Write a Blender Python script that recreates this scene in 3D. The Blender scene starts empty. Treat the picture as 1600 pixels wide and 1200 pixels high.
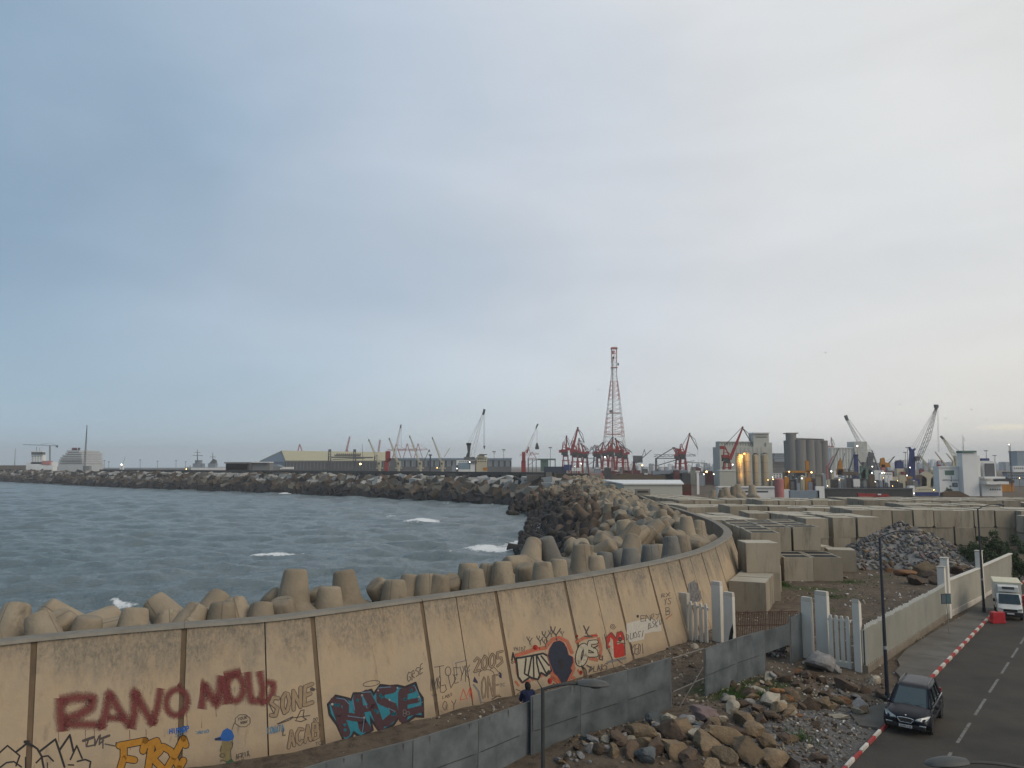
import bpy, bmesh, math, random
import numpy as np
from mathutils import Vector, Matrix, noise, Quaternion
from mathutils.bvhtree import BVHTree
from mathutils.geometry import delaunay_2d_cdt
random.seed(7)
S = bpy.context.scene
COL = S.collection
# ------------------------------------------------------------------ camera
H = 11.2; F = 1200.0; TH = math.atan(127/1200)
cd = bpy.data.cameras.new('camera'); cam = bpy.data.objects.new('camera', cd); COL.objects.link(cam)
cd.sensor_width = 36; cd.lens = 27.0; cd.clip_end = 30000; cd.clip_start = 0.1
cam.location = (0, 0, H); cam.rotation_euler = (math.pi/2 + TH, 0, 0)
S.camera = cam
# ------------------------------------------------------------------ world: overcast evening sky
SUN_EL, SUN_AZ = math.radians(34), math.radians(125)      # azimuth clockwise from +Y
w = bpy.data.worlds.new('World'); S.world = w; w.use_nodes = True
nt = w.node_tree; nt.nodes.clear()
def N(t, **k):
    n = nt.nodes.new(t)
    for a, b in k.items(): setattr(n, a, b)
    return n
L = nt.links.new
out = N('ShaderNodeOutputWorld')
tc = N('ShaderNodeTexCoord'); sep = N('ShaderNodeSeparateXYZ'); L(tc.outputs['Generated'], sep.inputs[0])
sky = N('ShaderNodeTexSky', sky_type='NISHITA', sun_disc=False, sun_elevation=SUN_EL, sun_rotation=SUN_AZ)
def math_(op, a, b=None, c=None, clamp=False):
    n = N('ShaderNodeMath', operation=op, use_clamp=clamp)
    for i, v in enumerate((a, b, c)):
        if v is None: continue
        if isinstance(v, (int, float)): n.inputs[i].default_value = v
        else: L(v, n.inputs[i])
    return n.outputs[0]
def ramp_(fac, stops, interp='B_SPLINE'):
    r = N('ShaderNodeValToRGB'); r.color_ramp.interpolation = interp
    e = r.color_ramp.elements
    while len(e) < len(stops): e.new(0.5)
    for q, (p, c) in zip(e, stops): q.position = p; q.color = (*c, 1)
    L(fac, r.inputs[0]); return r.outputs[0]
def mix_(fac, a, b, mode='MIX'):
    m = N('ShaderNodeMix', data_type='RGBA', blend_type=mode)
    for i, v in ((0, fac), (6, a), (7, b)):
        if isinstance(v, (int, float)): m.inputs[i].default_value = v
        elif isinstance(v, tuple): m.inputs[i].default_value = (*v, 1)
        else: L(v, m.inputs[i])
    return m.outputs[2]
az = math_('ARCTAN2', sep.outputs[0], sep.outputs[1])               # 0 ahead, + to the right
# noise warps the left-right gradient of the overcast
mp = N('ShaderNodeMapping'); mp.inputs['Scale'].default_value = (1.3, 1.3, 3.2); L(tc.outputs['Generated'], mp.inputs[0])
n1 = N('ShaderNodeTexNoise'); n1.inputs['Scale'].default_value = 1.6; n1.inputs['Detail'].default_value = 5; n1.inputs['Roughness'].default_value = .45; n1.inputs['Distortion'].default_value = .5
L(mp.outputs[0], n1.inputs[0])
mp2 = N('ShaderNodeMapping'); mp2.inputs['Scale'].default_value = (1, 1, 4); mp2.inputs['Rotation'].default_value = (0, math.radians(14), 0); L(tc.outputs['Generated'], mp2.inputs[0])
n2 = N('ShaderNodeTexNoise'); n2.inputs['Scale'].default_value = 3.2; n2.inputs['Detail'].default_value = 3; n2.inputs['Roughness'].default_value = .5; n2.inputs['Distortion'].default_value = .6
L(mp2.outputs[0], n2.inputs[0])
f = math_('MULTIPLY_ADD', az, 0.72, 0.5)
f = math_('ADD', f, math_('MULTIPLY', math_('SUBTRACT', n1.outputs[0], .5), .42))
f = math_('ADD', f, math_('MULTIPLY', sep.outputs[2], .14), clamp=True)
high = ramp_(f, [(0.0, (.185, .275, .375)), (.2, (.235, .325, .425)), (.42, (.375, .445, .535)), (.6, (.475, .515, .57)), (.8, (.565, .58, .595)), (1, (.60, .605, .595))])
low = ramp_(math_('MULTIPLY_ADD', az, .8, .5, clamp=True), [(0, (.29, .42, .52)), (.25, (.38, .49, .57)), (.5, (.56, .615, .64)), (.68, (.65, .665, .655)), (.85, (.69, .665, .625)), (1, (.72, .675, .61))])
lf = math_('SUBTRACT', 1, math_('MULTIPLY', sep.outputs[2], 4.2, clamp=True), clamp=True)
lf = math_('POWER', lf, 1.2)
col = mix_(lf, high, low)
# cloud streaks
st = math_('MULTIPLY', math_('SUBTRACT', n2.outputs[0], .5), .26)
st = math_('ADD', 1.0, st)
cmb = N('ShaderNodeCombineColor'); [L(st, cmb.inputs[i]) for i in range(3)]
col = mix_(.75, col, cmb.outputs[0], 'MULTIPLY')
# darker slate bank of cloud across the middle left
bx_ = math_('DIVIDE', math_('SUBTRACT', az, -.22), .34); bz_ = math_('DIVIDE', math_('SUBTRACT', sep.outputs[2], .27), .105)
bb = math_('SUBTRACT', 1, math_('ADD', math_('MULTIPLY', bx_, bx_), math_('MULTIPLY', bz_, bz_)), clamp=True)
bb = math_('MULTIPLY', bb, math_('MULTIPLY_ADD', n1.outputs[0], .9, 0), clamp=True)
col = mix_(math_('MULTIPLY', bb, .75), col, (.275, .345, .42))
# thin bright slit of evening light low on the right
sx_ = math_('DIVIDE', math_('SUBTRACT', az, .578), .042); sz_ = math_('DIVIDE', math_('SUBTRACT', sep.outputs[2], .0415), .0042)
sl = math_('SUBTRACT', 1, math_('ADD', math_('MULTIPLY', sx_, sx_), math_('MULTIPLY', sz_, sz_)), clamp=True)
col = mix_(math_('MULTIPLY', sl, .9), col, (.85, .78, .62))
bg1 = N('ShaderNodeBackground'); L(sky.outputs[0], bg1.inputs[0]); bg1.inputs[1].default_value = .06
bg2 = N('ShaderNodeBackground'); L(col, bg2.inputs[0]); bg2.inputs[1].default_value = 1.0
mx = N('ShaderNodeMixShader'); mx.inputs[0].default_value = .94; L(bg1.outputs[0], mx.inputs[1]); L(bg2.outputs[0], mx.inputs[2])
L(mx.outputs[0], out.inputs[0])
# ------------------------------------------------------------------ sun (very soft, warm, low from the right behind)
sd = bpy.data.lights.new('sun', 'SUN'); so = bpy.data.objects.new('sun', sd); COL.objects.link(so)
sd.energy = 0.95; sd.angle = math.radians(30); sd.color = (1, .84, .66)
sv = Vector((math.sin(SUN_AZ)*math.cos(SUN_EL), math.cos(SUN_AZ)*math.cos(SUN_EL), math.sin(SUN_EL)))
so.rotation_euler = sv.to_track_quat('Z', 'Y').to_euler()
S.view_settings.view_transform = 'Standard'; S.view_settings.look = 'None'
S.view_settings.gamma = 1; S.view_settings.exposure = 0.42
S.render.engine = 'CYCLES'

# ------------------------------------------------------------------ helpers
def ray(px, py):
    u = (px-800)/F; v = (600-py)/F
    return Vector((u, math.cos(TH)-v*math.sin(TH), math.sin(TH)+v*math.cos(TH)))
def at(px, py, z=0.0):
    d = ray(px, py); t = (z-H)/d.z
    return Vector((d.x*t, d.y*t, z))
def atY(px, py, Y):
    d = ray(px, py); t = Y/d.y
    return Vector((d.x*t, Y, H+d.z*t))
_M = {}
def mat(name, c1, c2=None, scale=3.0, rough=.8, bump=0, metal=0, spec=.3, objvar=0.0, stretch=None, detail=6, emit=None, bscale=None, contrast=.25, stain=None, seam=None):
    """procedural paint/stone: two colours mixed by noise, optional bump, optional brightness change per object"""
    if name in _M: return _M[name]
    m = bpy.data.materials.new(name); m.use_nodes = True; _M[name] = m
    t = m.node_tree; nd = t.nodes; b = nd['Principled BSDF']
    b.inputs['Roughness'].default_value = rough; b.inputs['Metallic'].default_value = metal
    b.inputs['Specular IOR Level'].default_value = spec
    if emit:
        b.inputs['Emission Color'].default_value = (*c1, 1); b.inputs['Emission Strength'].default_value = emit
    if c2 is None: c2 = tuple(v*.78 for v in c1)
    tc = nd.new('ShaderNodeTexCoord'); src = tc.outputs['Object']
    if stretch:
        mp = nd.new('ShaderNodeMapping'); mp.inputs['Scale'].default_value = stretch; t.links.new(src, mp.inputs[0]); src = mp.outputs[0]
    if objvar:
        oi = nd.new('ShaderNodeObjectInfo'); ad = nd.new('ShaderNodeVectorMath'); ad.operation = 'ADD'
        sc = nd.new('ShaderNodeMath'); sc.operation = 'MULTIPLY'; sc.inputs[1].default_value = 57; t.links.new(oi.outputs['Random'], sc.inputs[0])
        t.links.new(src, ad.inputs[0]); t.links.new(sc.outputs[0], ad.inputs[1]); src = ad.outputs[0]
    n = nd.new('ShaderNodeTexNoise'); n.inputs['Scale'].default_value = scale; n.inputs['Detail'].default_value = detail; n.inputs['Roughness'].default_value = .62
    t.links.new(src, n.inputs[0])
    r = nd.new('ShaderNodeMapRange'); r.inputs[1].default_value = .5-contrast; r.inputs[2].default_value = .5+contrast; t.links.new(n.outputs[0], r.inputs[0])
    mx = nd.new('ShaderNodeMix'); mx.data_type = 'RGBA'; mx.inputs[6].default_value = (*c1, 1); mx.inputs[7].default_value = (*c2, 1)
    t.links.new(r.outputs[0], mx.inputs[0]); c = mx.outputs[2]
    if objvar:
        hs = nd.new('ShaderNodeHueSaturation'); mr = nd.new('ShaderNodeMapRange'); mr.inputs[3].default_value = 1-objvar; mr.inputs[4].default_value = 1+objvar
        t.links.new(oi.outputs['Random'], mr.inputs[0]); t.links.new(mr.outputs[0], hs.inputs['Value']); t.links.new(c, hs.inputs['Color']); c = hs.outputs[0]
    if stain:                                       # (colour, noise scale, threshold low, high, stretch)
        sm = nd.new('ShaderNodeMapping'); sm.inputs['Scale'].default_value = stain[4]; t.links.new(src, sm.inputs[0])
        sn = nd.new('ShaderNodeTexNoise'); sn.inputs['Scale'].default_value = stain[1]; sn.inputs['Detail'].default_value = 8; sn.inputs['Roughness'].default_value = .7; t.links.new(sm.outputs[0], sn.inputs[0])
        sr = nd.new('ShaderNodeMapRange'); sr.inputs[1].default_value = stain[2]; sr.inputs[2].default_value = stain[3]; sr.inputs[4].default_value = .8; t.links.new(sn.outputs[0], sr.inputs[0])
        sx = nd.new('ShaderNodeMix'); sx.data_type = 'RGBA'; sx.inputs[7].default_value = (*stain[0], 1); t.links.new(sr.outputs[0], sx.inputs[0]); t.links.new(c, sx.inputs[6]); c = sx.outputs[2]
    if seam:                                        # casting seam of the mould halves (plane y = 0 of the piece)
        sp = nd.new('ShaderNodeSeparateXYZ'); t.links.new(tc.outputs['Object'], sp.inputs[0])
        am = nd.new('ShaderNodeMath'); am.operation = 'ABSOLUTE'; t.links.new(sp.outputs[1], am.inputs[0])
        rm = nd.new('ShaderNodeMapRange'); rm.inputs[1].default_value = .035; rm.inputs[2].default_value = .015; rm.inputs[4].default_value = .6; t.links.new(am.outputs[0], rm.inputs[0])
        sq = nd.new('ShaderNodeMix'); sq.data_type = 'RGBA'; sq.inputs[7].default_value = (*seam, 1); t.links.new(rm.outputs[0], sq.inputs[0]); t.links.new(c, sq.inputs[6]); c = sq.outputs[2]
    t.links.new(c, b.inputs['Base Color'])
    if bump:
        n2 = nd.new('ShaderNodeTexNoise'); n2.inputs['Scale'].default_value = bscale or scale*4; n2.inputs['Detail'].default_value = 8; t.links.new(src, n2.inputs[0])
        bp = nd.new('ShaderNodeBump'); bp.inputs['Strength'].default_value = bump; bp.inputs['Distance'].default_value = .06
        t.links.new(n2.outputs[0], bp.inputs['Height']); t.links.new(bp.outputs[0], b.inputs['Normal'])
    return m
def tag(o, label=None, cat=None, group=None, kind=None):
    if label: o['label'] = label
    if cat: o['category'] = cat
    if group: o['group'] = group
    if kind: o['kind'] = kind
    return o
def empty(name, loc=(0, 0, 0), rz=0, label=None, cat=None, group=None):
    o = bpy.data.objects.new(name, None); COL.objects.link(o); o.location = loc; o.rotation_euler = (0, 0, rz)
    return tag(o, label, cat, group)
def link(name, me, parent=None, loc=None):
    o = bpy.data.objects.new(name, me); COL.objects.link(o)
    if parent is not None: o.parent = parent
    if loc is not None: o.location = loc
    return o
def copy_tree(o, parent=None):
    c = o.copy(); COL.objects.link(c)
    if parent is not None: c.parent = parent
    for ch in list(o.children): copy_tree(ch, c)
    return c
class MB:
    def __init__(s): s.v = []; s.f = []; s.mi = []; s.m = 0
    def add(s, vs, fs):
        b = len(s.v); s.v += [tuple(v) for v in vs]; s.f += [tuple(b+i for i in f) for f in fs]; s.mi += [s.m]*len(fs); return s
    def box(s, x0, y0, z0, x1, y1, z1, M=None):
        vs = [Vector(p) for p in ((x0,y0,z0),(x1,y0,z0),(x1,y1,z0),(x0,y1,z0),(x0,y0,z1),(x1,y0,z1),(x1,y1,z1),(x0,y1,z1))]
        if M is not None: vs = [M @ v for v in vs]
        return s.add(vs, [(0,3,2,1),(4,5,6,7),(0,1,5,4),(1,2,6,5),(2,3,7,6),(3,0,4,7)])
    def frame(s, p0, p1):
        d = (Vector(p1)-Vector(p0)).normalized(); a = Vector((0,1,0)) if abs(d.y) < .9 else Vector((0,0,1))
        u = d.cross(a).normalized(); return d, u, d.cross(u)
    def beam(s, p0, p1, w, h=None, w1=None, h1=None):
        h = h or w; w1 = w1 or w; h1 = h1 or (h if w1 == w else w1); p0 = Vector(p0); p1 = Vector(p1)
        d, u, v = s.frame(p0, p1)
        q = [p0+u*a*w/2+v*b*h/2 for a, b in ((-1,-1),(1,-1),(1,1),(-1,1))] + [p1+u*a*w1/2+v*b*h1/2 for a, b in ((-1,-1),(1,-1),(1,1),(-1,1))]
        return s.add(q, [(3,2,1,0),(4,5,6,7),(0,1,5,4),(1,2,6,5),(2,3,7,6),(3,0,4,7)])
    def tube(s, p0, p1, r0, r1=None, n=10, cap=True):
        r1 = r0 if r1 is None else r1; p0 = Vector(p0); p1 = Vector(p1); d, u, v = s.frame(p0, p1)
        vs = []
        for p, r in ((p0, r0), (p1, r1)):
            vs += [p+(u*math.cos(2*math.pi*i/n)+v*math.sin(2*math.pi*i/n))*r for i in range(n)]
        fs = [(i, (i+1) % n, n+(i+1) % n, n+i) for i in range(n)]
        if cap: fs += [tuple(reversed(range(n))), tuple(range(n, 2*n))]
        return s.add(vs, fs)
    def path(s, pts, r, n=8):
        for a, b in zip(pts, pts[1:]): s.tube(a, b, r, r, n)
        return s
    def lathe(s, prof, c=(0,0,0), n=16, axis='z'):
        c = Vector(c); vs = []
        for r, z in prof:
            for i in range(n):
                a = 2*math.pi*i/n; x, y = r*math.cos(a), r*math.sin(a)
                vs.append(c+(Vector((x, y, z)) if axis == 'z' else Vector((x, z, y)) if axis == 'y' else Vector((z, x, y))))
        fs = []
        for k in range(len(prof)-1):
            for i in range(n): fs.append((k*n+i, k*n+(i+1) % n, (k+1)*n+(i+1) % n, (k+1)*n+i))
        fs += [tuple(reversed(range(n))), tuple(range((len(prof)-1)*n, len(prof)*n))]
        return s.add(vs, fs)
    def prism(s, poly, y0, y1):            # polygon in xz extruded along y
        n = len(poly); vs = [(x, y0, z) for x, z in poly]+[(x, y1, z) for x, z in poly]
        return s.add(vs, [tuple(range(n)), tuple(reversed(range(n, 2*n)))]+[(i, i+n, (i+1) % n+n, (i+1) % n) for i in range(n)])
    def mesh(s, name, mats):
        me = bpy.data.meshes.new(name); me.from_pydata(s.v, [], s.f)
        mats = mats if isinstance(mats, (list, tuple)) else [mats]
        for m in mats: me.materials.append(m)
        if len(mats) > 1: me.polygons.foreach_set('material_index', s.mi)
        bm = bmesh.new(); bm.from_mesh(me); bmesh.ops.recalc_face_normals(bm, faces=bm.faces); bm.to_mesh(me); bm.free()
        me.update(); return me
    def build(s, name, m, parent=None, bevel=0, smooth=False, seg=2):
        me = s.mesh(name, m)
        if bevel:
            bm = bmesh.new(); bm.from_mesh(me); bmesh.ops.remove_doubles(bm, verts=bm.verts, dist=1e-5)
            ed = [e for e in bm.edges if len(e.link_faces) == 2 and e.calc_face_angle(0) > .5]
            bmesh.ops.bevel(bm, geom=ed, offset=bevel, segments=seg, affect='EDGES', profile=.5, clamp_overlap=True)
            bm.to_mesh(me); bm.free()
        if smooth:
            me.polygons.foreach_set('use_smooth', [True]*len(me.polygons))
            try: me.set_sharp_from_angle(angle=math.radians(40))
            except Exception: pass
        return link(name, me, parent)
def interp_curve(pts, step):
    """Catmull-Rom through 2D points, resampled every `step` m"""
    P = [Vector(p) for p in pts]; P = [P[0]*2-P[1]]+P+[P[-1]*2-P[-2]]; o = []
    for i in range(1, len(P)-2):
        for k in range(24):
            t = k/24; a, b, c, d = P[i-1:i+3]
            o.append(.5*((2*b)+(c-a)*t+(2*a-5*b+4*c-d)*t*t+(3*b-a-3*c+d)*t**3))
    o.append(P[-2]); res = [o[0]]; acc = 0
    for a, b in zip(o, o[1:]):
        L_ = (b-a).length; pos = 0
        while acc+L_-pos >= step:
            pos += step-acc; acc = 0; res.append(a+(b-a)*(pos/L_))
        acc += L_-pos
    return res
# ================================================================== sea wall line (top front lip, z = 5)
ZT = 5.0
_top = [(-260,1042),(-120,1020),(0,1003),(150,988),(296,976),(404,968),(492,958),(650,936.5),(775,919.5),(877,905),(955,892),(1014,881),(1047,874),(1092,862),(1117,852),(1137,840),(1142,832),(1138,825),(1124,816),(1108,809.5),(1080,800),(1055,792.5),(1030,786)]
wp = [at(x, y, ZT).to_2d() for x, y in _top]+[Vector((27, 165)), Vector((29, 205)), Vector((31, 250)), Vector((32, 284))]
WC = interp_curve(wp, .5)                        # wall plan curve, 0.5 m steps
def wn(i):                                      # outward normal (towards the street / yard)
    i = max(1, min(len(WC)-2, i)); t = (WC[i+1]-WC[i-1]).normalized(); return Vector((t.y, -t.x))
WN = [wn(i) for i in range(len(WC))]
for _ in range(10): WN = [(WN[max(0,i-1)]+WN[i]+WN[min(len(WN)-1,i+1)]).normalized() for i in range(len(WN))]
def wc(s):
    q = max(0, min(len(WC)-1.001, s/.5)); i = int(q); return WC[i].lerp(WC[i+1], q-i), WN[i].lerp(WN[i+1], q-i).normalized()
WLEN = (len(WC)-1)*.5
BAT = 1.45                                       # batter: foot of the wall stands out this far
def wface(s, z, off=0):                          # a point on the street face
    c, n = wc(s); k = (ZT-z)/ZT*BAT; p = c+n*(k+off); return Vector((p.x, p.y, z+off*.28))
def s_of_px(px, py):                             # arc length of the lip point nearest to a pixel's ground ray
    p = at(px, py, ZT).to_2d(); return min(range(len(WC)), key=lambda i: (WC[i]-p).length)*.5
# road frame: kerb line
K0 = at(1320, 1200).to_2d(); K1 = at(1545, 965).to_2d(); RD = (K1-K0).normalized(); RN = Vector((RD.y, -RD.x))
def rd(s, o, z=0): p = K0+RD*s+RN*o; return Vector((p.x, p.y, z))
def rd_of(p): q = Vector((p[0], p[1]))-K0; return q.dot(RD), q.dot(RN)

# ================================================================== sea
ZS = -3.0
def build_sea():
    ds = [30.0]
    while ds[-1] < 6000: ds.append(ds[-1]*1.0056+.02)
    an = np.radians(np.linspace(-48, 30, 760)); D, A = np.meshgrid(np.array(ds), an, indexing='ij')
    X = D*np.tan(A); Y = D.copy(); rs = np.random.RandomState(3); Z = np.zeros_like(X)
    for i in range(38):
        lam = 1.4*1.13**i if i < 26 else rs.uniform(4, 16)
        th = rs.normal(math.radians(-72), .7); k = 2*math.pi/lam; a = .022*lam**.52*(1 if lam < 16 else .6)
        ph = (X*math.cos(th)+Y*math.sin(th))*k+rs.uniform(0, 6.3)
        fade = np.clip(1.6-D*.0056/(lam*.25), 0, 1)
        s_ = np.sin(ph); Z += a*fade*(s_+.35*(s_*s_-.5)*np.sign(s_))
    fo = np.zeros_like(X)
    for (px, py, rx, ry, am) in ((440,866,40,4.2,1.5),(415,868,20,2.4,1.2),(658,816,30,3.2,1.3),(765,859,44,4.2,1.25),(812,851,30,4,1.25),(612,807,16,1.2,.7),(520,868,30,1.6,.55),(838,842,14,9,1),(843,828,10,8,1),(182,940,40,3,.8),(445,772,18,.9,.8),(555,778,20,.9,.7),(700,786,20,.8,.6),(350,905,30,1.5,.35),(828,868,12,5,1.2),(700,868,30,1.6,.6),(560,850,24,1.4,.5),(5,935,20,2,.5),(600,888,24,1.5,.4),(832,868,10,6,1)):
        c = at(px, py, ZS); dx = abs(at(px+rx, py, ZS).x-c.x); dy = abs(at(px, py-ry, ZS).y-c.y)
        g = np.exp(-(((X-c.x+.6*np.sin(Y*.9))/dx)**2+((Y-c.y-.8*np.sin(X*.55)-.5*np.sin(X*1.3+1))/dy)**2)); fo += .92*am*g
        if ry < 4: Z += .42*am*np.exp(-(((X-c.x)/(dx*1.5))**2+((Y-c.y-dy*.4)/(dy*1.0))**2))
    sh = [at(834,875,ZS), at(850,835,ZS), at(847,797,ZS), at(817,791,ZS), at(700,783,ZS), at(560,776,ZS), at(400,769,ZS), at(200,762,ZS)]
    for a, b in zip(sh, sh[1:]):
        ab = (b-a).to_2d(); t = np.clip(((X-a.x)*ab.x+(Y-a.y)*ab.y)/ab.length_squared, 0, 1)
        fo += .66*np.exp(-(((X-a.x-t*ab.x)**2+(Y-a.y-t*ab.y)**2)/7))
    me = bpy.data.meshes.new('sea'); nr, nc = X.shape
    co = np.stack([X, Y, Z+ZS], -1).reshape(-1, 3)
    idx = np.arange(nr*nc).reshape(nr, nc); q = np.stack([idx[:-1,:-1], idx[:-1,1:], idx[1:,1:], idx[1:,:-1]], -1).reshape(-1, 4)
    me.vertices.add(len(co)); me.vertices.foreach_set('co', co.ravel()); me.loops.add(q.size); me.loops.foreach_set('vertex_index', q.ravel())
    me.polygons.add(len(q)); me.polygons.foreach_set('loop_start', np.arange(0, q.size, 4)); me.polygons.foreach_set('use_smooth', np.ones(len(q), bool)); me.update(); me.validate()
    at_ = me.attributes.new('foam', 'FLOAT', 'POINT'); at_.data.foreach_set('value', np.clip(fo, 0, 1.3).ravel().astype(np.float32))
    m = bpy.data.materials.new('sea_water'); m.use_nodes = True; t = m.node_tree; nd = t.nodes; b = nd['Principled BSDF']; l = t.links.new
    tc = nd.new('ShaderNodeTexCoord')
    mp = nd.new('ShaderNodeMapping'); mp.inputs['Scale'].default_value = (.8, 1.3, 1); l(tc.outputs['Object'], mp.inputs[0])
    n = nd.new('ShaderNodeTexNoise'); n.inputs['Scale'].default_value = 1.1; n.inputs['Detail'].default_value = 9; n.inputs['Roughness'].default_value = .65; l(mp.outputs[0], n.inputs[0])
    bp = nd.new('ShaderNodeBump'); bp.inputs['Strength'].default_value = .8; bp.inputs['Distance'].default_value = .7; l(n.outputs[0], bp.inputs['Height']); l(bp.outputs[0], b.inputs['Normal'])
    nb = nd.new('ShaderNodeTexNoise'); nb.inputs['Scale'].default_value = .035; nb.inputs['Detail'].default_value = 3; l(tc.outputs['Object'], nb.inputs[0])
    mc = nd.new('ShaderNodeMix'); mc.data_type = 'RGBA'; mc.inputs[6].default_value = (.105, .150, .165, 1); mc.inputs[7].default_value = (.145, .180, .182, 1); l(nb.outputs[0], mc.inputs[0])
    fa = nd.new('ShaderNodeAttribute'); fa.attribute_name = 'foam'
    n2 = nd.new('ShaderNodeTexNoise'); n2.inputs['Scale'].default_value = 1.3; n2.inputs['Detail'].default_value = 7; n2.inputs['Roughness'].default_value = .75; l(tc.outputs['Object'], n2.inputs[0])
    ad = nd.new('ShaderNodeMath'); ad.operation = 'ADD'; l(fa.outputs['Fac'], ad.inputs[0]); l(n2.outputs[0], ad.inputs[1])
    mr = nd.new('ShaderNodeMapRange'); mr.inputs[1].default_value = 1.0; mr.inputs[2].default_value = 1.16; l(ad.outputs[0], mr.inputs[0])
    m2 = nd.new('ShaderNodeMix'); m2.data_type = 'RGBA'; m2.inputs[7].default_value = (.78, .80, .80, 1); l(mr.outputs[0], m2.inputs[0]); l(mc.outputs[2], m2.inputs[6]); l(m2.outputs[2], b.inputs['Base Color'])
    r2 = nd.new('ShaderNodeMapRange'); r2.inputs[3].default_value = .14; r2.inputs[4].default_value = .85; l(mr.outputs[0], r2.inputs[0]); l(r2.outputs[0], b.inputs['Roughness'])
    b.inputs['IOR'].default_value = 1.33
    me.materials.append(m); o = link('sea', me); tag(o, kind='structure')
build_sea()

# ================================================================== land
def ground_material():
    m = bpy.data.materials.new('dirt_ground'); m.use_nodes = True; t = m.node_tree; nd = t.nodes; b = nd['Principled BSDF']; l = t.links.new
    b.inputs['Roughness'].default_value = .95; b.inputs['Specular IOR Level'].default_value = .15
    tc = nd.new('ShaderNodeTexCoord')
    def nz(s, d=6, r=.6):
        n = nd.new('ShaderNodeTexNoise'); n.inputs['Scale'].default_value = s; n.inputs['Detail'].default_value = d; n.inputs['Roughness'].default_value = r; l(tc.outputs['Object'], n.inputs[0]); return n.outputs[0]
    def mr(v, a, b_):
        n = nd.new('ShaderNodeMapRange'); n.inputs[1].default_value = a; n.inputs[2].default_value = b_; l(v, n.inputs[0]); return n.outputs[0]
    def mix(f, a, b_):
        n = nd.new('ShaderNodeMix'); n.data_type = 'RGBA'
        l(f, n.inputs[0])
        for i, v in ((6, a), (7, b_)):
            if isinstance(v, tuple): n.inputs[i].default_value = (*v, 1)
            else: l(v, n.inputs[i])
        return n.outputs[2]
    c = mix(mr(nz(.35), .35, .65), (.110, .085, .063), (.160, .127, .093))
    c = mix(mr(nz(2.2), .45, .7), c, (.072, .056, .044))
    g = nd.new('ShaderNodeAttribute'); g.attribute_name = 'gravel'
    gc = mix(mr(nz(5, 8, .8), .4, .62), (.075, .072, .070), (.19, .18, .17))
    ga = nd.new('ShaderNodeMath'); ga.operation = 'ADD'; l(g.outputs['Fac'], ga.inputs[0]); l(nz(.8), ga.inputs[1])
    c = mix(mr(ga.outputs[0], .85, 1.15), c, gc)
    w_ = nd.new('ShaderNodeAttribute'); w_.attribute_name = 'moss'
    wa = nd.new('ShaderNodeMath'); wa.operation = 'ADD'; l(w_.outputs['Fac'], wa.inputs[0]); l(nz(1.1, 8, .7), wa.inputs[1])
    c = mix(mr(wa.outputs[0], .95, 1.2), c, (.055, .070, .024))
    # pale crumbs of rubble and litter
    v = nd.new('ShaderNodeTexVoronoi'); v.inputs['Scale'].default_value = 2.6; v.inputs['Randomness'].default_value = 1; l(tc.outputs['Object'], v.inputs[0])
    sp = mr(v.outputs['Distance'], .10, .055); s2 = mr(nz(.7), .53, .6); mu = nd.new('ShaderNodeMath'); mu.operation = 'MULTIPLY'; l(sp, mu.inputs[0]); l(s2, mu.inputs[1])
    c = mix(mu.outputs[0], c, (.40, .38, .35))
    l(c, b.inputs['Base Color'])
    bp = nd.new('ShaderNodeBump'); bp.inputs['Strength'].default_value = .9; bp.inputs['Distance'].default_value = .12; l(nz(6, 8, .75), bp.inputs['Height']); l(bp.outputs[0], b.inputs['Normal'])
    return m
GM = ground_material()
MOUND = [at(900,1185), at(1010,1165), at(1090,1150), at(1130,1125), at(1190,1110), at(1240,1150), at(1180,1190), at(1060,1195), at(960,1200), at(1240,1080), at(1300,1090)]
def gh(x, y):
    """height of the rough ground"""
    s, o = rd_of((x, y)); k = max(0, min(1, (-o-3.4)/1.5))
    if s < 7.2: k = max(0, min(1, (-o-.35)/2.2))
    h = .10+.09*noise.noise(Vector((x*.6, y*.6, 0)))+.05*noise.noise(Vector((x*2.1, y*2.1, 3)))
    for p in MOUND: h += .34*math.exp(-((x-p.x)**2+(y-p.y)**2)/3.2)
    if y > 60: h += min(1, (y-60)/20)*.1
    return h*k
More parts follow.
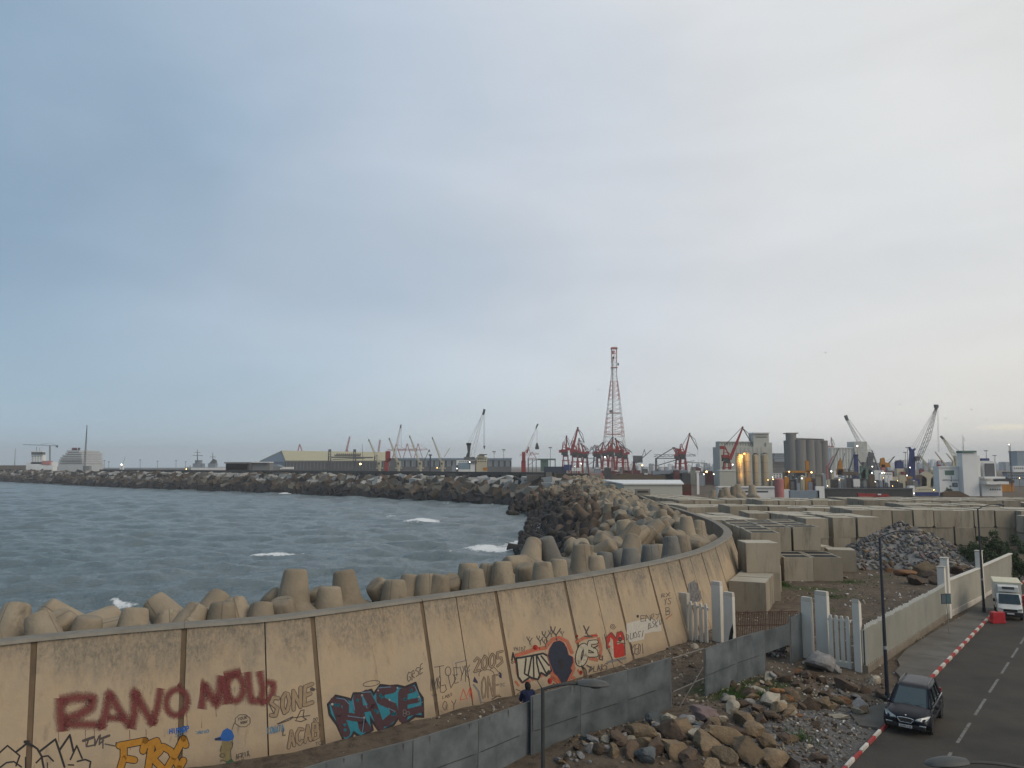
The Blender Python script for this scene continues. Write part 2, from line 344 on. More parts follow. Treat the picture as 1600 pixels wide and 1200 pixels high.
def build_ground():
    m = MB(); nx, ny = 230, 250; xs = np.linspace(-26, 66, nx); ys = np.linspace(4, 104, ny)
    vs = []; gr = []; mo = []
    def inside(x, y):
        return True
    pg = [at(1290,1150), at(1250,1180), at(1330,1130), at(1240,1130)]; pm = [at(1300,925), at(1380,905), at(1250,905), at(1290,955), at(1170,1085), at(1155,1090), at(1220,920)]
    for y in ys:
        for x in xs:
            vs.append((x, y, gh(x, y)))
            gr.append(sum(math.exp(-((x-p.x)**2+(y-p.y)**2)/5) for p in pg)); mo.append(sum(.55*math.exp(-((x-p.x)**2+(y-p.y)**2)/9) for p in pm))
    # drop faces on the seaward side of the wall
    poly = [(WC[i]).copy() for i in range(0, len(WC), 4)]
    def seaward(x, y):
        best = min(range(len(poly)), key=lambda i: (poly[i].x-x)**2+(poly[i].y-y)**2); i = min(best*4, len(WN)-1)
        return (Vector((x, y))-poly[best]).dot(WN[i]) < .3
    fs = []
    sw = [[seaward(x, y) for x in xs[::2]] for y in ys[::2]]
    for j in range(ny-1):
        for i in range(nx-1):
            if sw[j//2][i//2] and sw[min(j//2+1, len(sw)-1)][min(i//2+1, len(sw[0])-1)]: continue
            fs.append((j*nx+i, j*nx+i+1, (j+1)*nx+i+1, (j+1)*nx+i))
    m.v = vs; m.f = fs; m.mi = [0]*len(fs); o = m.build('yard_ground', GM, smooth=True); tag(o, kind='structure'); me = o.data
    for nm, d in (('gravel', gr), ('moss', mo)):
        a = me.attributes.new(nm, 'FLOAT', 'POINT'); a.data.foreach_set('value', np.array(d, np.float32))
build_ground()
BW = [at(x, y, ZS).to_2d() for x, y in ((815,790),(700,783),(560,776),(400,769),(200,762),(100,757),(0,752),(-120,748))]   # breakwater waterline
BWN = []                                                  # landward normal
for i in range(len(BW)):
    t = (BW[min(i+1, len(BW)-1)]-BW[max(0, i-1)]).normalized(); BWN.append(Vector((t.y, -t.x)))
def build_land():
    pts = [WC[i]+WN[i]*.2 for i in range(0, len(WC), 6)]
    back = [BW[i]+BWN[i]*20 for i in range(0, 6)]
    poly = [Vector((-40, -30))]+[Vector((-40, pts[0].y-4))]+pts+back+[Vector((-620, 1500)), Vector((-2500, 5900)), Vector((5900, 5900)), Vector((5900, -30))]
    bm = bmesh.new(); vs = [bm.verts.new((p.x, p.y, -.06)) for p in poly]; lo = [bm.verts.new((p.x, p.y, -4)) for p in poly]
    f = bm.faces.new(vs)
    for i in range(len(vs)): bm.faces.new((vs[i], vs[(i+1) % len(vs)], lo[(i+1) % len(vs)], lo[i]))
    bmesh.ops.recalc_face_normals(bm, faces=bm.faces); bmesh.ops.triangulate(bm, faces=[f])
    me = bpy.data.meshes.new('land'); bm.to_mesh(me); bm.free(); me.materials.append(GM); tag(link('land', me), kind='structure')
build_land()

# ================================================================== road, pavement, markings
ASPH = mat('asphalt', (.044, .041, .037), (.066, .060, .051), .35, rough=.92, bump=.5, bscale=30, spec=.2, contrast=.15, stain=((.085,.072,.055), .22, .5, .75, (1,1,1)))
def build_road():
    m = MB()
    m.add([rd(-40, .12, .012), rd(-40, 9.5, .012), rd(260, 9.5, .012), rd(260, .12, .012)], [(0, 1, 2, 3)])
    tag(m.build('road', ASPH), kind='structure')
    PV = mat('pavement_concrete', (.135, .128, .115), (.085, .078, .068), .5, rough=.95, bump=.3, contrast=.18)
    m = MB(); a = rd_of(at(1360, 1048)); c = rd_of(at(1535, 937))
    # slab with a broken ragged near edge
    e = [(12.6,.02),(13.6,-.35),(13.1,-.9),(14.6,-1.3),(15.4,-1.7),(16.8,-1.75),(18.2,-2.2),(21,-2.35),(27,-2.1),(36,-1.5),(60,-1.2),(120,-1.2),(120,-.02)]
    vs = [rd(s, o, .13) for s, o in e]; n = len(vs)
    vs += [rd(s, o, -.03) for s, o in e]
    m.add(vs, [tuple(range(n))]+[(i, (i+1) % n, n+(i+1) % n, n+i) for i in range(n)])
    tag(m.build('pavement', PV), kind='structure')
    m = MB(); e = [(5.2,-.02),(5.0,-.8),(6.3,-1.5),(7.6,-1.3),(9.0,-.7),(9.6,-.02)]; vs = [rd(s, o, .115) for s, o in e]; n = len(vs); vs += [rd(s, o, -.03) for s, o in e]
    m.add(vs, [tuple(range(n))]+[(i, (i+1) % n, n+(i+1) % n, n+i) for i in range(n)])
    tag(m.build('pavement', PV), kind='structure')
    # joints across the pavement
    mj = MB()
    for s in (16.6, 20.4, 25.2, 30.5): mj.add([rd(s, -.02, .134), rd(s+.05, -.02, .134), rd(s+.03, -2.0+.02*s-.3*(s>24), .134), rd(s-.02, -2.0+.02*s-.3*(s>24), .134)], [(0,1,2,3)])
    tag(mj.build('pavement_joint', mat('joint_dark', (.035,.032,.03))), kind='structure')
    WP = mat('worn_white_paint', (.22, .215, .20), (.13, .125, .115), 6, rough=.9, contrast=.15, stain=((.055,.052,.047), 5, .52, .6, (1,1,1)))
    m = MB(); s = 1.2-4.5*2
    while s < 110:
        m.add([rd(s, 2.74, .018), rd(s, 2.86, .018), rd(s+3.1, 2.86, .018), rd(s+3.1, 2.74, .018)], [(0,1,2,3)]); s += 4.45
    tag(m.build('road_marking', WP), kind='structure')
    # cracks / dark patches
    CR = mat('tar_dark', (.032, .031, .03), (.045, .043, .04), 3)
    m = MB(); pts = [at(1430,1136), at(1470,1146), at(1520,1150), at(1560,1163), at(1605,1170)]
    for a, b in zip(pts, pts[1:]):
        m.add([Vector((a.x, a.y, .017)), Vector((b.x, b.y, .017)), Vector((b.x, b.y+.07, .017)), Vector((a.x, a.y+.05, .017))], [(0,1,2,3)])
    c = at(1541, 1002); n = 18
    for k in range(n):
        a0, a1 = 2*math.pi*k/n, 2*math.pi*(k+1)/n
        m.add([(c.x+math.cos(a)*r*1.1, c.y+math.sin(a)*r*.8, .017) for a, r in ((a0, .62), (a1, .62), (a1, .85), (a0, .85))], [(0,1,2,3)])
    tag(m.build('road_crack', CR), kind='structure')
build_road()
# kerb stones painted red and white
KR = mat('kerb_red', (.38, .035, .035), (.24, .04, .035), 5, rough=.75, contrast=.2, stain=((.16,.14,.12), 6, .55, .62, (1,1,1))); KW = mat('kerb_white', (.66, .63, .57), (.38, .35, .31), 5, rough=.85, contrast=.2, stain=((.17,.15,.125), 6, .53, .62, (1,1,1)))
def build_kerbs():
    pr = {}
    for nm, m_ in (('red', KR), ('white', KW)):
        pr[nm] = MB().box(0, -.16, -.05, .98, .0, .16).mesh('kerb_stone', m_)
        bm = bmesh.new(); bm.from_mesh(pr[nm]); bmesh.ops.bevel(bm, geom=bm.edges[:], offset=.025, segments=2, affect='EDGES'); bm.to_mesh(pr[nm]); bm.free()
    rz = math.atan2(RD.y, RD.x); k = 0; s = -7.0
    while s < 70:
        red = k % 2 == 0; hid = 7.1 < s < 12.0
        if not (7.6 < s < 11.0):
            o = link('kerb_stone', pr['red' if red else 'white']); o.scale = (1, .8, .75) if s < 7 else (1, 1, 1)
            p = rd(s, -.02 + (.03*math.sin(s*3) if s < 7 else 0), 0); o.location = p; o.rotation_euler = (0 if s > 8 else random.uniform(-.05, .05), 0 if s > 8 else random.uniform(-.03, .03), rz)
            if s < 7.6:
                lab = '%s painted kerb stone, chipped, between the gravel and road nearer than the dark car' % ('red' if red else 'white'); g = 'chipped kerb stones in front of the dark car'
            elif s < 30:
                lab = '%s painted kerb stone on the pavement edge between dark car and truck' % ('red' if red else 'white'); g = '%s kerb stones between the car and the truck' % ('red' if red else 'white')
            else: lab = '%s kerb stone along the pavement edge beyond the red barrier' % ('red' if red else 'white'); g = '%s kerb stones beyond the red barrier' % ('red' if red else 'white')
            tag(o, lab, 'kerb stone', g)
        s += 1.0; k += 1
build_kerbs()
# ================================================================== the curved sea wall
def wall_material():
    m = bpy.data.materials.new('wall_concrete'); m.use_nodes = True; t = m.node_tree; nd = t.nodes; b = nd['Principled BSDF']; l = t.links.new
    b.inputs['Roughness'].default_value = .92; b.inputs['Specular IOR Level'].default_value = .2
    tc = nd.new('ShaderNodeTexCoord'); src = tc.outputs['Object']
    def nz(s, st=None, d=7, r=.6, dist=0):
        v = src
        if st:
            mp = nd.new('ShaderNodeMapping'); mp.inputs['Scale'].default_value = st; l(src, mp.inputs[0]); v = mp.outputs[0]
        n = nd.new('ShaderNodeTexNoise'); n.inputs['Scale'].default_value = s; n.inputs['Detail'].default_value = d; n.inputs['Roughness'].default_value = r; n.inputs['Distortion'].default_value = dist; l(v, n.inputs[0]); return n.outputs[0]
    def mr(v, a, b_, c=0, e=1):
        n = nd.new('ShaderNodeMapRange'); n.inputs[1].default_value = a; n.inputs[2].default_value = b_; n.inputs[3].default_value = c; n.inputs[4].default_value = e; l(v, n.inputs[0]); return n.outputs[0]
    def mth(op, a, b_):
        n = nd.new('ShaderNodeMath'); n.operation = op; n.use_clamp = False
        for i, v in enumerate((a, b_)):
            if isinstance(v, (int, float)): n.inputs[i].default_value = v
            else: l(v, n.inputs[i])
        return n.outputs[0]
    def mix(f, a, b_):
        n = nd.new('ShaderNodeMix'); n.data_type = 'RGBA'; l(f, n.inputs[0])
        for i, v in ((6, a), (7, b_)):
            if isinstance(v, tuple): n.inputs[i].default_value = (*v, 1)
            else: l(v, n.inputs[i])
        return n.outputs[2]
    sp = nd.new('ShaderNodeSeparateXYZ'); l(src, sp.inputs[0]); z = sp.outputs[2]
    base = mix(mr(nz(.35), .35, .65), (.39, .292, .19), (.36, .29, .205))
    base = mix(mr(nz(1.4, (1, 1, .6)), .45, .75), base, (.31, .255, .185))
    base = mix(mth('MULTIPLY', mr(nz(5), .56, .75), .35), base, (.38, .27, .15))
    # weathering: grey skin running down from the top with ragged lower edge
    e = mth('ADD', z, mth('MULTIPLY', mth('SUBTRACT', nz(.55, (1, 1, .25), dist=.6), .5), 4.6))
    e = mth('ADD', e, mth('MULTIPLY', mth('SUBTRACT', nz(3.2, (1, 1, .12), 5), .5), 2.4))
    base = mix(mth('MULTIPLY', mth('MULTIPLY', mr(e, 3.1, 4.5), mr(nz(9, (1, 1, .5), 6, .75), .3, .62)), .86), base, (.138, .130, .110))
    # black mould blotches under the top
    bl = mth('MULTIPLY', mr(nz(1.2, None, 9, .72), .54, .68), mr(z, 2.6, 4.4)); base = mix(mth('MULTIPLY', bl, .6), base, (.075, .072, .066))
    # narrow drip lines
    dr = mth('MULTIPLY', mr(nz(4.5, (1, 1, .03), 3), .56, .68), mr(nz(.8, (1, 1, .5)), .45, .65)); base = mix(mth('MULTIPLY', dr, .55), base, (.12, .10, .078))
    # soil splash at the foot
    base = mix(mth('MULTIPLY', mr(mth('ADD', z, mth('MULTIPLY', nz(2), .7)), 1.0, .35), .5), base, (.14, .105, .075))
    # pits
    base = mix(mth('MULTIPLY', mr(nz(16, None, 3), .68, .74), .5), base, (.10, .08, .06))
    l(base, b.inputs['Base Color'])
    bp = nd.new('ShaderNodeBump'); bp.inputs['Strength'].default_value = .35; bp.inputs['Distance'].default_value = .05; l(nz(7, None, 9, .7), bp.inputs['Height']); l(bp.outputs[0], b.inputs['Normal'])
    return m
WM = wall_material()
CAPM = mat('wall_cap_concrete', (.235, .215, .18), (.155, .142, .118), 1.3, rough=.95, bump=.3, bscale=9)
JM = mat('joint_filler_brown', (.165, .115, .070), (.095, .072, .050), 2, rough=.95, stretch=(2, 2, .3))
JT = mat('joint_dark_gap', (.05, .043, .035), (.035, .03, .026), 2)
WALL = empty('sea_wall', (0, 0, 0), label='long curving battered concrete sea wall covered in graffiti, tetrapods heaped behind it', cat='sea wall')
def panel(s0, s1):
    m = MB(); n = max(1, int(round((s1-s0)/.9))); secs = []
    for k in range(n+1):
        s = s0+(s1-s0)*k/n; c, nn = wc(s)
        f0 = wface(s, -.35); f1 = wface(s, ZT-.10); secs.append([f0, f1, Vector((c.x-nn.x*.6, c.y-nn.y*.6, ZT-.10)), Vector((c.x-nn.x*.6, c.y-nn.y*.6, -3.4))])
    vs = [p for sec in secs for p in sec]; fs = []
    for k in range(n):
        for j in range(4):
            a, b = k*4+j, k*4+(j+1) % 4; fs.append((a, b, b+4, a+4))
    fs += [(0, 1, 2, 3), tuple(n*4+j for j in (3, 2, 1, 0))]
    m.add(vs, fs); m.build('wall_panel', WM, WALL)
def cap(s0, s1):
    m = MB(); n = max(1, int(round((s1-s0)/.9))); vs = []; fs = []
    for k in range(n+1):
        s = s0+(s1-s0)*k/n; c, nn = wc(s)
        for off, z in ((.13, ZT-.10), (.05, ZT), (-.66, ZT+.01), (-.66, ZT-.10)): vs.append((c.x+nn.x*off, c.y+nn.y*off, z))
    for k in range(n):
        for j in range(4):
            a, b = k*4+j, k*4+(j+1) % 4; fs.append((a, b, b+4, a+4))
    fs += [(0, 1, 2, 3), tuple(n*4+j for j in (3, 2, 1, 0))]
    m.add(vs, fs); m.build('coping', CAPM, WALL)
def strip(s, wd, rec, m_, name):
    m = MB(); vs = []
    for z in (-.3, ZT-.105):
        for a in (-wd/2-.02, wd/2+.02): vs.append(wface(s+a, z, -rec))
    for z in (-.3, ZT-.105):
        for a in (-wd/2-.02, wd/2+.02): vs.append(wface(s+a, z, -rec-.1))
    m.add(vs, [(0,1,3,2),(4,6,7,5),(0,2,6,4),(1,5,7,3)]); m.build(name, m_, WALL)
TJ = [s_of_px(*p) for p in ((45,999),(296,976),(492,958),(655,936),(775,919.5),(877,905),(955,892),(1014,881),(1059,871),(1094,861.5),(1117,852))]
while TJ[0] > 4: TJ.insert(0, TJ[0]-4.6)
while TJ[-1] < 120: TJ.append(TJ[-1]+5.2)
THIN = [s_of_px(*p) for p in ((404,968),(718,928),(922,897.5),(1041,875),(1076,866.5),(1106,857))]
cuts = sorted([(s, .20) for s in TJ]+[(s, .05) for s in THIN])
prev = (0, 0)
for s, wd in cuts+[(WLEN-.3, 0)]:
    a, b = prev[0]+prev[1]/2, s-wd/2
    if b-a > .3: panel(a, b); 
    if wd: strip(s, wd, .05 if wd > .1 else .10, JM if wd > .1 else JT, 'joint_strip')
    prev = (s, wd)
ct = [0]+[s for s in TJ[::2]]+[WLEN-.3]
for a, b in zip(ct, ct[1:]): cap(a+.015, b-.015)
# ray target for paint
_v = []; _f = []
for k in range(len(WC)): _v += [wface(k*.5, -.3), wface(k*.5, ZT-.11)]
for k in range(len(WC)-1): _f.append((k*2, k*2+1, k*2+3, k*2+2))
WB = BVHTree.FromPolygons([tuple(v) for v in _v], _f)
O = Vector((0, 0, H))
def hit(px, py, off):
    d = ray(px, py).normalized(); p, n, i, t = WB.ray_cast(O, d)
    if p is None: p, n, i, t = WB.find_nearest(O+d*40)
    if n.dot(d) > 0: n = -n
    return p+n*off
def paint_mat(name, c, soft=False, rough=.7):
    c2 = tuple(v*.8 for v in c); m = mat(name, c, c2, 8, rough=rough, contrast=.15)
    if soft and not m.get('soft'):
        m['soft'] = 1; t = m.node_tree; nd = t.nodes; l = t.links.new; b = nd['Principled BSDF']
        a = nd.new('ShaderNodeAttribute'); a.attribute_name = 'soft'; n = nd.new('ShaderNodeTexNoise'); n.inputs['Scale'].default_value = 25; n.inputs['Detail'].default_value = 3
        tc = nd.new('ShaderNodeTexCoord'); l(tc.outputs['Object'], n.inputs[0])
        ad = nd.new('ShaderNodeMath'); ad.operation = 'ADD'; l(a.outputs['Fac'], ad.inputs[0]); sb = nd.new('ShaderNodeMath'); sb.operation = 'SUBTRACT'; sb.inputs[1].default_value = .5; l(n.outputs[0], sb.inputs[0]); l(sb.outputs[0], ad.inputs[1])
        mr = nd.new('ShaderNodeMapRange'); mr.inputs[1].default_value = .05; mr.inputs[2].default_value = .88; mr.inputs[4].default_value = .86; l(ad.outputs[0], mr.inputs[0]); l(mr.outputs[0], b.inputs['Alpha'])
    return m
class Paint:
    def __init__(s, z): s.T = z; s.m = {}; s.lay = 0
    def tr(s, p): ox, oy, k = s.T; return (ox+p[0]/k, oy+p[1]/k)
    def get(s, c, soft=False): 
        key = (c, soft); s.m.setdefault(key, [MB(), []]); return s.m[key]
    def stroke(s, pts, w, c, off=.006, soft=False, closed=False):
        mb, at_ = s.get(c, soft); P = [Vector(s.tr(p)) for p in pts]; wpx = w/s.T[2]
        if closed: P = P+[P[0]]
        # smooth resample
        Q = []
        for a, b in zip(P, P[1:]):
            n = max(1, int((b-a).length/(2.0 if not soft else 2.5)))
            Q += [a+(b-a)*k/n for k in range(n)]
        Q.append(P[-1])
        vs = []; n = len(Q)
        for i, p in enumerate(Q):
            t = (Q[min(i+1, n-1)]-Q[max(i-1, 0)]); t = t.normalized() if t.length > 1e-6 else Vector((1, 0)); u = Vector((-t.y, t.x))
            for k in ((-1, 0, 1) if soft else (-1, 1)):
                q = p+u*k*wpx/2; vs.append(hit(q.x, q.y, off)); at_.append(1.0 if (k == 0 or not soft) else 0.0)
        st = 3 if soft else 2; fs = []
        for i in range(n-1):
            for k in range(st-1): a = i*st+k; fs.append((a, a+1, a+1+st, a+st))
        mb.add(vs, fs)
        if not soft:                                   # round ends and corners
            for p in P:
                b = len(mb.v); r = wpx/2; ring = [hit(p.x+r*math.cos(a), p.y+r*math.sin(a), off+.0005) for a in [k*math.pi/4 for k in range(8)]]
                mb.add(ring, [tuple(range(8))]); at_ += [1.0]*8
        return s
    def blob(s, pts, c, off=.005, soft=False):
        mb, at_ = s.get(c, soft); P = [Vector(s.tr(p)) for p in pts]; n = len(P)
        xs = [p.x for p in P]; ys = [p.y for p in P]; E_ = []; V_ = []
        for i in range(n):
            a, b = P[i], P[(i+1) % n]; k = max(1, int((b-a).length/3))
            for j in range(k): V_.append(a+(b-a)*j/k)
        nb = len(V_); E_ = [(i, (i+1) % nb) for i in range(nb)]; g = 4
        y = min(ys)+g
        while y < max(ys):
            x = min(xs)+g
            while x < max(xs):
                ins = False; j = nb-1
                for i in range(nb):
                    a, b = V_[i], V_[j]
                    if (a.y > y) != (b.y > y) and x < (b.x-a.x)*(y-a.y)/(b.y-a.y)+a.x: ins = not ins
                    j = i
                if ins: V_.append(Vector((x, y)))
                x += g
            y += g
        r = delaunay_2d_cdt(V_, E_, [], 1, 1e-4)
        mb.add([hit(v.x, v.y, off) for v in r[0]], [tuple(f) for f in r[2]]); at_ += [1.0]*len(r[0]); return s
    def ell(s, cx, cy, rx, ry, w, c, off=.006, a0=0, a1=360, soft=False, rot=0):
        n = 20; cr, sr = math.cos(math.radians(rot)), math.sin(math.radians(rot)); pts = []
        for k in range(n+1):
            a = math.radians(a0+(a1-a0)*k/n); x, y = rx*math.cos(a), ry*math.sin(a); pts.append((cx+x*cr-y*sr, cy+x*sr+y*cr))
        return s.stroke(pts, w, c, off, soft)
    def done(s, label):
        root = None
        for (c, soft), (mb, at_) in s.m.items():
            me = bpy.data.meshes.new('graffiti'); me.from_pydata(mb.v, [], mb.f); me.materials.append(paint_mat('paint_'+c+('_soft' if soft else ''), PC[c], soft)); me.update()
            a = me.attributes.new('soft', 'FLOAT', 'POINT'); a.data.foreach_set('value', np.array(at_, np.float32))
            o = link('graffiti', me, WALL if root is None else root)
            if root is None: root = o; tag(o, label)
            else: o.name = 'graffiti_colour'
PC = dict(red=(.17,.038,.036), black=(.022,.02,.022), teal=(.02,.18,.24), maroon=(.060,.028,.036), white=(.52,.50,.46), cream=(.40,.36,.27), orange=(.44,.13,.07), crimson=(.38,.03,.02), navy=(.020,.026,.045), gold=(.40,.185,.02), blue=(.02,.10,.34), skin=(.20,.16,.075), green=(.035,.09,.045), grey=(.16,.155,.15), lightred=(.48,.09,.05), ink=(.075,.06,.055), patch=(.46,.43,.37), violet=(.03,.025,.06), skyblue=(.10,.19,.28))
FONT = {'A':[[(0,1),(.5,0),(1,1)],[(.22,.62),(.78,.62)]],'B':[[(0,1),(0,0),(.7,.05),(.75,.4),(0,.48),(.85,.55),(.9,.95),(0,1)]],'C':[[(1,.12),(.5,0),(0,.3),(0,.75),(.5,1),(1,.85)]],'D':[[(0,0),(0,1),(.7,.9),(1,.5),(.7,.1),(0,0)]],'E':[[(1,0),(0,0),(0,1),(1,1)],[(0,.48),(.8,.48)]],'F':[[(1,0),(0,0),(0,1)],[(0,.48),(.8,.48)]],'G':[[(1,.12),(.5,0),(0,.3),(0,.75),(.5,1),(1,.85),(1,.55),(.6,.55)]],'I':[[(.5,0),(.5,1)]],'K':[[(0,0),(0,1)],[(1,0),(0,.55),(1,1)]],'M':[[(0,1),(.05,0),(.5,.6),(.95,0),(1,1)]],'N':[[(0,1),(0,0),(1,1),(1,0)]],'O':[[(.5,0),(.1,.2),(0,.6),(.3,1),(.75,.95),(1,.5),(.8,.1),(.5,0)]],'P':[[(0,1),(0,0),(.8,.1),(.8,.45),(0,.55)]],'R':[[(0,1),(0,0),(.8,.1),(.8,.42),(0,.52),(1,1)]],'S':[[(1,.1),(.4,0),(.05,.25),(.9,.65),(.7,1),(0,.9)]],'T':[[(0,0),(1,0)],[(.5,0),(.5,1)]],'U':[[(0,0),(.05,.9),(.5,1),(.95,.9),(1,0)]],'V':[[(0,0),(.5,1),(1,0)]],'W':[[(0,0),(.25,1),(.5,.4),(.75,1),(1,0)]],'X':[[(0,0),(1,1)],[(1,0),(0,1)]],'Y':[[(0,0),(.5,.5),(1,0)],[(.5,.5),(.4,1)]],'L':[[(0,0),(0,1),(1,1)]],'H':[[(0,0),(0,1)],[(1,0),(1,1)],[(0,.5),(1,.5)]],'2':[[(0,.2),(.5,0),(1,.25),(0,1),(1,.95)]],'0':[[(.5,0),(0,.35),(.1,.85),(.5,1),(.95,.7),(.9,.2),(.5,0)]],'9':[[(.9,.35),(.4,.5),(.05,.25),(.5,0),(.95,.2),(.9,1)]],'5':[[(1,0),(.1,0),(.05,.42),(.8,.45),(.95,.8),(.1,1)]],'1':[[(.2,.2),(.5,0),(.5,1)]],'8':[[(.5,.48),(.1,.25),(.5,0),(.9,.25),(.5,.48),(0,.75),(.5,1),(1,.75),(.5,.48)]],' ':[]}
def text(P, s, x0, y0, x1, y1, h, w, c, gap=.28, off=.007, lean=0, jitter=0, seed=0):
    """letters along the baseline (x0,y0)->(x1,y1), height h, all in zoom pixels"""
    n = len(s); rr = random.Random(seed); a = Vector((x1-x0, y1-y0)); cw = a/(n-gap*1)
    for i, ch in enumerate(s):
        o = Vector((x0, y0))+cw*i; wv = cw*(1-gap)
        for st in FONT[ch]: P.stroke([(o.x+wv.x*u+lean*(1-v)+rr.uniform(-1,1)*jitter, o.y+wv.y*u-h*(1-v)+rr.uniform(-1,1)*jitter) for u, v in st], w, c, off)
    return P
# --- big blurry red letters RANOMOLG
P = Paint((0, 860, 3.53)); R_ = lambda pts, w=52: P.stroke(pts, w*1.4, 'red', .006, True)
R_([(335,815),(335,900),(345,1000)], 66); R_([(330,830),(420,812),(515,815),(500,868),(430,912),(350,935)], 62); R_([(350,962),(450,958),(555,962),(570,985)], 52)
R_([(555,985),(585,890),(603,785),(650,870),(690,930),(722,975)], 54); R_([(590,925),(690,925)], 44)
R_([(722,985),(742,900),(742,775),(790,870),(850,965)], 56); R_([(838,965),(868,870),(886,760)], 46)
P.ell(975, 838, 58, 72, 58, 'red', .006, soft=True, rot=12); R_([(980,740),(1000,750)], 30)
R_([(1108,875),(1118,800),(1122,735),(1160,800),(1195,850),(1215,760),(1222,690)], 56); R_([(1225,700),(1245,780),(1250,850)], 54)
R_([(1235,690),(1330,668)], 46)
P.T = (350, 860, 3.53)
P.ell(62, 760, 45, 70, 62, 'red', .006, soft=True); R_([(130,670),(140,760),(150,830),(205,830),(215,760),(195,665)], 46)
R_([(235,728),(275,735),(268,790),(238,835),(200,842)], 40)
for x, y, l in ((322,1000,60),(470,990,90),(520,990,70),(715,990,110),(805,985,140),(1030,900,70),(1110,890,90),(1190,860,60)):
    P.T = (0, 860, 3.53); P.stroke([(x, y), (x+3, y+l)], 5, 'red', .005, True)
P.done('big blurry red letters RANOMOLG sprayed across three wall panels')
# --- black angular letters at the bottom left
P = Paint((0, 1000, 6)); B = lambda pts, w=17: P.stroke(pts, w, 'black', .008)
B([(-30,1080),(70,990),(185,1085),(150,1180)], 16); B([(0,1195),(60,1150),(130,1140),(200,1190)], 16); B([(150,1050),(215,1000),(255,965),(300,985),(350,1020),(390,1090),(410,1200)], 20)
B([(235,955),(265,955)], 30); B([(372,1045),(520,930),(560,1050),(605,1190)], 20); B([(340,1150),(395,1095),(450,1085),(500,1135)], 16); B([(560,1030),(655,890),(690,1050)], 20); B([(660,1120),(720,990),(770,1110)], 16); B([(725,1138),(800,1120),(850,1140),(840,1200)], 16); B([(640,1170),(690,1172)], 14); B([(240,1100),(240,1200)], 14); B([(445,1150),(445,1200)], 10)
P.done('black angular outline letters at the foot of the leftmost wall panels')
P = Paint((0, 1000, 6)); B = lambda pts, w=15: P.stroke(pts, w, 'ink', .008)
B([(780,945),(880,910)], 26); B([(830,930),(810,1000),(880,985)]); B([(890,930),(890,990),(930,900)]); B([(940,890),(930,980),(970,940)]); B([(950,925),(1025,895)], 24); B([(965,930),(965,1015)], 12); B([(985,975),(1085,995),(1090,960)], 12)
P.done('small blurred black tag beside the gold letters')
# --- gold FBX letters
P = Paint((180, 1000, 6))
G_ = [[(40,990),(150,970),(280,945)],[(280,945),(262,1040)],[(80,985),(80,1100),(50,1200)],[(90,1110),(180,1125)],[(300,985),(390,945),(420,1040),(350,1110),(440,1200)],[(340,1000),(310,1200)],[(450,1000),(520,1040),(600,1200)],[(640,925),(560,1080),(490,1200)],[(600,1200),(640,1130)],[(640,925),(660,985)]]
for g in G_: P.stroke(g, 76, 'black', .007)
for g in G_: P.stroke(g, 60, 'gold', .011)
P.done('gold bubble letters with black outline below the red word')
P = Paint((180, 1000, 6)); text(P, 'HIPHOP', 510, 880, 690, 850, 45, 12, 'blue', jitter=4); text(P, 'SOT', 560, 905, 660, 890, 28, 6, 'skyblue', jitter=3); text(P, 'DRMO', 750, 885, 880, 865, 26, 9, 'skyblue', jitter=3)
P.done('small blue handwriting either side of the brown joint')
# --- cartoon head in a blue cap with speech bubble
P = Paint((180, 1000, 6))
P.blob([(1000,950),(1095,945),(1100,1000),(1085,1040),(1090,1120),(1050,1160),(1030,1130),(990,1140),(985,1120),(1015,1112),(980,1080),(990,1060),(978,1040),(995,1000)], 'skin', .006)
P.blob([(985,905),(1010,850),(1050,825),(1095,850),(1115,900),(1105,935),(1060,950),(1010,945),(935,940),(932,922)], 'blue', .008)
P.blob([(930,925),(985,912),(995,935),(940,942)], 'navy', .011); P.blob([(1035,1150),(1090,1110),(1145,1180),(1150,1215),(1040,1215)], 'green', .009)
for q in ([(1098,940),(1100,1000),(1080,1040),(1088,1115)], [(995,990),(985,1040)], [(985,1138),(1010,1128),(1045,1140)], [(1085,960),(1105,965),(1098,1000)]): P.stroke(q, 7, 'ink', .012)
P.ell(1005, 1082, 24, 18, 6, 'ink', .012)
pts = []
for k in range(40):
    a = k/40*2*math.pi; r = 1+.09*abs(math.sin(a*4)); pts.append((1195+68*r*math.cos(a), 757+55*r*math.sin(a)))
P.stroke(pts, 6, 'ink', .008, closed=True); P.stroke([(1128,760),(1108,800),(1095,840)], 6, 'ink', .008)
text(P, 'YOUR', 1150, 755, 1235, 735, 25, 5, 'ink', jitter=2); text(P, 'WORK', 1175, 788, 1240, 775, 22, 5, 'ink', jitter=2)
P.done('cartoon head in a blue cap with a speech bubble')
P = Paint((180, 1000, 6)); text(P, 'AFRIX', 1130, 1120, 1255, 1085, 45, 7, 'ink', jitter=6); text(P, 'NO', 1160, 1155, 1210, 1140, 30, 5, 'ink', jitter=4); P.done('small black tag right of the cartoon head')
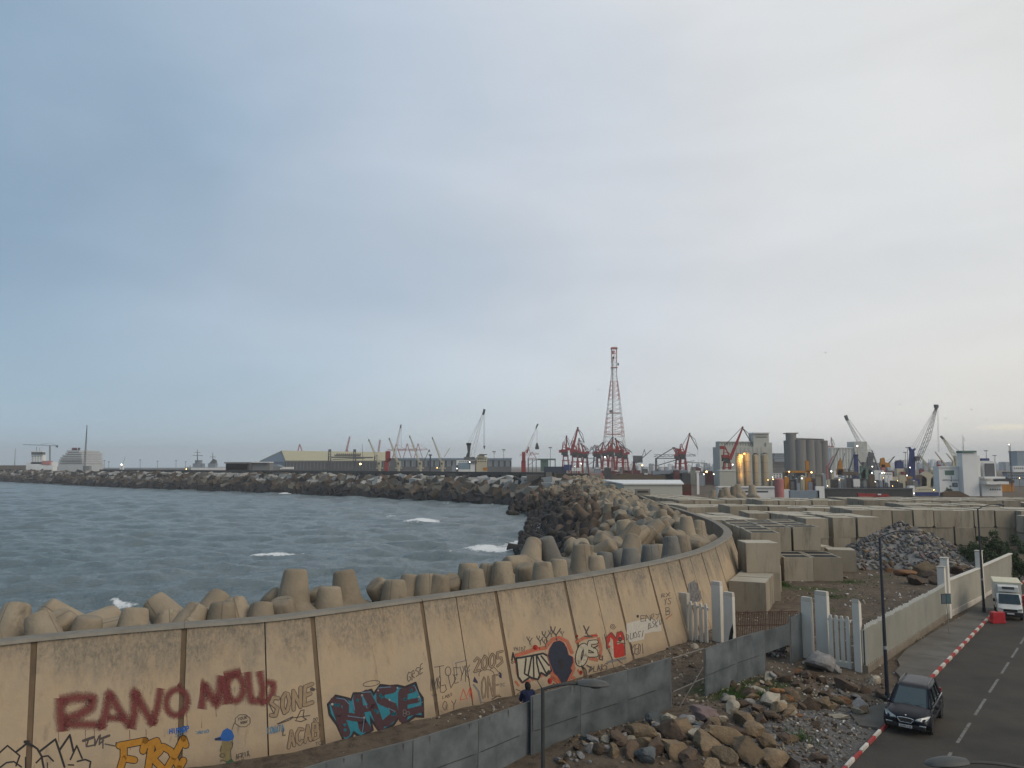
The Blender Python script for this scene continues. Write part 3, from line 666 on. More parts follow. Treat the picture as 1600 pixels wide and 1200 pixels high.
# --- SONE / ACAB outlines
def bubble(P, s, x0, y0, x1, y1, h, w, c, seed=0, fill=None, iw=None, base=None, **k):
    text(P, s, x0, y0, x1, y1, h, w, c, seed=seed, off=.006, **k); text(P, s, x0, y0, x1, y1, h, iw or w*.62, fill, seed=seed, off=.010, **k)
PC['wallfill'] = (.285, .205, .125)
P = Paint((400, 1040, 5.714)); bubble(P, 'SONE', 130, 460, 500, 330, 165, 40, 'ink', fill='wallfill', iw=28, gap=.36, jitter=4); P.blob([(480,205),(500,190),(535,210),(515,230),(485,225)], 'ink')
for q in ([(190,520),(330,455),(310,480),(200,522)], [(300,470),(480,445)], [(360,480),(400,400),(430,395),(420,460),(450,480)], [(120,350),(160,430),(200,400),(185,380)], [(350,490),(400,500),(450,480)]): P.stroke(q, 8, 'ink', .007)
P.done('thin black outline letters SONE under the red word end')
P = Paint((400, 1040, 5.714)); bubble(P, 'ACAB', 290, 730, 560, 640, 135, 34, 'ink', fill='wallfill', iw=23, gap=.3, jitter=3); text(P, 'TCS', 530, 715, 610, 690, 28, 5, 'ink', jitter=3); text(P, 'OO', 510, 500, 550, 490, 30, 5, 'ink'); P.blob([(550,520),(580,520),(565,545)], 'ink')
P.done('thin black outline letters ACAB near the wall foot')
P = Paint((400, 1040, 5.714)); text(P, 'CONATA', 100, 610, 250, 580, 55, 9, 'skyblue', jitter=5); text(P, 'L', 240, 625, 262, 620, 60, 8, 'ink', jitter=5); P.done('small pale blue tag under the SONE letters')
# --- RHSE burner
P = Paint((400, 1040, 5.714))
out_ = [(640,345),(710,265),(800,285),(850,300),(870,245),(930,245),(1030,212),(1050,250),(1110,170),(1190,180),(1260,175),(1330,190),(1425,150),(1450,230),(1490,290),(1495,460),(1420,455),(1315,530),(1275,460),(1230,530),(1110,600),(1020,480),(1045,575),(935,645),(870,600),(860,635),(795,695),(720,530),(655,440)]
P.blob(out_, 'navy', .005); P.stroke(out_, 16, 'black', .006, closed=True)
inn = [(655,350),(712,285),(800,300),(850,320),(872,262),(930,262),(1022,228),(1048,275),(1112,188),(1190,196),(1255,190),(1330,207),(1415,172),(1435,235),(1474,295),(1478,440),(1412,438),(1320,508),(1280,435),(1222,515),(1112,580),(1012,440),(1025,565),(935,625),(870,580),(848,622),(795,672),(735,525),(670,430)]
P.blob(inn, 'teal', .008)
LT = [([(700,320),(735,420),(800,600)],86),([(700,320),(800,330),(800,410),(740,440)],60),([(800,450),(930,470),(990,560)],70),([(905,290),(925,420),(960,560)],80),([(985,250),(1040,350),(1110,540)],74),([(900,400),(1050,370)],60),([(1220,210),(1110,230),(1110,310),(1220,360),(1240,440),(1160,510)],74),([(1310,240),(1310,470)],84),([(1310,235),(1400,210)],60),([(1330,330),(1440,310)],44),([(1320,430),(1470,390)],66)]
for q, w_ in LT: P.stroke(q, w_*1.0, 'maroon', .011)
for q in ([(720,290),(790,300),(835,350)], [(940,240),(1020,235)], [(1090,200),(1200,190)], [(820,450),(890,460),(965,470),(950,590)], [(950,270),(990,380)], [(1190,310),(1240,330)], [(1420,190),(1460,280),(1450,310)], [(1180,380),(1240,410)], [(860,290),(880,400)], [(1430,355),(1485,325)]): P.stroke(q, 7, 'skyblue', .014)
for x, y, r in ((680,345,12),(945,265,10),(965,465,10),(1088,222,9),(1190,305,9),(1455,280,10),(1262,200,8)): P.ell(x, y, r*.4, r*.4, r, 'white', .016)
for x, y in ((705,350),(735,352),(790,530),(795,575),(905,310),(1110,265),(1125,285),(1330,300),(1385,220),(1065,400),(1080,415),(1220,435),(1240,430)): P.ell(x, y, 7, 8, 14, 'teal', .014)
P.ell(1325, 410, 14, 18, 5, 'grey', .015); P.ell(1355, 425, 14, 14, 5, 'grey', .015); P.ell(1325, 440, 14, 14, 5, 'grey', .015)
P.done('maroon and teal burner lettering RHSE with black outline')
P = Paint((400, 1040, 5.714)); P.ell(1030, 160, 76, 24, 6, 'ink', .007, rot=-9); P.done('thin halo ring drawn over the teal lettering')
P = Paint((400, 1040, 5.714)); text(P, 'GRSE', 1350, 150, 1490, 60, 80, 7, 'ink', jitter=6); P.done('small black tag above the teal lettering by the joint')
# --- tags between joints
P = Paint((660, 1000, 8))
P.stroke([(150,340),(270,320)], 8, 'ink'); P.stroke([(215,330),(220,460)], 10, 'ink'); P.ell(320, 390, 36, 55, 9, 'ink'); text(P, 'EYK', 400, 540, 590, 500, 190, 8, 'ink', jitter=10, seed=2); P.stroke([(320,440),(355,600),(420,480),(380,430)], 9, 'ink'); text(P, 'IMO', 90, 640, 230, 600, 150, 9, 'ink', jitter=8, seed=3); P.stroke([(215,520),(225,650),(270,655),(300,620),(285,560),(240,570)], 9, 'ink'); text(P, 'LA', 120, 700, 180, 690, 30, 6, 'ink'); text(P, 'LABS', 250, 735, 370, 695, 35, 7, 'ink', jitter=4); text(P, 'IOY', 140, 890, 420, 860, 110, 8, 'ink', gap=.5, jitter=5)
for q in ([(410,290),(560,250)], [(420,300),(430,450)], [(500,330),(560,420),(590,370)]): P.stroke(q, 12, 'grey', .006)
P.done('crowded black handwriting on the panel left of 2005')
P = Paint((660, 1000, 8)); P.stroke([(470,750),(510,610),(560,740)], 9, 'lightred'); P.stroke([(470,750),(540,735)], 7, 'lightred'); P.stroke([(560,690),(590,600),(595,720),(610,600),(630,760)], 9, 'lightred'); P.done('red zigzag letters AW beside the thin joint')
P = Paint((660, 1000, 8)); text(P, '2005', 650, 400, 1000, 310, 170, 32, 'ink', gap=.25, off=.006); text(P, '2005', 650, 400, 1000, 310, 170, 17, 'wallfill', gap=.25, off=.010)
P.done('outlined year 2005 on the panel before the red piece')
P = Paint((660, 1000, 8))
P.ell(800, 430, 95, 60, 8, 'ink', a0=160, a1=380); text(P, 'ONE', 740, 730, 960, 690, 260, 20, 'ink', gap=.3, seed=4, off=.006); text(P, 'ONE', 740, 730, 960, 690, 260, 10, 'wallfill', gap=.3, seed=4, off=.010)
P.blob([(630,520),(650,455),(690,520),(690,545)], 'violet'); P.blob([(945,430),(960,395),(990,420),(990,480),(965,470)], 'violet'); P.stroke([(640,560),(700,640),(730,780)], 24, 'grey', .005); P.stroke([(870,740),(940,700),(980,710)], 14, 'ink'); P.stroke([(720,790),(900,760),(1000,730)], 6, 'ink'); text(P, 'TC', 970, 590, 1030, 575, 40, 6, 'ink'); P.stroke([(850,370),(880,320),(950,400)], 8, 'ink')
P.done('black scribbled figure letters under the year 2005')
# --- red piece with cream letters and dark blob
P = Paint((790, 960, 6.154))
def sp(pts, w, c, o=.006): P.stroke(pts, w, c, o, True)
for q, w_ in (([(90,395),(130,385),(250,345),(380,320),(450,240),(520,225),(590,260),(640,380)],60), ([(100,420),(110,560),(150,650),(240,640)],44), ([(240,620),(330,580),(430,540),(520,660)],90), ([(640,420),(650,520),(600,640)],70), ([(430,600),(500,650),(560,670)],60), ([(640,600),(690,640)],50), ([(90,640),(130,690)],40)): sp(q, w_*.85, 'orange')
for q in ([(90,400),(200,378),(300,345),(400,330)], [(440,235),(510,215),(590,250)], [(620,300),(640,380)]): P.stroke(q, 8, 'lightred', .008)
P.ell(285, 318, 12, 13, 26, 'crimson', .009); P.ell(425, 640, 10, 18, 24, 'crimson', .009); P.ell(325, 325, 3, 8, 8, 'crimson', .009); P.ell(460, 668, 4, 5, 9, 'crimson', .009)
UW = [([(130,430),(140,520),(160,620),(215,590),(190,430)],'c'),]
lett = [(100,420),(150,415),(260,395),(360,375),(405,400),(430,480),(440,540),(390,590),(340,560),(310,625),(230,605),(160,655),(120,600)]
P.blob(lett, 'cream', .009); P.stroke(lett, 19, 'black', .011, closed=True)
for q in ([(195,425),(180,570),(215,590),(250,400)], [(265,400),(270,600)], [(295,390),(300,470),(325,580)], [(300,395),(390,570),(415,540)], [(215,590),(235,600)], [(340,400),(415,490)]): P.stroke(q, 16, 'black', .011)
bl = [(405,400),(420,330),(460,265),(520,250),(560,275),(590,330),(605,390),(645,410),(650,460),(625,520),(640,540),(600,620),(575,680),(540,670),(500,600),(460,560),(425,470)]
P.blob(bl, 'navy', .013); P.stroke(bl, 9, 'lightred', .012, closed=True); P.blob([(500,440),(540,420),(560,500),(530,540)], 'black', .015)
for bx, by, sc in ((490,225,1.25),(395,250,1.0),(335,275,.8),(235,275,.7),(385,300,.7),(440,205,.6),(545,200,.5)):
    P.stroke([(bx,by+20*sc),(bx-5*sc,by-20*sc),(bx-40*sc,by-60*sc),(bx-45*sc,by-85*sc)], 9*sc+2, 'ink', .008); P.stroke([(bx-5*sc,by-20*sc),(bx+30*sc,by-70*sc)], 8*sc+2, 'ink', .008); P.stroke([(bx-22*sc,by-45*sc),(bx-10*sc,by-85*sc)], 6*sc+2, 'ink', .008)
text(P, 'VNIOT', 75, 350, 190, 350, 36, 5, 'ink', jitter=5); P.stroke([(60,440),(70,370),(90,440)], 16, 'black'); P.ell(65, 462, 8, 10, 6, 'black'); P.ell(95, 455, 6, 8, 12, 'crimson'); P.stroke([(100,720),(150,740),(110,770),(140,790)], 8, 'ink'); P.blob([(460,620),(470,600),(480,630)], 'black')
P.done('red flaming piece with cream letters and a dark navy blob')
P = Paint((790, 960, 6.154))
for q, w_ in (([(670,270),(760,225),(880,200)],60), ([(890,220),(915,330),(905,420)],54), ([(800,420),(890,440)],60), ([(690,530),(720,570)],40)): sp(q, w_*.8, 'orange')
P.ell(687, 208, 5, 6, 12, 'crimson', .009); P.ell(722, 560, 7, 14, 16, 'crimson', .009); P.stroke([(830,205),(880,205)], 14, 'crimson', .009)
P.ell(735, 390, 34, 88, 62, 'black', .008, rot=12); P.ell(735, 390, 34, 88, 44, 'cream', .011, rot=12)
q = [(870,265),(810,270),(800,320),(860,350),(870,390),(800,390)]; P.stroke(q, 50, 'black', .008); P.stroke(q, 33, 'cream', .011); P.stroke([(845,325),(885,300)], 12, 'black', .012)
for q in ([(730,490),(770,530),(780,590)], [(780,490),(835,520),(800,555),(820,500)], [(905,390),(900,430),(930,440),(930,400)], [(750,110),(790,200),(830,215)], [(770,180),(800,120)], [(760,210),(810,215)]): P.stroke(q, 12, 'ink', .012)
text(P, 'LARS', 845, 555, 975, 525, 60, 8, 'ink', jitter=6); P.done('cream letters OS in a red glow right of the navy blob')
P = Paint((790, 960, 6.154))
P.stroke([(985,310),(985,220),(1015,190),(1050,240),(1060,400)], 40, 'crimson', .007); P.stroke([(1080,240),(1080,180),(1115,180),(1130,230)], 34, 'crimson', .007); P.blob([(1045,300),(1130,270),(1145,330),(1145,400),(1060,420)], 'crimson', .009); P.stroke([(1000,290),(1020,250),(1030,420)], 22, 'cream', .010); P.ell(1100, 240, 10, 16, 14, 'ink', .011)
for q in ([(970,330),(965,220),(1015,175),(1060,235),(1070,180),(1110,160),(1140,220),(1150,390)], [(950,190),(980,330),(1030,440)], [(1070,430),(1120,470)], [(1070,270),(1150,280)]): P.stroke(q, 8, 'ink', .012)
P.stroke([(980,460),(1150,420)], 22, 'grey', .006); 
sp_ = [(1030+ (30-t*1.1)*math.cos(t*.55), 115+(30-t*1.1)*math.sin(t*.55)) for t in range(26)]; P.stroke(sp_, 5, 'ink')
P.done('red and cream figure piece with a spiral above it')
P = Paint((790, 960, 6.154))
P.blob([(1160,90),(1260,60),(1380,40),(1490,60),(1500,160),(1400,170),(1340,185),(1330,240),(1190,270),(1165,200)], 'patch', .005)
text(P, 'ENRY', 1300, 70, 1480, 40, 55, 6, 'ink', jitter=8); text(P, 'BSKU', 1370, 140, 1500, 100, 60, 6, 'ink', jitter=8, seed=5); text(P, 'DUOSI', 1160, 250, 1330, 210, 60, 6, 'ink', jitter=7, seed=6); text(P, 'KEDI', 1215, 385, 1330, 375, 90, 7, 'ink', jitter=7, seed=7); P.ell(1270, 18, 6, 8, 12, 'ink')
P.done('white painted patch with black handwriting on the wall')
P = Paint((780, 740, 4)); text(P, 'RX', 1015, 775, 1065, 765, 22, 4, 'ink'); text(P, 'YS', 1030, 820, 1070, 810, 35, 4, 'ink', jitter=5); text(P, 'B', 1040, 885, 1068, 880, 45, 4, 'ink', jitter=4); P.stroke([(1040,910),(1080,880)], 8, 'orange', .006, True); P.done('thin black tags on the panel before the white posts')
P = Paint((780, 740, 4)); P.blob([(1178,690),(1220,665),(1245,700),(1265,780),(1250,800),(1200,810),(1180,740)], 'grey', .006); text(P, 'ASX', 1190, 740, 1240, 730, 50, 3, 'ink', jitter=8); text(P, 'BOX', 1205, 800, 1255, 790, 50, 3, 'ink', jitter=8, seed=3); P.done('grey paint patch scribbled over, near the white posts')
# ================================================================== tetrapods
TETM = mat('tetrapod_concrete', (.285, .238, .172), (.195, .162, .120), .9, rough=.92, bump=.45, bscale=7, objvar=.22, stain=((.10,.085,.065), .8, .56, .72, (1,1,.6)), seam=(.09,.075,.055))
TETG = mat('tetrapod_concrete_grey', (.19, .185, .165), (.135, .13, .118), .9, rough=.92, bump=.45, bscale=7, objvar=.15, stain=((.08,.075,.065), .8, .56, .72, (1,1,.6)), seam=(.07,.065,.06))
TETW = mat('tetrapod_concrete_wet', (.040, .034, .030), (.022, .020, .019), .9, rough=.75, bump=.5, bscale=5, objvar=.25)
TETB = mat('tetrapod_concrete_brown', (.120, .086, .060), (.072, .054, .040), .9, rough=.9, bump=.4, bscale=6, objvar=.25)
DIRS = [Vector((0, 0, 1))]+[Vector((math.cos(a)*math.sqrt(8)/3, math.sin(a)*math.sqrt(8)/3, -1/3)) for a in (0, 2.0944, 4.18879)]
def tet_mesh(name, mat_, voxel):
    m = MB()
    for d in DIRS:
        u = d.orthogonal().normalized(); v = d.cross(u); prof = [(1.0, -.2), (.60, 2.10), (.56, 2.22), (.46, 2.28)]; n = 20; vs = []
        for r, z in prof: vs += [d*z+(u*math.cos(2*math.pi*i/n)+v*math.sin(2*math.pi*i/n))*r for i in range(n)]
        fs = [(k*n+i, k*n+(i+1) % n, (k+1)*n+(i+1) % n, (k+1)*n+i) for k in range(3) for i in range(n)]+[tuple(reversed(range(n))), tuple(range(3*n, 4*n))]
        m.add(vs, fs)
    m.lathe([(.02,-1.0),(.5,-.87),(.87,-.5),(1.0,0),(.87,.5),(.5,.87),(.02,1.0)], n=16)
    me = m.mesh(name+'_src', mat_)
    if voxel:
        o = bpy.data.objects.new('tmp', me); COL.objects.link(o); md = o.modifiers.new('r', 'REMESH'); md.mode = 'VOXEL'; md.voxel_size = voxel; md.use_smooth_shade = True
        sm = o.modifiers.new('s', 'SMOOTH'); sm.iterations = 1; sm.factor = .5
        bpy.context.view_layer.update(); dg = bpy.context.evaluated_depsgraph_get(); m2 = bpy.data.meshes.new_from_object(o.evaluated_get(dg)); bpy.data.objects.remove(o)
        m2.name = name; m2.materials.clear(); m2.materials.append(mat_); m2.polygons.foreach_set('use_smooth', [True]*len(m2.polygons)); return m2
    me.name = name; me.polygons.foreach_set('use_smooth', [True]*len(me.polygons))
    try: me.set_sharp_from_angle(angle=math.radians(50))
    except Exception: pass
    return me
TN = tet_mesh('tetrapod', TETM, .105)
def recol(me, m_): c = me.copy(); c.materials.clear(); c.materials.append(m_); return c
TNG = recol(TN, TETG); TL = tet_mesh('tetrapod_far', TETM, 0); TLW = recol(TL, TETW); TLB = recol(TL, TETB); TLG = recol(TL, TETG); TNB = recol(TN, TETB); TNW = recol(TN, TETW)
def place_tet(me, loc, rot, sc, label, group):
    o = link('tetrapod', me); o.location = loc; o.rotation_mode = 'QUATERNION'; o.rotation_quaternion = rot; o.scale = (sc, sc, sc); tag(o, label, 'tetrapod', group); return o
def updir(az, tilt, roll):                    # leg 0 leans `tilt` from vertical towards compass az (radians, 0=+X)
    d = Vector((math.cos(az)*math.sin(tilt), math.sin(az)*math.sin(tilt), math.cos(tilt))); return d.to_track_quat('Z', 'Y') @ Quaternion((0, 0, 1), roll)
# ones whose tip shows over the wall: (px, y of tip, setback behind wall, tilt az deg, tilt deg, roll, shade, words)
NEAR = [(-28,975,2.4,200,10,.3,'t','stubby'),(28,938,4.6,100,25,1.2,'t','round-ended'),(70,936,4.2,215,48,.2,'t','leaning'),(92,952,2.9,265,62,.8,'t','end-on pointing at the street'),(140,962,2.3,20,10,2.0,'t','squat'),
 (212,948,2.5,90,12,.5,'t','upright flat-topped'),(240,925,4.4,170,58,.1,'t','long sloping'),(262,950,3.2,120,30,1.6,'t','half-hidden'),(285,962,2.3,200,55,.7,'t','slanting grey-brown'),(345,918,4.6,70,42,.4,'t','peaked'),(348,941,2.5,90,6,1.9,'t','short upright'),(385,950,3.4,10,70,.6,'t','low-lying'),
 (365,930,3.6,140,30,1.1,'t','broad sloping'),(312,938,3.0,60,38,2.2,'t','slanting pale'),(410,938,2.6,100,20,.9,'t','chunky'),(420,918,4.4,200,40,1.5,'t','low leaning'),(60,952,3.0,150,35,1.8,'t','half-hidden leaning'),(440,934,2.4,250,15,.4,'t','squat rounded'),(462,889,3.4,80,7,1.0,'t','tall dominant'),(492,916,4.0,200,24,1.3,'t','darker tilted'),(515,917,2.5,90,5,.2,'t','flat-topped'),(537,890,4.2,150,10,2.3,'t','tall tapering'),(585,902,3.7,215,42,.6,'t','tilted with its end facing left'),(617,906,2.5,90,6,1.4,'t','broad flat-topped'),(643,896,3.8,60,14,.3,'t','back-row'),(668,896,3.0,90,8,1.9,'t','seamed upright'),(688,897,2.6,30,10,.9,'t','narrow'),(704,896,3.2,265,50,.4,'t','round-ended'),
 (732,880,3.8,100,6,.2,'t','tall back'),(740,889,2.5,90,5,1.2,'t','marked front'),(764,880,4.2,60,12,2.0,'t','slim back'),(785,877,3.0,95,7,.6,'t','rounded tall'),(818,880,4.6,240,18,1.4,'t','dome-topped'),(848,878,2.6,90,6,.1,'t','flat-topped wide'),(872,873,3.6,70,10,1.0,'t','square-topped back'),
 (908,851,3.6,95,5,1.8,'t','tallest'),(930,868,2.6,90,6,.8,'t','clean flat-topped'),(945,862,4.2,60,10,.4,'g','grey back'),(962,856,5.2,150,30,1.3,'g','grey sloping'),(985,856,2.7,90,8,.2,'g','grey flat-topped'),(990,845,6.8,120,30,2.2,'g','grey peaked'),(1015,851,2.7,95,6,1.5,'g','grey seamed'),(1030,850,4.6,60,8,.6,'t','tan back'),(1048,838,2.7,90,5,.9,'g','dark grey upright'),
 (1066,836,2.8,90,5,2.0,'t','olive upright'),(1090,826,2.8,85,6,.3,'t','upright'),(1106,821,3.0,80,7,1.1,'t','shaded upright'),(1072,807,7.6,95,6,.2,'t','big upright lone-standing'),(1040,822,7.0,190,55,.5,'t','leaning tan'),(1062,827,5.4,60,35,1.4,'t','crouched'),(1092,812,6.0,70,18,2.1,'t','low back'),(1108,815,4.6,110,18,.6,'t','low grey-topped')]
rr = random.Random(5); POS = []
wbig = [("beside the one above it",)]
for i, (px, yt, sb, az_, ti, ro, sh, wd) in enumerate(NEAR):
    ti = min(ti, 46)
    # wall distance under this pixel: intersect view azimuth with the wall curve
    u = (px-800)/F; best = min(range(int(len(WC)*.55)), key=lambda k: abs(WC[k].x/WC[k].y-u*1.0 if WC[k].y > 5 else 9)+(.0 if WC[k].y < 62 else 9))
    Yd = WC[best].y+.5; uu = WC[best].x/WC[best].y
    dw = lambda Y: min((q-Vector((uu*Y, Y))).length for q in WC[:260])
    while dw(Yd) < sb-.15 and Yd < WC[best].y+14: Yd += .2
    if dw(Yd) < 2.1: continue
    tip = atY(px, yt, Yd); d = Vector((math.cos(math.radians(az_))*math.sin(math.radians(ti)), math.sin(math.radians(az_))*math.sin(math.radians(ti)), math.cos(math.radians(ti))))
    sc = .86 if px < 430 else .9
    tip.z -= .56*sc*math.sin(math.radians(ti)); c = tip-d*2.2*sc
    if ti > 55: c = tip-d*1.6*sc
    me = TN if sh == 't' else TNG
    where = ('at the left end of the wall' if px < 0 else 'above the first red letters' if px < 200 else 'above the last red letters' if px < 420 else 'above the teal lettering' if px < 660 else 'above the year 2005' if px < 800 else 'above the red flaming piece' if px < 900 else 'where the wall starts to bend' if px < 1000 else 'inside the wall bend')
    place_tet(me, c, updir(math.radians(az_), math.radians(ti), ro), sc, '%s tan tetrapod rising over the wall %s' % (wd, where) if sh == 't' else '%s tetrapod rising over the wall %s' % (wd, where), 'tetrapods standing close behind the sea wall')
    POS.append(c)
# the slope between wall and sea
def slope_z(t):                                # t = 0 at the wall, 1 at the waterline
    return 2.7+min(1.4, t*4.5) - max(0, t-.42)*10.5
cand = []
s = 8.0
while s < WLEN-2:
    c, n = wc(s); far = c.y > 105; wd = 19.5 if c.y > 60 else 18
    o = 3.1
    while o < wd+3:
        p = c-n*(o+rr.uniform(-.7, .7)); t = o/wd
        z = slope_z(min(t, 1.12))+rr.uniform(-.4, .5)
        if c.y > 130: z += min(1, (c.y-130)/100)*1.6*max(0, 1-t)
        cand.append((Vector((p.x+rr.uniform(-.5,.5), p.y+rr.uniform(-.5,.5), z)), t, c.y)); o += 2.15
    s += 2.35 if c.y > 60 else 2.6
keep = []
for p, t, cy in cand:
    if any((p-q).length < 2.0 for q in POS): continue
    if min((w_-p.to_2d()).length for w_ in WC[::3]) < 2.75: continue
    if p.y < 52:                              # must stay under the line of sight over the wall for the hand-placed skyline
        u_ = p.x/p.y; k = min(range(int(len(WC)*.5)), key=lambda k: abs(WC[k].x/max(WC[k].y, 1)-u_)+(0 if WC[k].y < 75 else 9)); Yw = WC[k].y
        zmax = H-(H-ZT)*p.y/Yw-1.6
        if p.z > zmax: p.z = zmax
        if p.z < -5.0: continue
    keep.append((p, t, cy))
keep.sort(key=lambda q: q[0].length)
def rot_rand(r):
    q = Quaternion((r.gauss(0,1), r.gauss(0,1), r.gauss(0,1), r.gauss(0,1))); q.normalize(); return q
vis = [k for k in keep if k[0].y > 50]; hid = [k for k in keep if k[0].y <= 50]
NB = 250
for j, (p, t, cy) in enumerate(vis[:NB]+hid[:0]):
    wet = t+rr.uniform(-.1, .1); near = p.y < 110
    me = (TNW if near else TLW) if wet > .80 else (TNB if near else TLB) if wet > .56 else (TN if near else TL)
    if me in (TN, TL) and rr.random() < .12: me = TNG if near else TLG
    zn = 'nearest the white wave splash' if p.y < 85 else 'level with the bend' if p.y < 105 else 'just beyond the bend' if p.y < 130 else 'half way to the white shed' if p.y < 165 else 'near the breakwater root'
    rq = rot_rand(rr); mz = max((rq @ d).z for d in DIRS); po = 'upright' if mz > .86 else 'sprawled' if mz < .62 else 'leaning'
    bd = 'wet black tetrapod at the waterline' if wet > .80 else 'damp brown tetrapod low on the slope' if wet > .68 else 'brown tetrapod midway up the slope' if wet > .56 else 'tan tetrapod on the crest of the pile' if wet > .28 else 'dry tan tetrapod close along the wall'
    g = bd+', '+zn; lab = '%s %s, row %d from wall, %s' % (po, 'wet black tetrapod' if wet > .8 else 'damp brown tetrapod' if wet > .68 else 'brown tetrapod' if wet > .56 else 'tan tetrapod' if wet > .28 else 'dry tan tetrapod', int(t*19/2.4), zn+(', left part' if p.x/p.y < .12 else ', middle part' if p.x/p.y < .18 else ', right part'))
    place_tet(me, p, rq, rr.uniform(.9, 1.0), lab, g)
for (p, t, cy) in hid:
    place_tet(TL if t < .5 else TLW, p, rot_rand(rr), .92, 'tetrapod in the lower rows hidden behind the near wall', 'tetrapods in lower rows behind the near wall')
far = vis[NB:]
# the pile continues round the root of the breakwater
for q in range(150):
    a = rr.random(); p = at(835, 800, ZS).lerp(Vector((31, 284, 0)), a); p += Vector((rr.uniform(-9, 5), rr.uniform(-22, 8), 0)); p.z = -2.5+7.6*min(1, a*1.15)+rr.uniform(-.6, .8); far.append((p, 1-a, 250))
for nm, lo, hi, mt in (('wet', .74, 9, TETW), ('brown', .5, .74, TETB), ('tan', -1, .5, TETM)):
    m = MB(); src = MB()
    for d in DIRS: src.tube(Vector((0,0,0)), d*2.15, .95, .60, 9)
    for (p, t, cy) in far:
        tt = t+rr.uniform(-.12, .12)
        if not (lo < tt <= hi): continue
        M = Matrix.Translation(p) @ rot_rand(rr).to_matrix().to_4x4(); m.add([M @ Vector(v) for v in src.v], src.f)
    o = m.build('tetrapod_mass', mt, smooth=True); tag(o, {'wet': 'far wet black tetrapods at the foot of the breakwater root', 'brown': 'far brown tetrapods half way up towards the breakwater root', 'tan': 'far pale tetrapods along the top towards the breakwater root'}[nm], 'tetrapods', kind='stuff')
# rubble core under the tetrapods so no gaps show water or sky
m = MB(); vs = []; ks = list(range(0, len(WC), 6))
for k in ks:
    c, n = WC[k], WN[k]
    for o, z in ((.65, 2.6), (6, 2.4), (12, .2), (19, -3.2), (22, -5)): q = c-n*o; vs.append((q.x, q.y, z if c.y > 50 else min(z, 1.2)))
fs = [(a*5+j, a*5+j+1, a*5+j+6, a*5+j+5) for a in range(len(ks)-1) for j in range(4)]
m.add(vs, fs); tag(m.build('rubble_core', mat('core_rock', (.035,.03,.026), (.018,.016,.015), .8, bump=.6)), kind='structure')
# ================================================================== breakwater of tumbled cubes
BLT = mat('breakwater_slab_top', (.42, .42, .40), (.29, .285, .27), .6, rough=.9, bump=.3, objvar=.2)
BLB = mat('breakwater_block_brown', (.135, .10, .068), (.075, .058, .044), .45, rough=.92, bump=.5, bscale=4, objvar=.4)
BLD = mat('breakwater_block_dark', (.028, .026, .026), (.016, .015, .016), .5, rough=.8, bump=.5, objvar=.3)
BLG = mat('breakwater_block_grey', (.155, .14, .115), (.09, .083, .07), .45, rough=.92, bump=.5, bscale=4, objvar=.3)
BC = interp_curve([(p.x, p.y) for p in BW], 1.0)
def bw_frame(s):
    i = max(1, min(len(BC)-2, int(s))); t = (BC[i+1]-BC[i-1]).normalized(); return BC[i], Vector((t.y, -t.x)), t
cube = {}
for nm, m_ in (('t', BLT), ('b', BLB), ('d', BLD), ('g', BLG)):
    me = MB().box(-.5, -.5, -.5, .5, .5, .5).mesh('concrete_cube', m_); bm = bmesh.new(); bm.from_mesh(me); bmesh.ops.bevel(bm, geom=bm.edges[:], offset=.035, segments=1, affect='EDGES'); bm.to_mesh(me); bm.free(); cube[nm] = me
blocks = []; r2 = random.Random(11); s = -14.0
while s < len(BC)-2:
    c, n, t = bw_frame(s); far_k = 1+max(0, (c.length-300))/450
    for lvl, (o, z) in enumerate(((-.8,-3.0),(1.4,-1.2),(3.8,.6),(6.6,2.5),(9.2,4.1),(12.2,5.0))):
        if s < 0: c2 = BC[0]-t*(-s)
        else: c2 = c
        p = c2+n*(o+r2.uniform(-1,1))+t*r2.uniform(-1,1); zz = z+r2.uniform(-.5,.5)
        k = 'd' if lvl == 0 or (lvl == 1 and r2.random() < .7) or r2.random() < .12 else ('t' if (lvl >= 3 and r2.random() < (.9 if lvl == 5 else .55 if lvl == 4 else .25)) else ('b' if r2.random() < .62 else 'g'))
        blocks.append((Vector((p.x, p.y, zz)), k, lvl, s))
    s += 3.3
blocks.sort(key=lambda b: b[0].length)
def bw_rot(k):
    if k == 't': return Matrix.Rotation(r2.uniform(0, 3), 3, 'Z') @ Matrix.Rotation(r2.uniform(-.34, .12), 3, 'X') @ Matrix.Rotation(r2.uniform(-.3, .3), 3, 'Y')
    return Matrix.Rotation(r2.uniform(0, 3.1), 3, 'Z') @ Matrix.Rotation(r2.uniform(-.8, .8), 3, 'X') @ Matrix.Rotation(r2.uniform(-.6, .6), 3, 'Y')
mm = {k: MB() for k in cube}
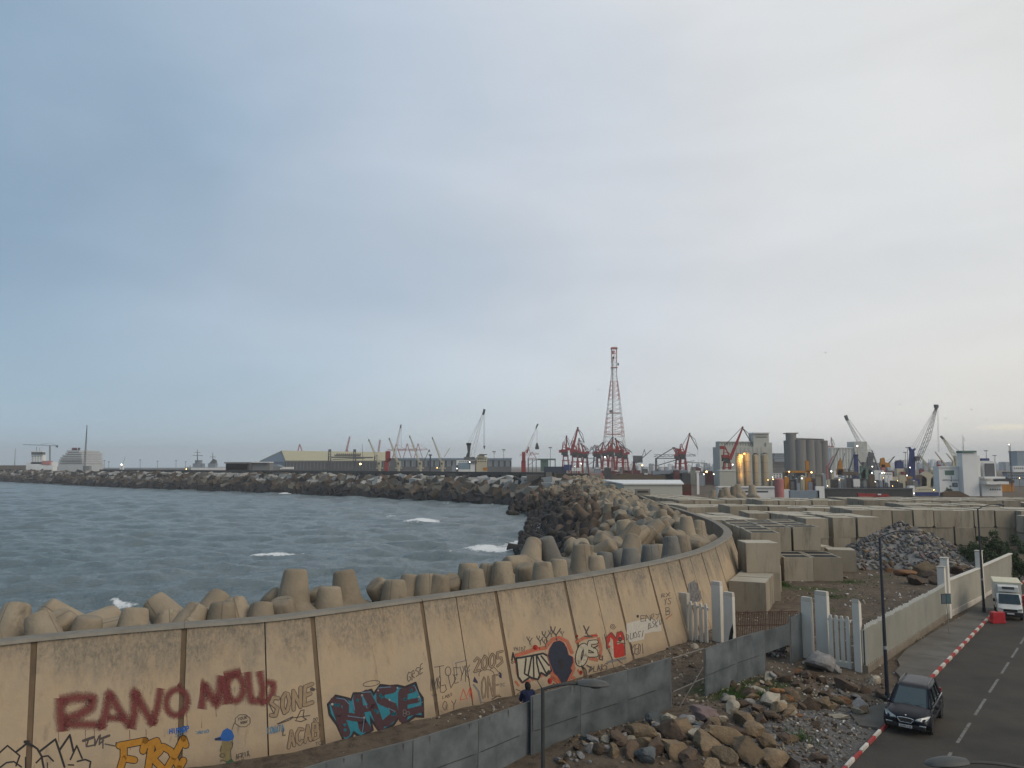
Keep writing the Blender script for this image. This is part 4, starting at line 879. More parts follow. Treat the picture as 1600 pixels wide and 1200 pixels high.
for i, (p, k, lvl, s) in enumerate(blocks):
    R3 = bw_rot(k); sz = Vector((r2.uniform(3.9,5.2), r2.uniform(3.4,4.4), r2.uniform(2.9,3.7))) if k != 't' else Vector((r2.uniform(4.6,6.6), r2.uniform(3.8,5.0), r2.uniform(2.0,2.6)))
    if i < 240:
        o = link('tumbled_block', cube[k]); o.matrix_world = Matrix.Translation(p) @ R3.to_4x4() @ Matrix.Diagonal(sz).to_4x4()
        px_ = 800+F*p.x/p.y; lm = min(((860,'the parapet pier'),(800,'the floodlight masts'),(735,'the white ship crane'),(691,'the fourth cream crane'),(657,'the third cream crane'),(612,'the dark red column'),(560,'the blazing warm lamp'),(515,'the left loading tower'),(450,'the yellow roof gable'),(380,'the ribbed shed')), key=lambda q: abs(q[0]-px_))[1]
        lab = '%s tumbled concrete block, %s course of the breakwater below %s' % ({'t': 'pale', 'b': 'brown', 'd': 'wet black', 'g': 'grey'}[k], ('lowest', 'second', 'third', 'fourth', 'fifth', 'top')[lvl], lm)
        tag(o, lab, 'concrete block', lab.split(' course')[0].replace('block', 'blocks')+' course below '+lm)
    else:
        M = Matrix.Translation(p) @ R3.to_4x4() @ Matrix.Diagonal(sz).to_4x4(); mm[k].box(-.5,-.5,-.5,.5,.5,.5, M)
for k, m in mm.items():
    if m.v: tag(m.build('breakwater_rubble', {'t': BLT, 'b': BLB, 'd': BLD, 'g': BLG}[k]), {'t': 'pale slab tops along the far breakwater crest', 'b': 'brown blocks of the far breakwater', 'd': 'black wet blocks along the far breakwater waterline', 'g': 'grey blocks of the far breakwater'}[k], 'armour rock', kind='stuff')
# core mound, crest road and parapet wall
m = MB(); vs = []; ks = list(range(0, len(BC), 8))
for k in ks:
    c, n, t = bw_frame(k)
    for o, z in ((-2, -5), (0, -4.0), (9, 2.6), (13.5, 4.9), (17, 5.4), (40, 5.4), (44, -4)): q = c+n*o; vs.append((q.x, q.y, z))
fs = [(a*7+j, a*7+j+1, a*7+j+8, a*7+j+7) for a in range(len(ks)-1) for j in range(6)]; m.add(vs, fs); tag(m.build('breakwater_core', mat('core_rock', None)), kind='structure')
PARM = mat('parapet_concrete', (.082, .078, .070), (.055, .052, .048), .4, rough=.95, bump=.3)
par = empty('breakwater_parapet', (0, 0, 0), label='long dark concrete parapet wall with square drain holes along the breakwater crest', cat='parapet wall')
m = MB(); k = 0; hl = MB()
while k < 430:
    c, n, t = bw_frame(k); c1, n1, t1 = bw_frame(min(k+12, len(BC)-3)); a = c+n*17; b = c1+n1*17; zt = 8.55-.4*k/430
    m.beam((a.x, a.y, 5.2+(zt-5.2)/2), (b.x, b.y, 5.2+(zt-5.2)/2), zt-5.2, .8) if False else m.add([(a.x,a.y,5),(b.x,b.y,5),(b.x+n1.x,b.y+n1.y,5),(a.x+n.x,a.y+n.y,5),(a.x,a.y,zt),(b.x,b.y,zt),(b.x+n1.x,b.y+n1.y,zt),(a.x+n.x,a.y+n.y,zt)], [(0,3,2,1),(4,5,6,7),(0,1,5,4),(1,2,6,5),(2,3,7,6),(3,0,4,7)])
    for q in (.25, .75):
        p = a.lerp(b, q)-n*.03; hl.add([(p.x-t.x*.7, p.y-t.y*.7, 6.4), (p.x+t.x*.7, p.y+t.y*.7, 6.4), (p.x+t.x*.7, p.y+t.y*.7, 7.3), (p.x-t.x*.7, p.y-t.y*.7, 7.3)], [(0,1,2,3)])
    k += 12
m.build('wall', PARM, par); hl.build('drain_hole', mat('void_black', (.01,.01,.01)), par)
# parapet return towards the yard
par2 = empty('parapet_wall', (0, 0, 0), label='dark parapet wall with small square openings right of the breakwater pier block', cat='parapet wall')
a = atY(866, 741, 292); b = atY(922, 741, 288); m = MB(); hl = MB()
m.box(a.x, 288, 1.5, b.x, 289.5, a.z).box(a.x-.3, 287.7, a.z, b.x+.3, 289.8, a.z+.35); m.build('wall', PARM, par2)
for k in range(6): x = a.x+1.6+k*2.2; hl.box(x, 287.95, a.z-2.6, x+.9, 288.2, a.z-1.7)
hl.build('opening', mat('void_black', None), par2)
pier = empty('pier_block', (0, 0, 0), label='grey concrete pier block and ribbed doorway where breakwater meets the tetrapods', cat='pier')
a = atY(823, 742, 283); b = atY(850, 742, 283); m = MB(); m.box(a.x, 283, 2, b.x, 287, a.z-.3).box(a.x-.3, 282.8, a.z-.3, b.x+.3, 287.2, a.z); m.build('chamber', mat('pier_grey', (.15,.145,.13), (.10,.097,.09), .5), pier)
m = MB(); 
for k in range(8): x = a.x+.5+k*.75; m.box(x, 282.85, 3, x+.12, 283, a.z-.5)
m.build('rib', mat('pier_rib', (.09,.085,.08)), pier)
a = atY(853, 738, 281); b = atY(858, 738, 281); m = MB(); m.box(a.x, 281, 0, b.x+1, 284, a.z); m.build('pillar', mat('pier_grey', None), pier)
# ================================================================== grey sheet-metal fence
SHT = mat('painted_sheet_grey', (.135, .155, .165), (.070, .084, .090), .8, rough=.6, bump=.3, bscale=1.2, metal=.1, objvar=.16, contrast=.14)
POST = mat('fence_post_grey', (.17, .18, .18), (.10, .105, .105), 2, rough=.7)
RUST = mat('rust_stain', (.075, .048, .034), (.045, .035, .03), 3, rough=.9)
def fence_run(pts, ztop, label, ztops=None, rails=True):
    """pts: list of (x,y) joints"""
    root = empty('metal_fence', (pts[0].x, pts[0].y, 0), label=label, cat='fence'); o = Vector((pts[0].x, pts[0].y, 0))
    for i, (a, b) in enumerate(zip(pts, pts[1:])):
        A = Vector((a.x, a.y, 0))-o; B = Vector((b.x, b.y, 0))-o; d = (B-A).normalized(); n = Vector((d.y, -d.x, 0)); zt = ztops[i] if ztops else ztop
        za = gh(a.x, a.y)-.02; zb = gh(b.x, b.y)-.02; m = MB(); g = d*.012
        # two sheets lapped at mid height, slightly dished
        zm = zt*.49+.03*((i % 3)-1)
        for z0, z1, off in ((None, zm+.05, .0), (zm, zt, .018)):
            nx = 8; vs = []; fs = []
            for k in range(nx+1):
                q = A+g+(B-A-g*2)*k/nx; w_ = .02*math.sin(k*1.7+i*2)+.015*math.sin(k*.9+i)
                zl = (za+(zb-za)*k/nx) if z0 is None else z0
                for j, z in enumerate((zl, (zl+z1)/2, z1)):
                    p = q+n*(off+(w_ if j == 1 else w_*.3)); vs.append((p.x, p.y, z))
            for k in range(nx):
                for j in range(2): fs.append((k*3+j, k*3+j+1, k*3+j+4, k*3+j+3))
            b0 = len(vs); vs += [(x-n.x*.008, y-n.y*.008, z) for x, y, z in vs[:b0]]; fs += [tuple(b0+i_ for i_ in reversed(f)) for f in fs[:]]
            m.add(vs, fs)
        ob = m.build('sheet_panel', SHT, root, smooth=True)
        m = MB(); p = A; zz = zt+.01; m.box(-.03, -.03, za-.2, .03, .03, zz, Matrix.Translation(p-n*.05) @ Matrix.Rotation(math.atan2(d.y, d.x), 4, 'Z')); m.build('post', POST, root)
        m = MB(); m.beam(A+Vector((0,0,zt))-n*.03, B+Vector((0,0,zt))-n*.03, .04, .03); m.build('top_rail', POST, root)
        m = MB(); m.beam(A+d*.1+n*.036+Vector((0,0,zm-.005)), B-d*(.2+.5*(i % 3))+n*.036+Vector((0,0,zm+.02)), .012, .008); m.build('lap_seam', RUST, root)
        for kk in range(3):
            t = random.Random(i*7+kk).uniform(.1, .9); q = A+(B-A)*t+n*.045; L_ = random.Random(i*9+kk).uniform(.12, .4); m.add([(q.x, q.y, zt-.01), (q.x+d.x*.03, q.y+d.y*.03, zt-.01), (q.x+d.x*.02, q.y+d.y*.02, zt-L_)], [(0, 1, 2)])
        m.build('rust_streak', RUST, root)
    B = Vector((pts[-1].x, pts[-1].y, 0))-o; m = MB(); m.box(B.x-.03, B.y-.03, -.1, B.x+.03, B.y+.03, (ztops[-1] if ztops else ztop)+.01); m.build('post', POST, root)
    return root
P2 = lambda x, y, z=0: at(x, y, z).to_2d()
fence_run([P2(240,1275,2.15), P2(380,1232,2.15), P2(509,1191,2.15), P2(645,1157,2.15), P2(747,1125.5,2.15), P2(829,1096,2.15)], 2.15, 'lower run of grey sheet metal fence left of the near lamp post')
fence_run([P2(832,1192), P2(907,1164.5), P2(981,1139.5), P2(1049,1114)], 2.42, 'taller grey sheet metal fence run behind the near lamp head, ending at the open gap')
fence_run([P2(1104,1093), P2(1152,1072), P2(1196,1056)], 2.35, 'two grey fence sheets right of the open gap above the brown boulders')
fr = empty('gap_frame', (0, 0, 0), label='bare pipe frame of a missing sheet between two grey fence runs', cat='fence frame'); a = at(1050,1113); b = at(1103,1093)
FRM = mat('frame_dull', (.20,.19,.175), (.12,.11,.1), 3, rough=.8)
m = MB(); m.tube((a.x+.06,a.y,2.38),(b.x-.05,b.y,2.38),.028,n=8); m.build('top_rail', FRM, fr); m = MB(); m.tube((a.x+.06,a.y,.9),(b.x-.05,b.y,1.0),.02,n=8); m.build('mid_rail', FRM, fr)
m = MB(); m.tube((a.x+.3,a.y,.15),(b.x-.1,b.y,1.5),.018,n=8); m.build('brace', FRM, fr); m = MB(); m.tube((a.x+.06,a.y,.12),(b.x-.05,b.y,.12),.03,n=8); m.build('bottom_rail', FRM, fr)
# half-height sheet with rubbish below, and last sheet turned towards the posts
root = empty('metal_fence', (0, 0, 0), label='short grey fence sheet hanging above rubbish, its lower half missing', cat='fence'); a = at(1196,1056); b = at(1240,1038)
def plate(name, a, b, z0, z1, parent, m_=SHT, th=.02):
    d = (b-a).normalized(); n = Vector((d.y, -d.x, 0)); m = MB(); m.add([a+Vector((0,0,z0)), b+Vector((0,0,z0)), b+Vector((0,0,z1)), a+Vector((0,0,z1))]+[p-n*th for p in (a+Vector((0,0,z0)), b+Vector((0,0,z0)), b+Vector((0,0,z1)), a+Vector((0,0,z1)))], [(0,1,2,3),(7,6,5,4),(0,4,5,1),(1,5,6,2),(2,6,7,3),(3,7,4,0)]); return m.build(name, m_, parent)
d_ = (b-a).normalized(); plate('sheet_panel', a+d_*.08, b, 1.15, 2.30, root); m = MB(); m.beam(a+d_*.08+Vector((0,.05,0)), a+d_*.08+Vector((0,.05,2.3)), .05); m.build('post', POST, root)
root = empty('metal_fence', (0, 0, 0), label='full height grey fence sheet beside the white gate posts', cat='fence'); a = at(1238,1040); b = at(1261,1026)
plate('sheet_panel', a, b, 0.02, 2.62, root); m = MB(); m.beam(a+Vector((-.05,.05,0)), a+Vector((-.05,.05,2.7)), .06); m.build('post', POST, root)

# ================================================================== white concrete gate posts and pickets
WHC = mat('whitewashed_concrete', (.66, .64, .58), (.48, .46, .41), .9, rough=.9, bump=.3, bscale=8, stretch=(1, 1, .35))
WHD = mat('whitewash_dirty', (.54, .51, .45), (.34, .31, .27), 1.2, rough=.92, bump=.3, bscale=8, stretch=(1, 1, .35))
BLK = mat('soot_black', (.02,.019,.018), (.03,.028,.026), 3)
GD = (at(1340,1045)-at(1128,1003)); GD.z = 0; GD.normalize(); GZ = math.atan2(GD.y, GD.x)
def post(px, py, wd, dp, h, label, topcut=.0, m_=WHC, name='gate_post', cat='gate post', strips=False):
    p = at(px, py); root = empty(name, (p.x, p.y, 0), GZ, label, cat)
    b = MB(); b.box(-wd/2, 0, -.2, wd/2, dp, h-.25); b.build('shaft', m_, root, bevel=.03)
    c = MB(); c.add([(-wd/2,.0,h-.25),(wd/2,.0,h-.25),(wd/2,dp,h-.25),(-wd/2,dp,h-.25),(-wd/2+.02,.02,h),(wd/2-.02,.02,h),(wd/2-.02,dp-.02,h-topcut),(-wd/2+.02,dp-.02,h-topcut)], [(3,2,1,0),(4,5,6,7),(0,1,5,4),(1,2,6,5),(2,3,7,6),(3,0,4,7)]); c.build('cap', WHD, root, bevel=.02)
    if strips:
        g = MB(); g.box(wd/2-.12, -.012, .2, wd/2-.08, .0, h-.5); g.build('groove', mat('groove_dark', (.12,.11,.1)), root)
    return root
pR1 = post(1262,1031,.60,.3,3.55,'shorter white gate post just right of the grey fence sheet, chipped corners')
pR2 = post(1286,1036,.74,.32,4.0,'tallest white gate post, left of the four pickets')
pR3 = post(1341,1050,.40,.3,3.9,'white corner post where the long palisade starts beside the road', topcut=.25)
pL1 = post(1066,999,.85,.35,2.95,'broad low white post against the foot of the sea wall', m_=WHD, strips=False)
pL2 = post(1120,1006,.66,.35,3.85,'tall white gate post right of the left pickets')
pL3 = post(1139,1012,.66,.3,3.35,'white gate post with black scorch mark at its foot next to the rusty gate')
m = MB(); m.prism([(-.05,.25),(.22,.35),(.36,1.0),(.33,1.5),(.15,1.1)], -.02, -.008); m.build('scorch_mark', BLK, pL3)
def pickets(pa, pb, n, z0, z1, label, wd=.36):
    A = Vector((pa.x, pa.y, 0)); B = Vector((pb.x, pb.y, 0)); L_ = (B-A).length; root = empty('picket_fence', A, math.atan2((B-A).y, (B-A).x), label, 'fence')
    m = MB(); m.box(0, -.12, -.2, L_, .2, z0); m.build('plinth', WHC, root, bevel=.02); m = MB(); m.box(0, -.05, z1-.12, L_, .13, z1); m.build('top_beam', WHD, root, bevel=.02)
    for k in range(n):
        x = L_*(k+.5)/n; m = MB(); m.prism([(x-wd/2, z0-.02),(x+wd/2, z0-.02),(x+wd/2, z1-.02),(x+wd*.3, z1+.22),(x-wd*.3, z1+.22),(x-wd/2, z1-.02)], -.10, .02); m.build('picket', WHC, root, bevel=.03)
pickets(at(1300,1042)+Vector((0,.3,0)), at(1336,1048)+Vector((0,.3,0)), 4, .35, 2.6, 'four white concrete pickets between the tallest post and the corner post', .21)
pickets(at(1077,1001), at(1109,1009), 4, -.1, 2.3, 'four white rounded pickets at the foot of the sea wall, left gate side', .24)
# rusty gate rails behind the fence
rg = empty('rusty_gate', (0, 0, 0), label='low rusty brown barred gate below the corner of the concrete cubes', cat='gate'); a = at(1147,1008); b = at(1262,1015)+Vector((0,1.5,0))
RG = mat('rusty_bars', (.125,.070,.050), (.075,.045,.035), 3, rough=.9); m = MB(); n = 36; D_ = b-a
for k in range(n+1):
    if 18 < k < 20: continue
    p = a+D_*k/n; m.tube((p.x,p.y,.15),(p.x,p.y,2.0+.1*math.sin(k)),.022,n=5)
m.build('bars', RG, rg)
for z in (.3, 1.2, 2.0): m = MB(); m.beam(a+Vector((0,0,z)), b+Vector((0,0,z)), .06); m.build('rail', RG, rg)

# ================================================================== long white palisade along the road
FA = at(1354,1052); FB = at(1481,966); FC = at(1534,938); FD = at(1583,909)
PAL = mat('palisade_paint', (.56, .53, .455), (.42, .40, .335), .5, rough=.92, bump=.25, bscale=6, stretch=(1, 1, .4))
PALT = mat('palisade_tips', (.60, .58, .52), (.46, .44, .39), 2, rough=.9)
def palisade(A, B, z1, label, jag):
    A = Vector((A.x, A.y, 0)); B = Vector((B.x, B.y, 0)); L_ = (B-A).length; root = empty('palisade_wall', A, math.atan2((B-A).y, (B-A).x), label, 'wall')
    m = MB(); m.box(0, -.10, -.1, L_, .18, .40); m.build('plinth', mat('plinth_dirty', (.21,.18,.14), (.13,.11,.085), 1, rough=.95) if jag else WHD, root, bevel=.03)
    n = int(L_/(.36 if jag else .31)); m = MB(); t = MB(); rr = random.Random(3)
    for k in range(n):
        x = (k+.5)*L_/n; Mx = Matrix.Translation((x, .03, 0)) @ Matrix.Rotation(math.radians(16 if jag else 8), 4, 'Z'); zt = z1+rr.uniform(-.05, .05)*(1 if jag else .3)
        m.box(-.145 if jag else -.17, -.06, .30, .145 if jag else .17, .04, zt, Mx)
        if jag: t.add([Mx @ Vector(v) for v in ((-.145,-.06,zt),(.145,-.06,zt),(.145,.04,zt),(-.145,.04,zt),(-.07,-.05,zt+.2),(.07,-.05,zt+.2),(.07,.03,zt+.2),(-.07,.03,zt+.2))], [(4,5,6,7),(0,1,5,4),(1,2,6,5),(2,3,7,6),(3,0,4,7)])
    m.build('slats', PAL, root)
    if jag: t.build('slat_tips', PALT, root)
    m = MB(); m.box(.02, .12, .5, L_-.02, .18, z1-.12 if jag else z1+.03); m.build('backing_beam' if jag else 'backing_wall', PAL, root)
    if not jag: m = MB(); m.box(.02, -.12, z1+.03, L_-.02, .22, z1+.13); m.build('coping', PALT, root, bevel=.02)
palisade(FA, FB, 2.35, 'long white palisade wall with jagged tips from the corner post to the middle pillar', True)
palisade(FB+RD.to_3d()*.5, FC+RD.to_3d()*.2, 2.55, 'smooth-topped cream wall section between the middle pillar and the far post', False)
palisade(FC+RD.to_3d()*.5, FD, 2.6, 'far cream wall section ending at the dark bush behind the truck', False)
GZ2 = math.atan2((FB-FA).y, (FB-FA).x)
def pill(p, h, w_, label):
    r = empty('wall_pillar', (p.x, p.y, 0), GZ2, label, 'pillar'); m = MB(); m.box(-.1, -.2, -.1, w_, .3, h); m.build('shaft', WHC, r, bevel=.03); m = MB(); m.box(-.14, -.24, h, w_+.04, .34, h+.08); m.build('cap', WHD, r, bevel=.02); return r
pill(FB, 4.3, .45, 'white pillar in the palisade wall in front of the stone heap')
q = pill(FB-RD.to_3d()*.75+Vector((0,.25,0)), 3.7, .45, 'lower white pillar with a sloping cap leaning on the middle pillar'); q.rotation_euler[1] = .03
pill(FC, 4.0, .45, 'white pillar rising from the wall in front of the dark bush')

# ================================================================== concrete cubes in the yard
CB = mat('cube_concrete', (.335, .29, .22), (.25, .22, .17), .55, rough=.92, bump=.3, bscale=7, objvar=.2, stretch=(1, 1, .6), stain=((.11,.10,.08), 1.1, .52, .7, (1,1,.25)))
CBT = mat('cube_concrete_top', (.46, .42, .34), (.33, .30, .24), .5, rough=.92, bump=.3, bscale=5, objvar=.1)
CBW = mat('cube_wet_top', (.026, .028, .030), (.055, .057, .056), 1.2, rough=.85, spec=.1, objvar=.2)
def cube_mesh(wd, dp, h, wet=False, round_=False):
    m = MB(); x, y = wd/2, dp/2; ch = .28 if round_ else .03
    # body with small chamfers; large foot chamfer on the rounded type
    ring = []
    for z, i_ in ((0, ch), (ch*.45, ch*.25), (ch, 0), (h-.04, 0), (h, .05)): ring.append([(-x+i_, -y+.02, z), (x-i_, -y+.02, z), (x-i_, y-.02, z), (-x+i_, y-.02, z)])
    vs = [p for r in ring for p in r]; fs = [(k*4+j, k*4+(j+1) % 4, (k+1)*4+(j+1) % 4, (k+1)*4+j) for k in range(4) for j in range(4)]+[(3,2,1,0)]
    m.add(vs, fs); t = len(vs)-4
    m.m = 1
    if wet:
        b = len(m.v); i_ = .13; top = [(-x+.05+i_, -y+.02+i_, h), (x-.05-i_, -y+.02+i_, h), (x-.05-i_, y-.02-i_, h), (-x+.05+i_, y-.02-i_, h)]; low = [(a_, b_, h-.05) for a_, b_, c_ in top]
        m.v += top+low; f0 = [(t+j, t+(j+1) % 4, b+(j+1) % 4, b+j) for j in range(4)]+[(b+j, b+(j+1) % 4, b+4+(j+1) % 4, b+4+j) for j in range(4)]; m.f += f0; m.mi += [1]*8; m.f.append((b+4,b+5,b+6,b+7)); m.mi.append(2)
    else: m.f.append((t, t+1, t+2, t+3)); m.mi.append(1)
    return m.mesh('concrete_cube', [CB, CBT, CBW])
BW_, BD_, BH_ = 2.75, 2.75, 2.4
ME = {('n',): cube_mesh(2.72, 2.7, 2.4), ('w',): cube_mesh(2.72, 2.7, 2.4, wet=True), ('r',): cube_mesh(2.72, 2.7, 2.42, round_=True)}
BLK_ALL = []
def blk(x, y, z, rz, kind='n', label=None, group=None): BLK_ALL.append((Vector((x, y, z)), rz, kind, label, group))
# nearest row running away behind the wall foot: four on the ground
a = at(1198,962); b = at(1224,923); dr = (b-a); dr.z = 0; dr.normalize(); rzr = math.atan2(dr.y, dr.x)-math.pi/2; nr = Vector((-dr.y, dr.x, 0)); 
for k in range(4):
    p = a+nr*1.36+dr*(1.36+2.85*k); blk(p.x, p.y, 0, rzr, 'n', ['nearest concrete cube, its pale top seen beside the white gate post', 'second concrete cube of the low row beside the sea wall', 'third cube of the low row beside the sea wall', 'fourth cube of the low row, under the raised cube'][k])
p = at(1194, 895, 2.42)+Vector((0, 1.4, 0)); blk(p.x, p.y, 2.42, -.02, 'n', 'raised concrete cube with a plain square face standing on the low row'); blk(p.x, p.y, 0, -.02, 'n', 'supporting cube under the raised plain faced cube')
for k, px in enumerate((1251, 1297)):
    p = at(px, 911)+Vector((0, 1.36, 0)); blk(p.x, p.y, 0, -.08, 'w', ['left one of two low cubes with dark wet tops', 'right one of two low cubes with dark wet tops'][k]); blk(p.x+.4, p.y+2.8, 0, -.08, 'w', 'dark topped cube behind the two low front cubes', 'dark topped cubes behind the low front pair')
p = at(1322, 896)+Vector((0, 1.3, 0)); blk(p.x, p.y, 0, -.25, 'n', 'single cube right of the wet topped pair, turned slightly'); blk(p.x-1.4, p.y+3.4, 0, .2, 'n', 'single cube half hidden behind the turned cube')
# grid of double-stacked rows
RH = (0, .05, -.03, .08, 0, -.06, .03)
rb = random.Random(21)
ORD = ['first', 'second', 'third', 'fourth', 'fifth', 'sixth', 'seventh', 'eighth', 'ninth']
def row(x0, y0, nx, ny, ang, kind='n', lay=2, dx=2.86, dy=2.86, label=None, group=None, kt=None, dh=0):
    ca, sa = math.cos(ang), math.sin(ang)
    for j in range(ny):
        for i in range(nx):
            for l_ in range(lay):
                x = x0+i*dx*ca-j*dy*sa; y = y0+i*dx*sa+j*dy*ca
                jx, jy = rb.uniform(-.06,.06), rb.uniform(-.10,.10)
                if l_ < lay-1 and 0 < j < ny-1 and 0 < i < nx-1: continue
                blk(x+jx, y+jy, l_*2.43+dh*1.0+(RH[(i+j*3) % 7] if l_ else 0), ang+rb.uniform(-.02,.02), (kt if (kt and l_ == lay-1) else kind), ('%s cube, %s rank, %s from left, %s' % ('upper' if l_ else 'lower', ORD[min(j, 8)], ORD[min(i, 8)], (group or 'yard').replace('cubes ', 'group ').replace('cube ', ''))) , group)
# front-left dark topped bank
row(24.2, 75.4, 1, 6, math.radians(-6), 'n', 2, kt='w', label='cube in the long dark topped column nearest the bend of the wall', group='dark topped column by the wall bend')
row(27.6, 81.9, 2, 4, math.radians(-4), 'n', 2, kt='w', label='cube in the dark topped bank behind the two low wet cubes', group='dark topped bank behind')
row(36.6, 95.0, 1, 4, .02, 'n', 2, label='cube in the pair left of the two big clean stacks', group='cubes left of the big clean stacks')
row(40.6, 96.5, 2, 3, 0, 'n', 2, dx=3.0, label='tall clean faced cube stack in front of the long wall of cubes', group='clean faced cube stacks')
# long wall of cubes behind the stone heap
row(49.8, 112.0, 8, 3, math.radians(-2), 'r', 2, label='round footed cube in the long double wall behind the stone heap', group='round footed cubes behind the stone heap')
row(72.6, 110.0, 3, 3, math.radians(-4), 'r', 2, label='brownish round footed cube above the right side of the stone heap', group='brownish cubes right above the stone heap')
row(68.5, 97.6, 12, 3, math.radians(-6), 'r', 2, dh=-.35, label='round footed cube in the double wall right of the stone heap beyond the far lamp post', group='round footed cubes beyond the heap')
# mid field rows
for (x0, y0, nx, ny, an, dh, lab, g) in (
 (27.0, 100, 2, 5, 3, -.5, 'cube in the narrow rows hugging the curved sea wall', 'cubes hugging the sea wall'),
 (34.0, 108, 4, 2, -2, -.2, 'cube in the low front rank of the middle field', 'cubes of the middle field, front rank'),
 (33.5, 116, 3, 2, 3, .35, 'cube in the raised second rank of the middle field', 'cubes of the middle field, second rank'),
 (27.5, 118, 1, 6, 5, .1, 'cube in the single file beside the sea wall', 'single file of cubes by the sea wall'),
 (32.0, 126, 4, 3, 6, -.3, 'cube in the left field beyond the middle ranks', 'cubes of the left field'),
 (30.5, 138, 3, 9, 6, .25, 'cube in the far left bank below the white shed', 'cubes below the white shed'),
 (45.0, 124, 6, 3, -4, -.35, 'cube in the central far field, front part', 'cubes of the central far field'),
 (44.5, 135, 5, 3, 2, .3, 'cube in the central far field, raised rear part', 'raised cubes of the central far field'),
 (41.5, 147, 7, 3, 2, -.1, 'cube in the far centre rows before the stray tetrapods', 'cubes in the far centre'),
 (63.5, 124, 5, 3, -6, .1, 'cube in the right far field, left part', 'cubes of the right far field'),
 (79.5, 119, 5, 3, -3, -.4, 'cube in the right far field, sunken part', 'sunken cubes of the right far field'),
 (62.5, 136, 9, 3, -5, .35, 'cube in the right far field, raised rear rank', 'raised rear rank, right far field'),
 (94.0, 116, 8, 6, -8, .1, 'cube in the rightmost far field', 'cubes of the rightmost far field'),
 (90.0, 133, 9, 3, -6, -.2, 'cube behind the rightmost far field', 'cubes behind the rightmost field'),
 (64.0, 148, 17, 3, -3, .05, 'cube in the farthest row in front of the harbour', 'cubes in the farthest rows')):
    row(x0, y0, nx, ny, math.radians(an), dh=dh, dx=2.9, label=lab, group=g)
def key(b): return b[0].length*(1.0 if b[0].z > 1 else 1.25)
BLK_ALL.sort(key=key); stuffs = MB()
for i, (p, rz, k, lab, g) in enumerate(BLK_ALL):
    if i < 290:
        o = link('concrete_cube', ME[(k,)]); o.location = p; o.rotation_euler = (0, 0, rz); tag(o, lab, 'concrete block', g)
        if not g: pass
    else:
        M = Matrix.Translation(p) @ Matrix.Rotation(rz, 4, 'Z'); b = len(stuffs.v); me = ME[(k,)]
        stuffs.v += [tuple(M @ v.co) for v in me.vertices]; stuffs.f += [tuple(b+q for q in f.vertices) for f in me.polygons]; stuffs.mi += [f.material_index for f in me.polygons]
tag(stuffs.build('concrete_cube_field', [CB, CBT, CBW]), 'far concrete cubes filling the yard towards the harbour', 'concrete blocks', kind='stuff')

# ================================================================== stones
def rock_mesh(seed, sub=2, cuts=9, m_=None):
    r = random.Random(seed); bm = bmesh.new(); bmesh.ops.create_icosphere(bm, subdivisions=sub, radius=1)
    pl = []
    for k in range(cuts):
        n = Vector((r.gauss(0,1), r.gauss(0,1), r.gauss(0,1))).normalized(); pl.append((n, r.uniform(.5, .8)))
    sx = Vector((r.uniform(.8,1.25), r.uniform(.65,1), r.uniform(.5,.8)))
    for v in bm.verts:
        p = v.co.copy()
        for n, t in pl:
            d = p.dot(n)
            if d > t: p -= n*(d-t)
        p *= 1+.16*noise.noise(p*2.3+Vector((seed, 0, 0)))+.05*noise.noise(p*7+Vector((seed, 3, 0)))
        v.co = Vector((p.x*sx.x, p.y*sx.y, p.z*sx.z))
    me = bpy.data.meshes.new('boulder'); bm.to_mesh(me); bm.free(); me.materials.append(m_); me.polygons.foreach_set('use_smooth', [True]*len(me.polygons))
    try: me.set_sharp_from_angle(angle=math.radians(24))
    except Exception: pass
    return me
RK = {'tan': mat('rock_tan', (.225, .165, .10), (.12, .086, .056), 1.7, rough=.95, bump=.9, bscale=5, objvar=.28),
      'brown': mat('rock_brown', (.105, .072, .048), (.058, .042, .032), 1.7, rough=.95, bump=.9, bscale=5, objvar=.25),
      'grey': mat('rock_grey', (.25, .24, .23), (.14, .135, .13), 1.7, rough=.95, bump=.9, bscale=5, objvar=.25),
      'blue': mat('rock_bluegrey', (.115, .125, .13), (.07, .078, .08), 1.7, rough=.95, bump=.9, bscale=5, objvar=.2),
      'mauve': mat('rock_mauve', (.21, .155, .15), (.12, .09, .085), 1.7, rough=.95, bump=.9, bscale=5, objvar=.15),
      'pale': mat('rock_pale', (.38, .34, .27), (.24, .21, .16), 1.7, rough=.95, bump=.9, bscale=5, objvar=.2),
      'orange': mat('rock_orange', (.26, .12, .05), (.16, .085, .045), 1.7, rough=.95, bump=.9, bscale=5, objvar=.15)}
RM = {k: [rock_mesh(i*13+len(k), 3, 10+i % 3, m_) for i in range(4)] for k, m_ in RK.items()}
rk = random.Random(31)
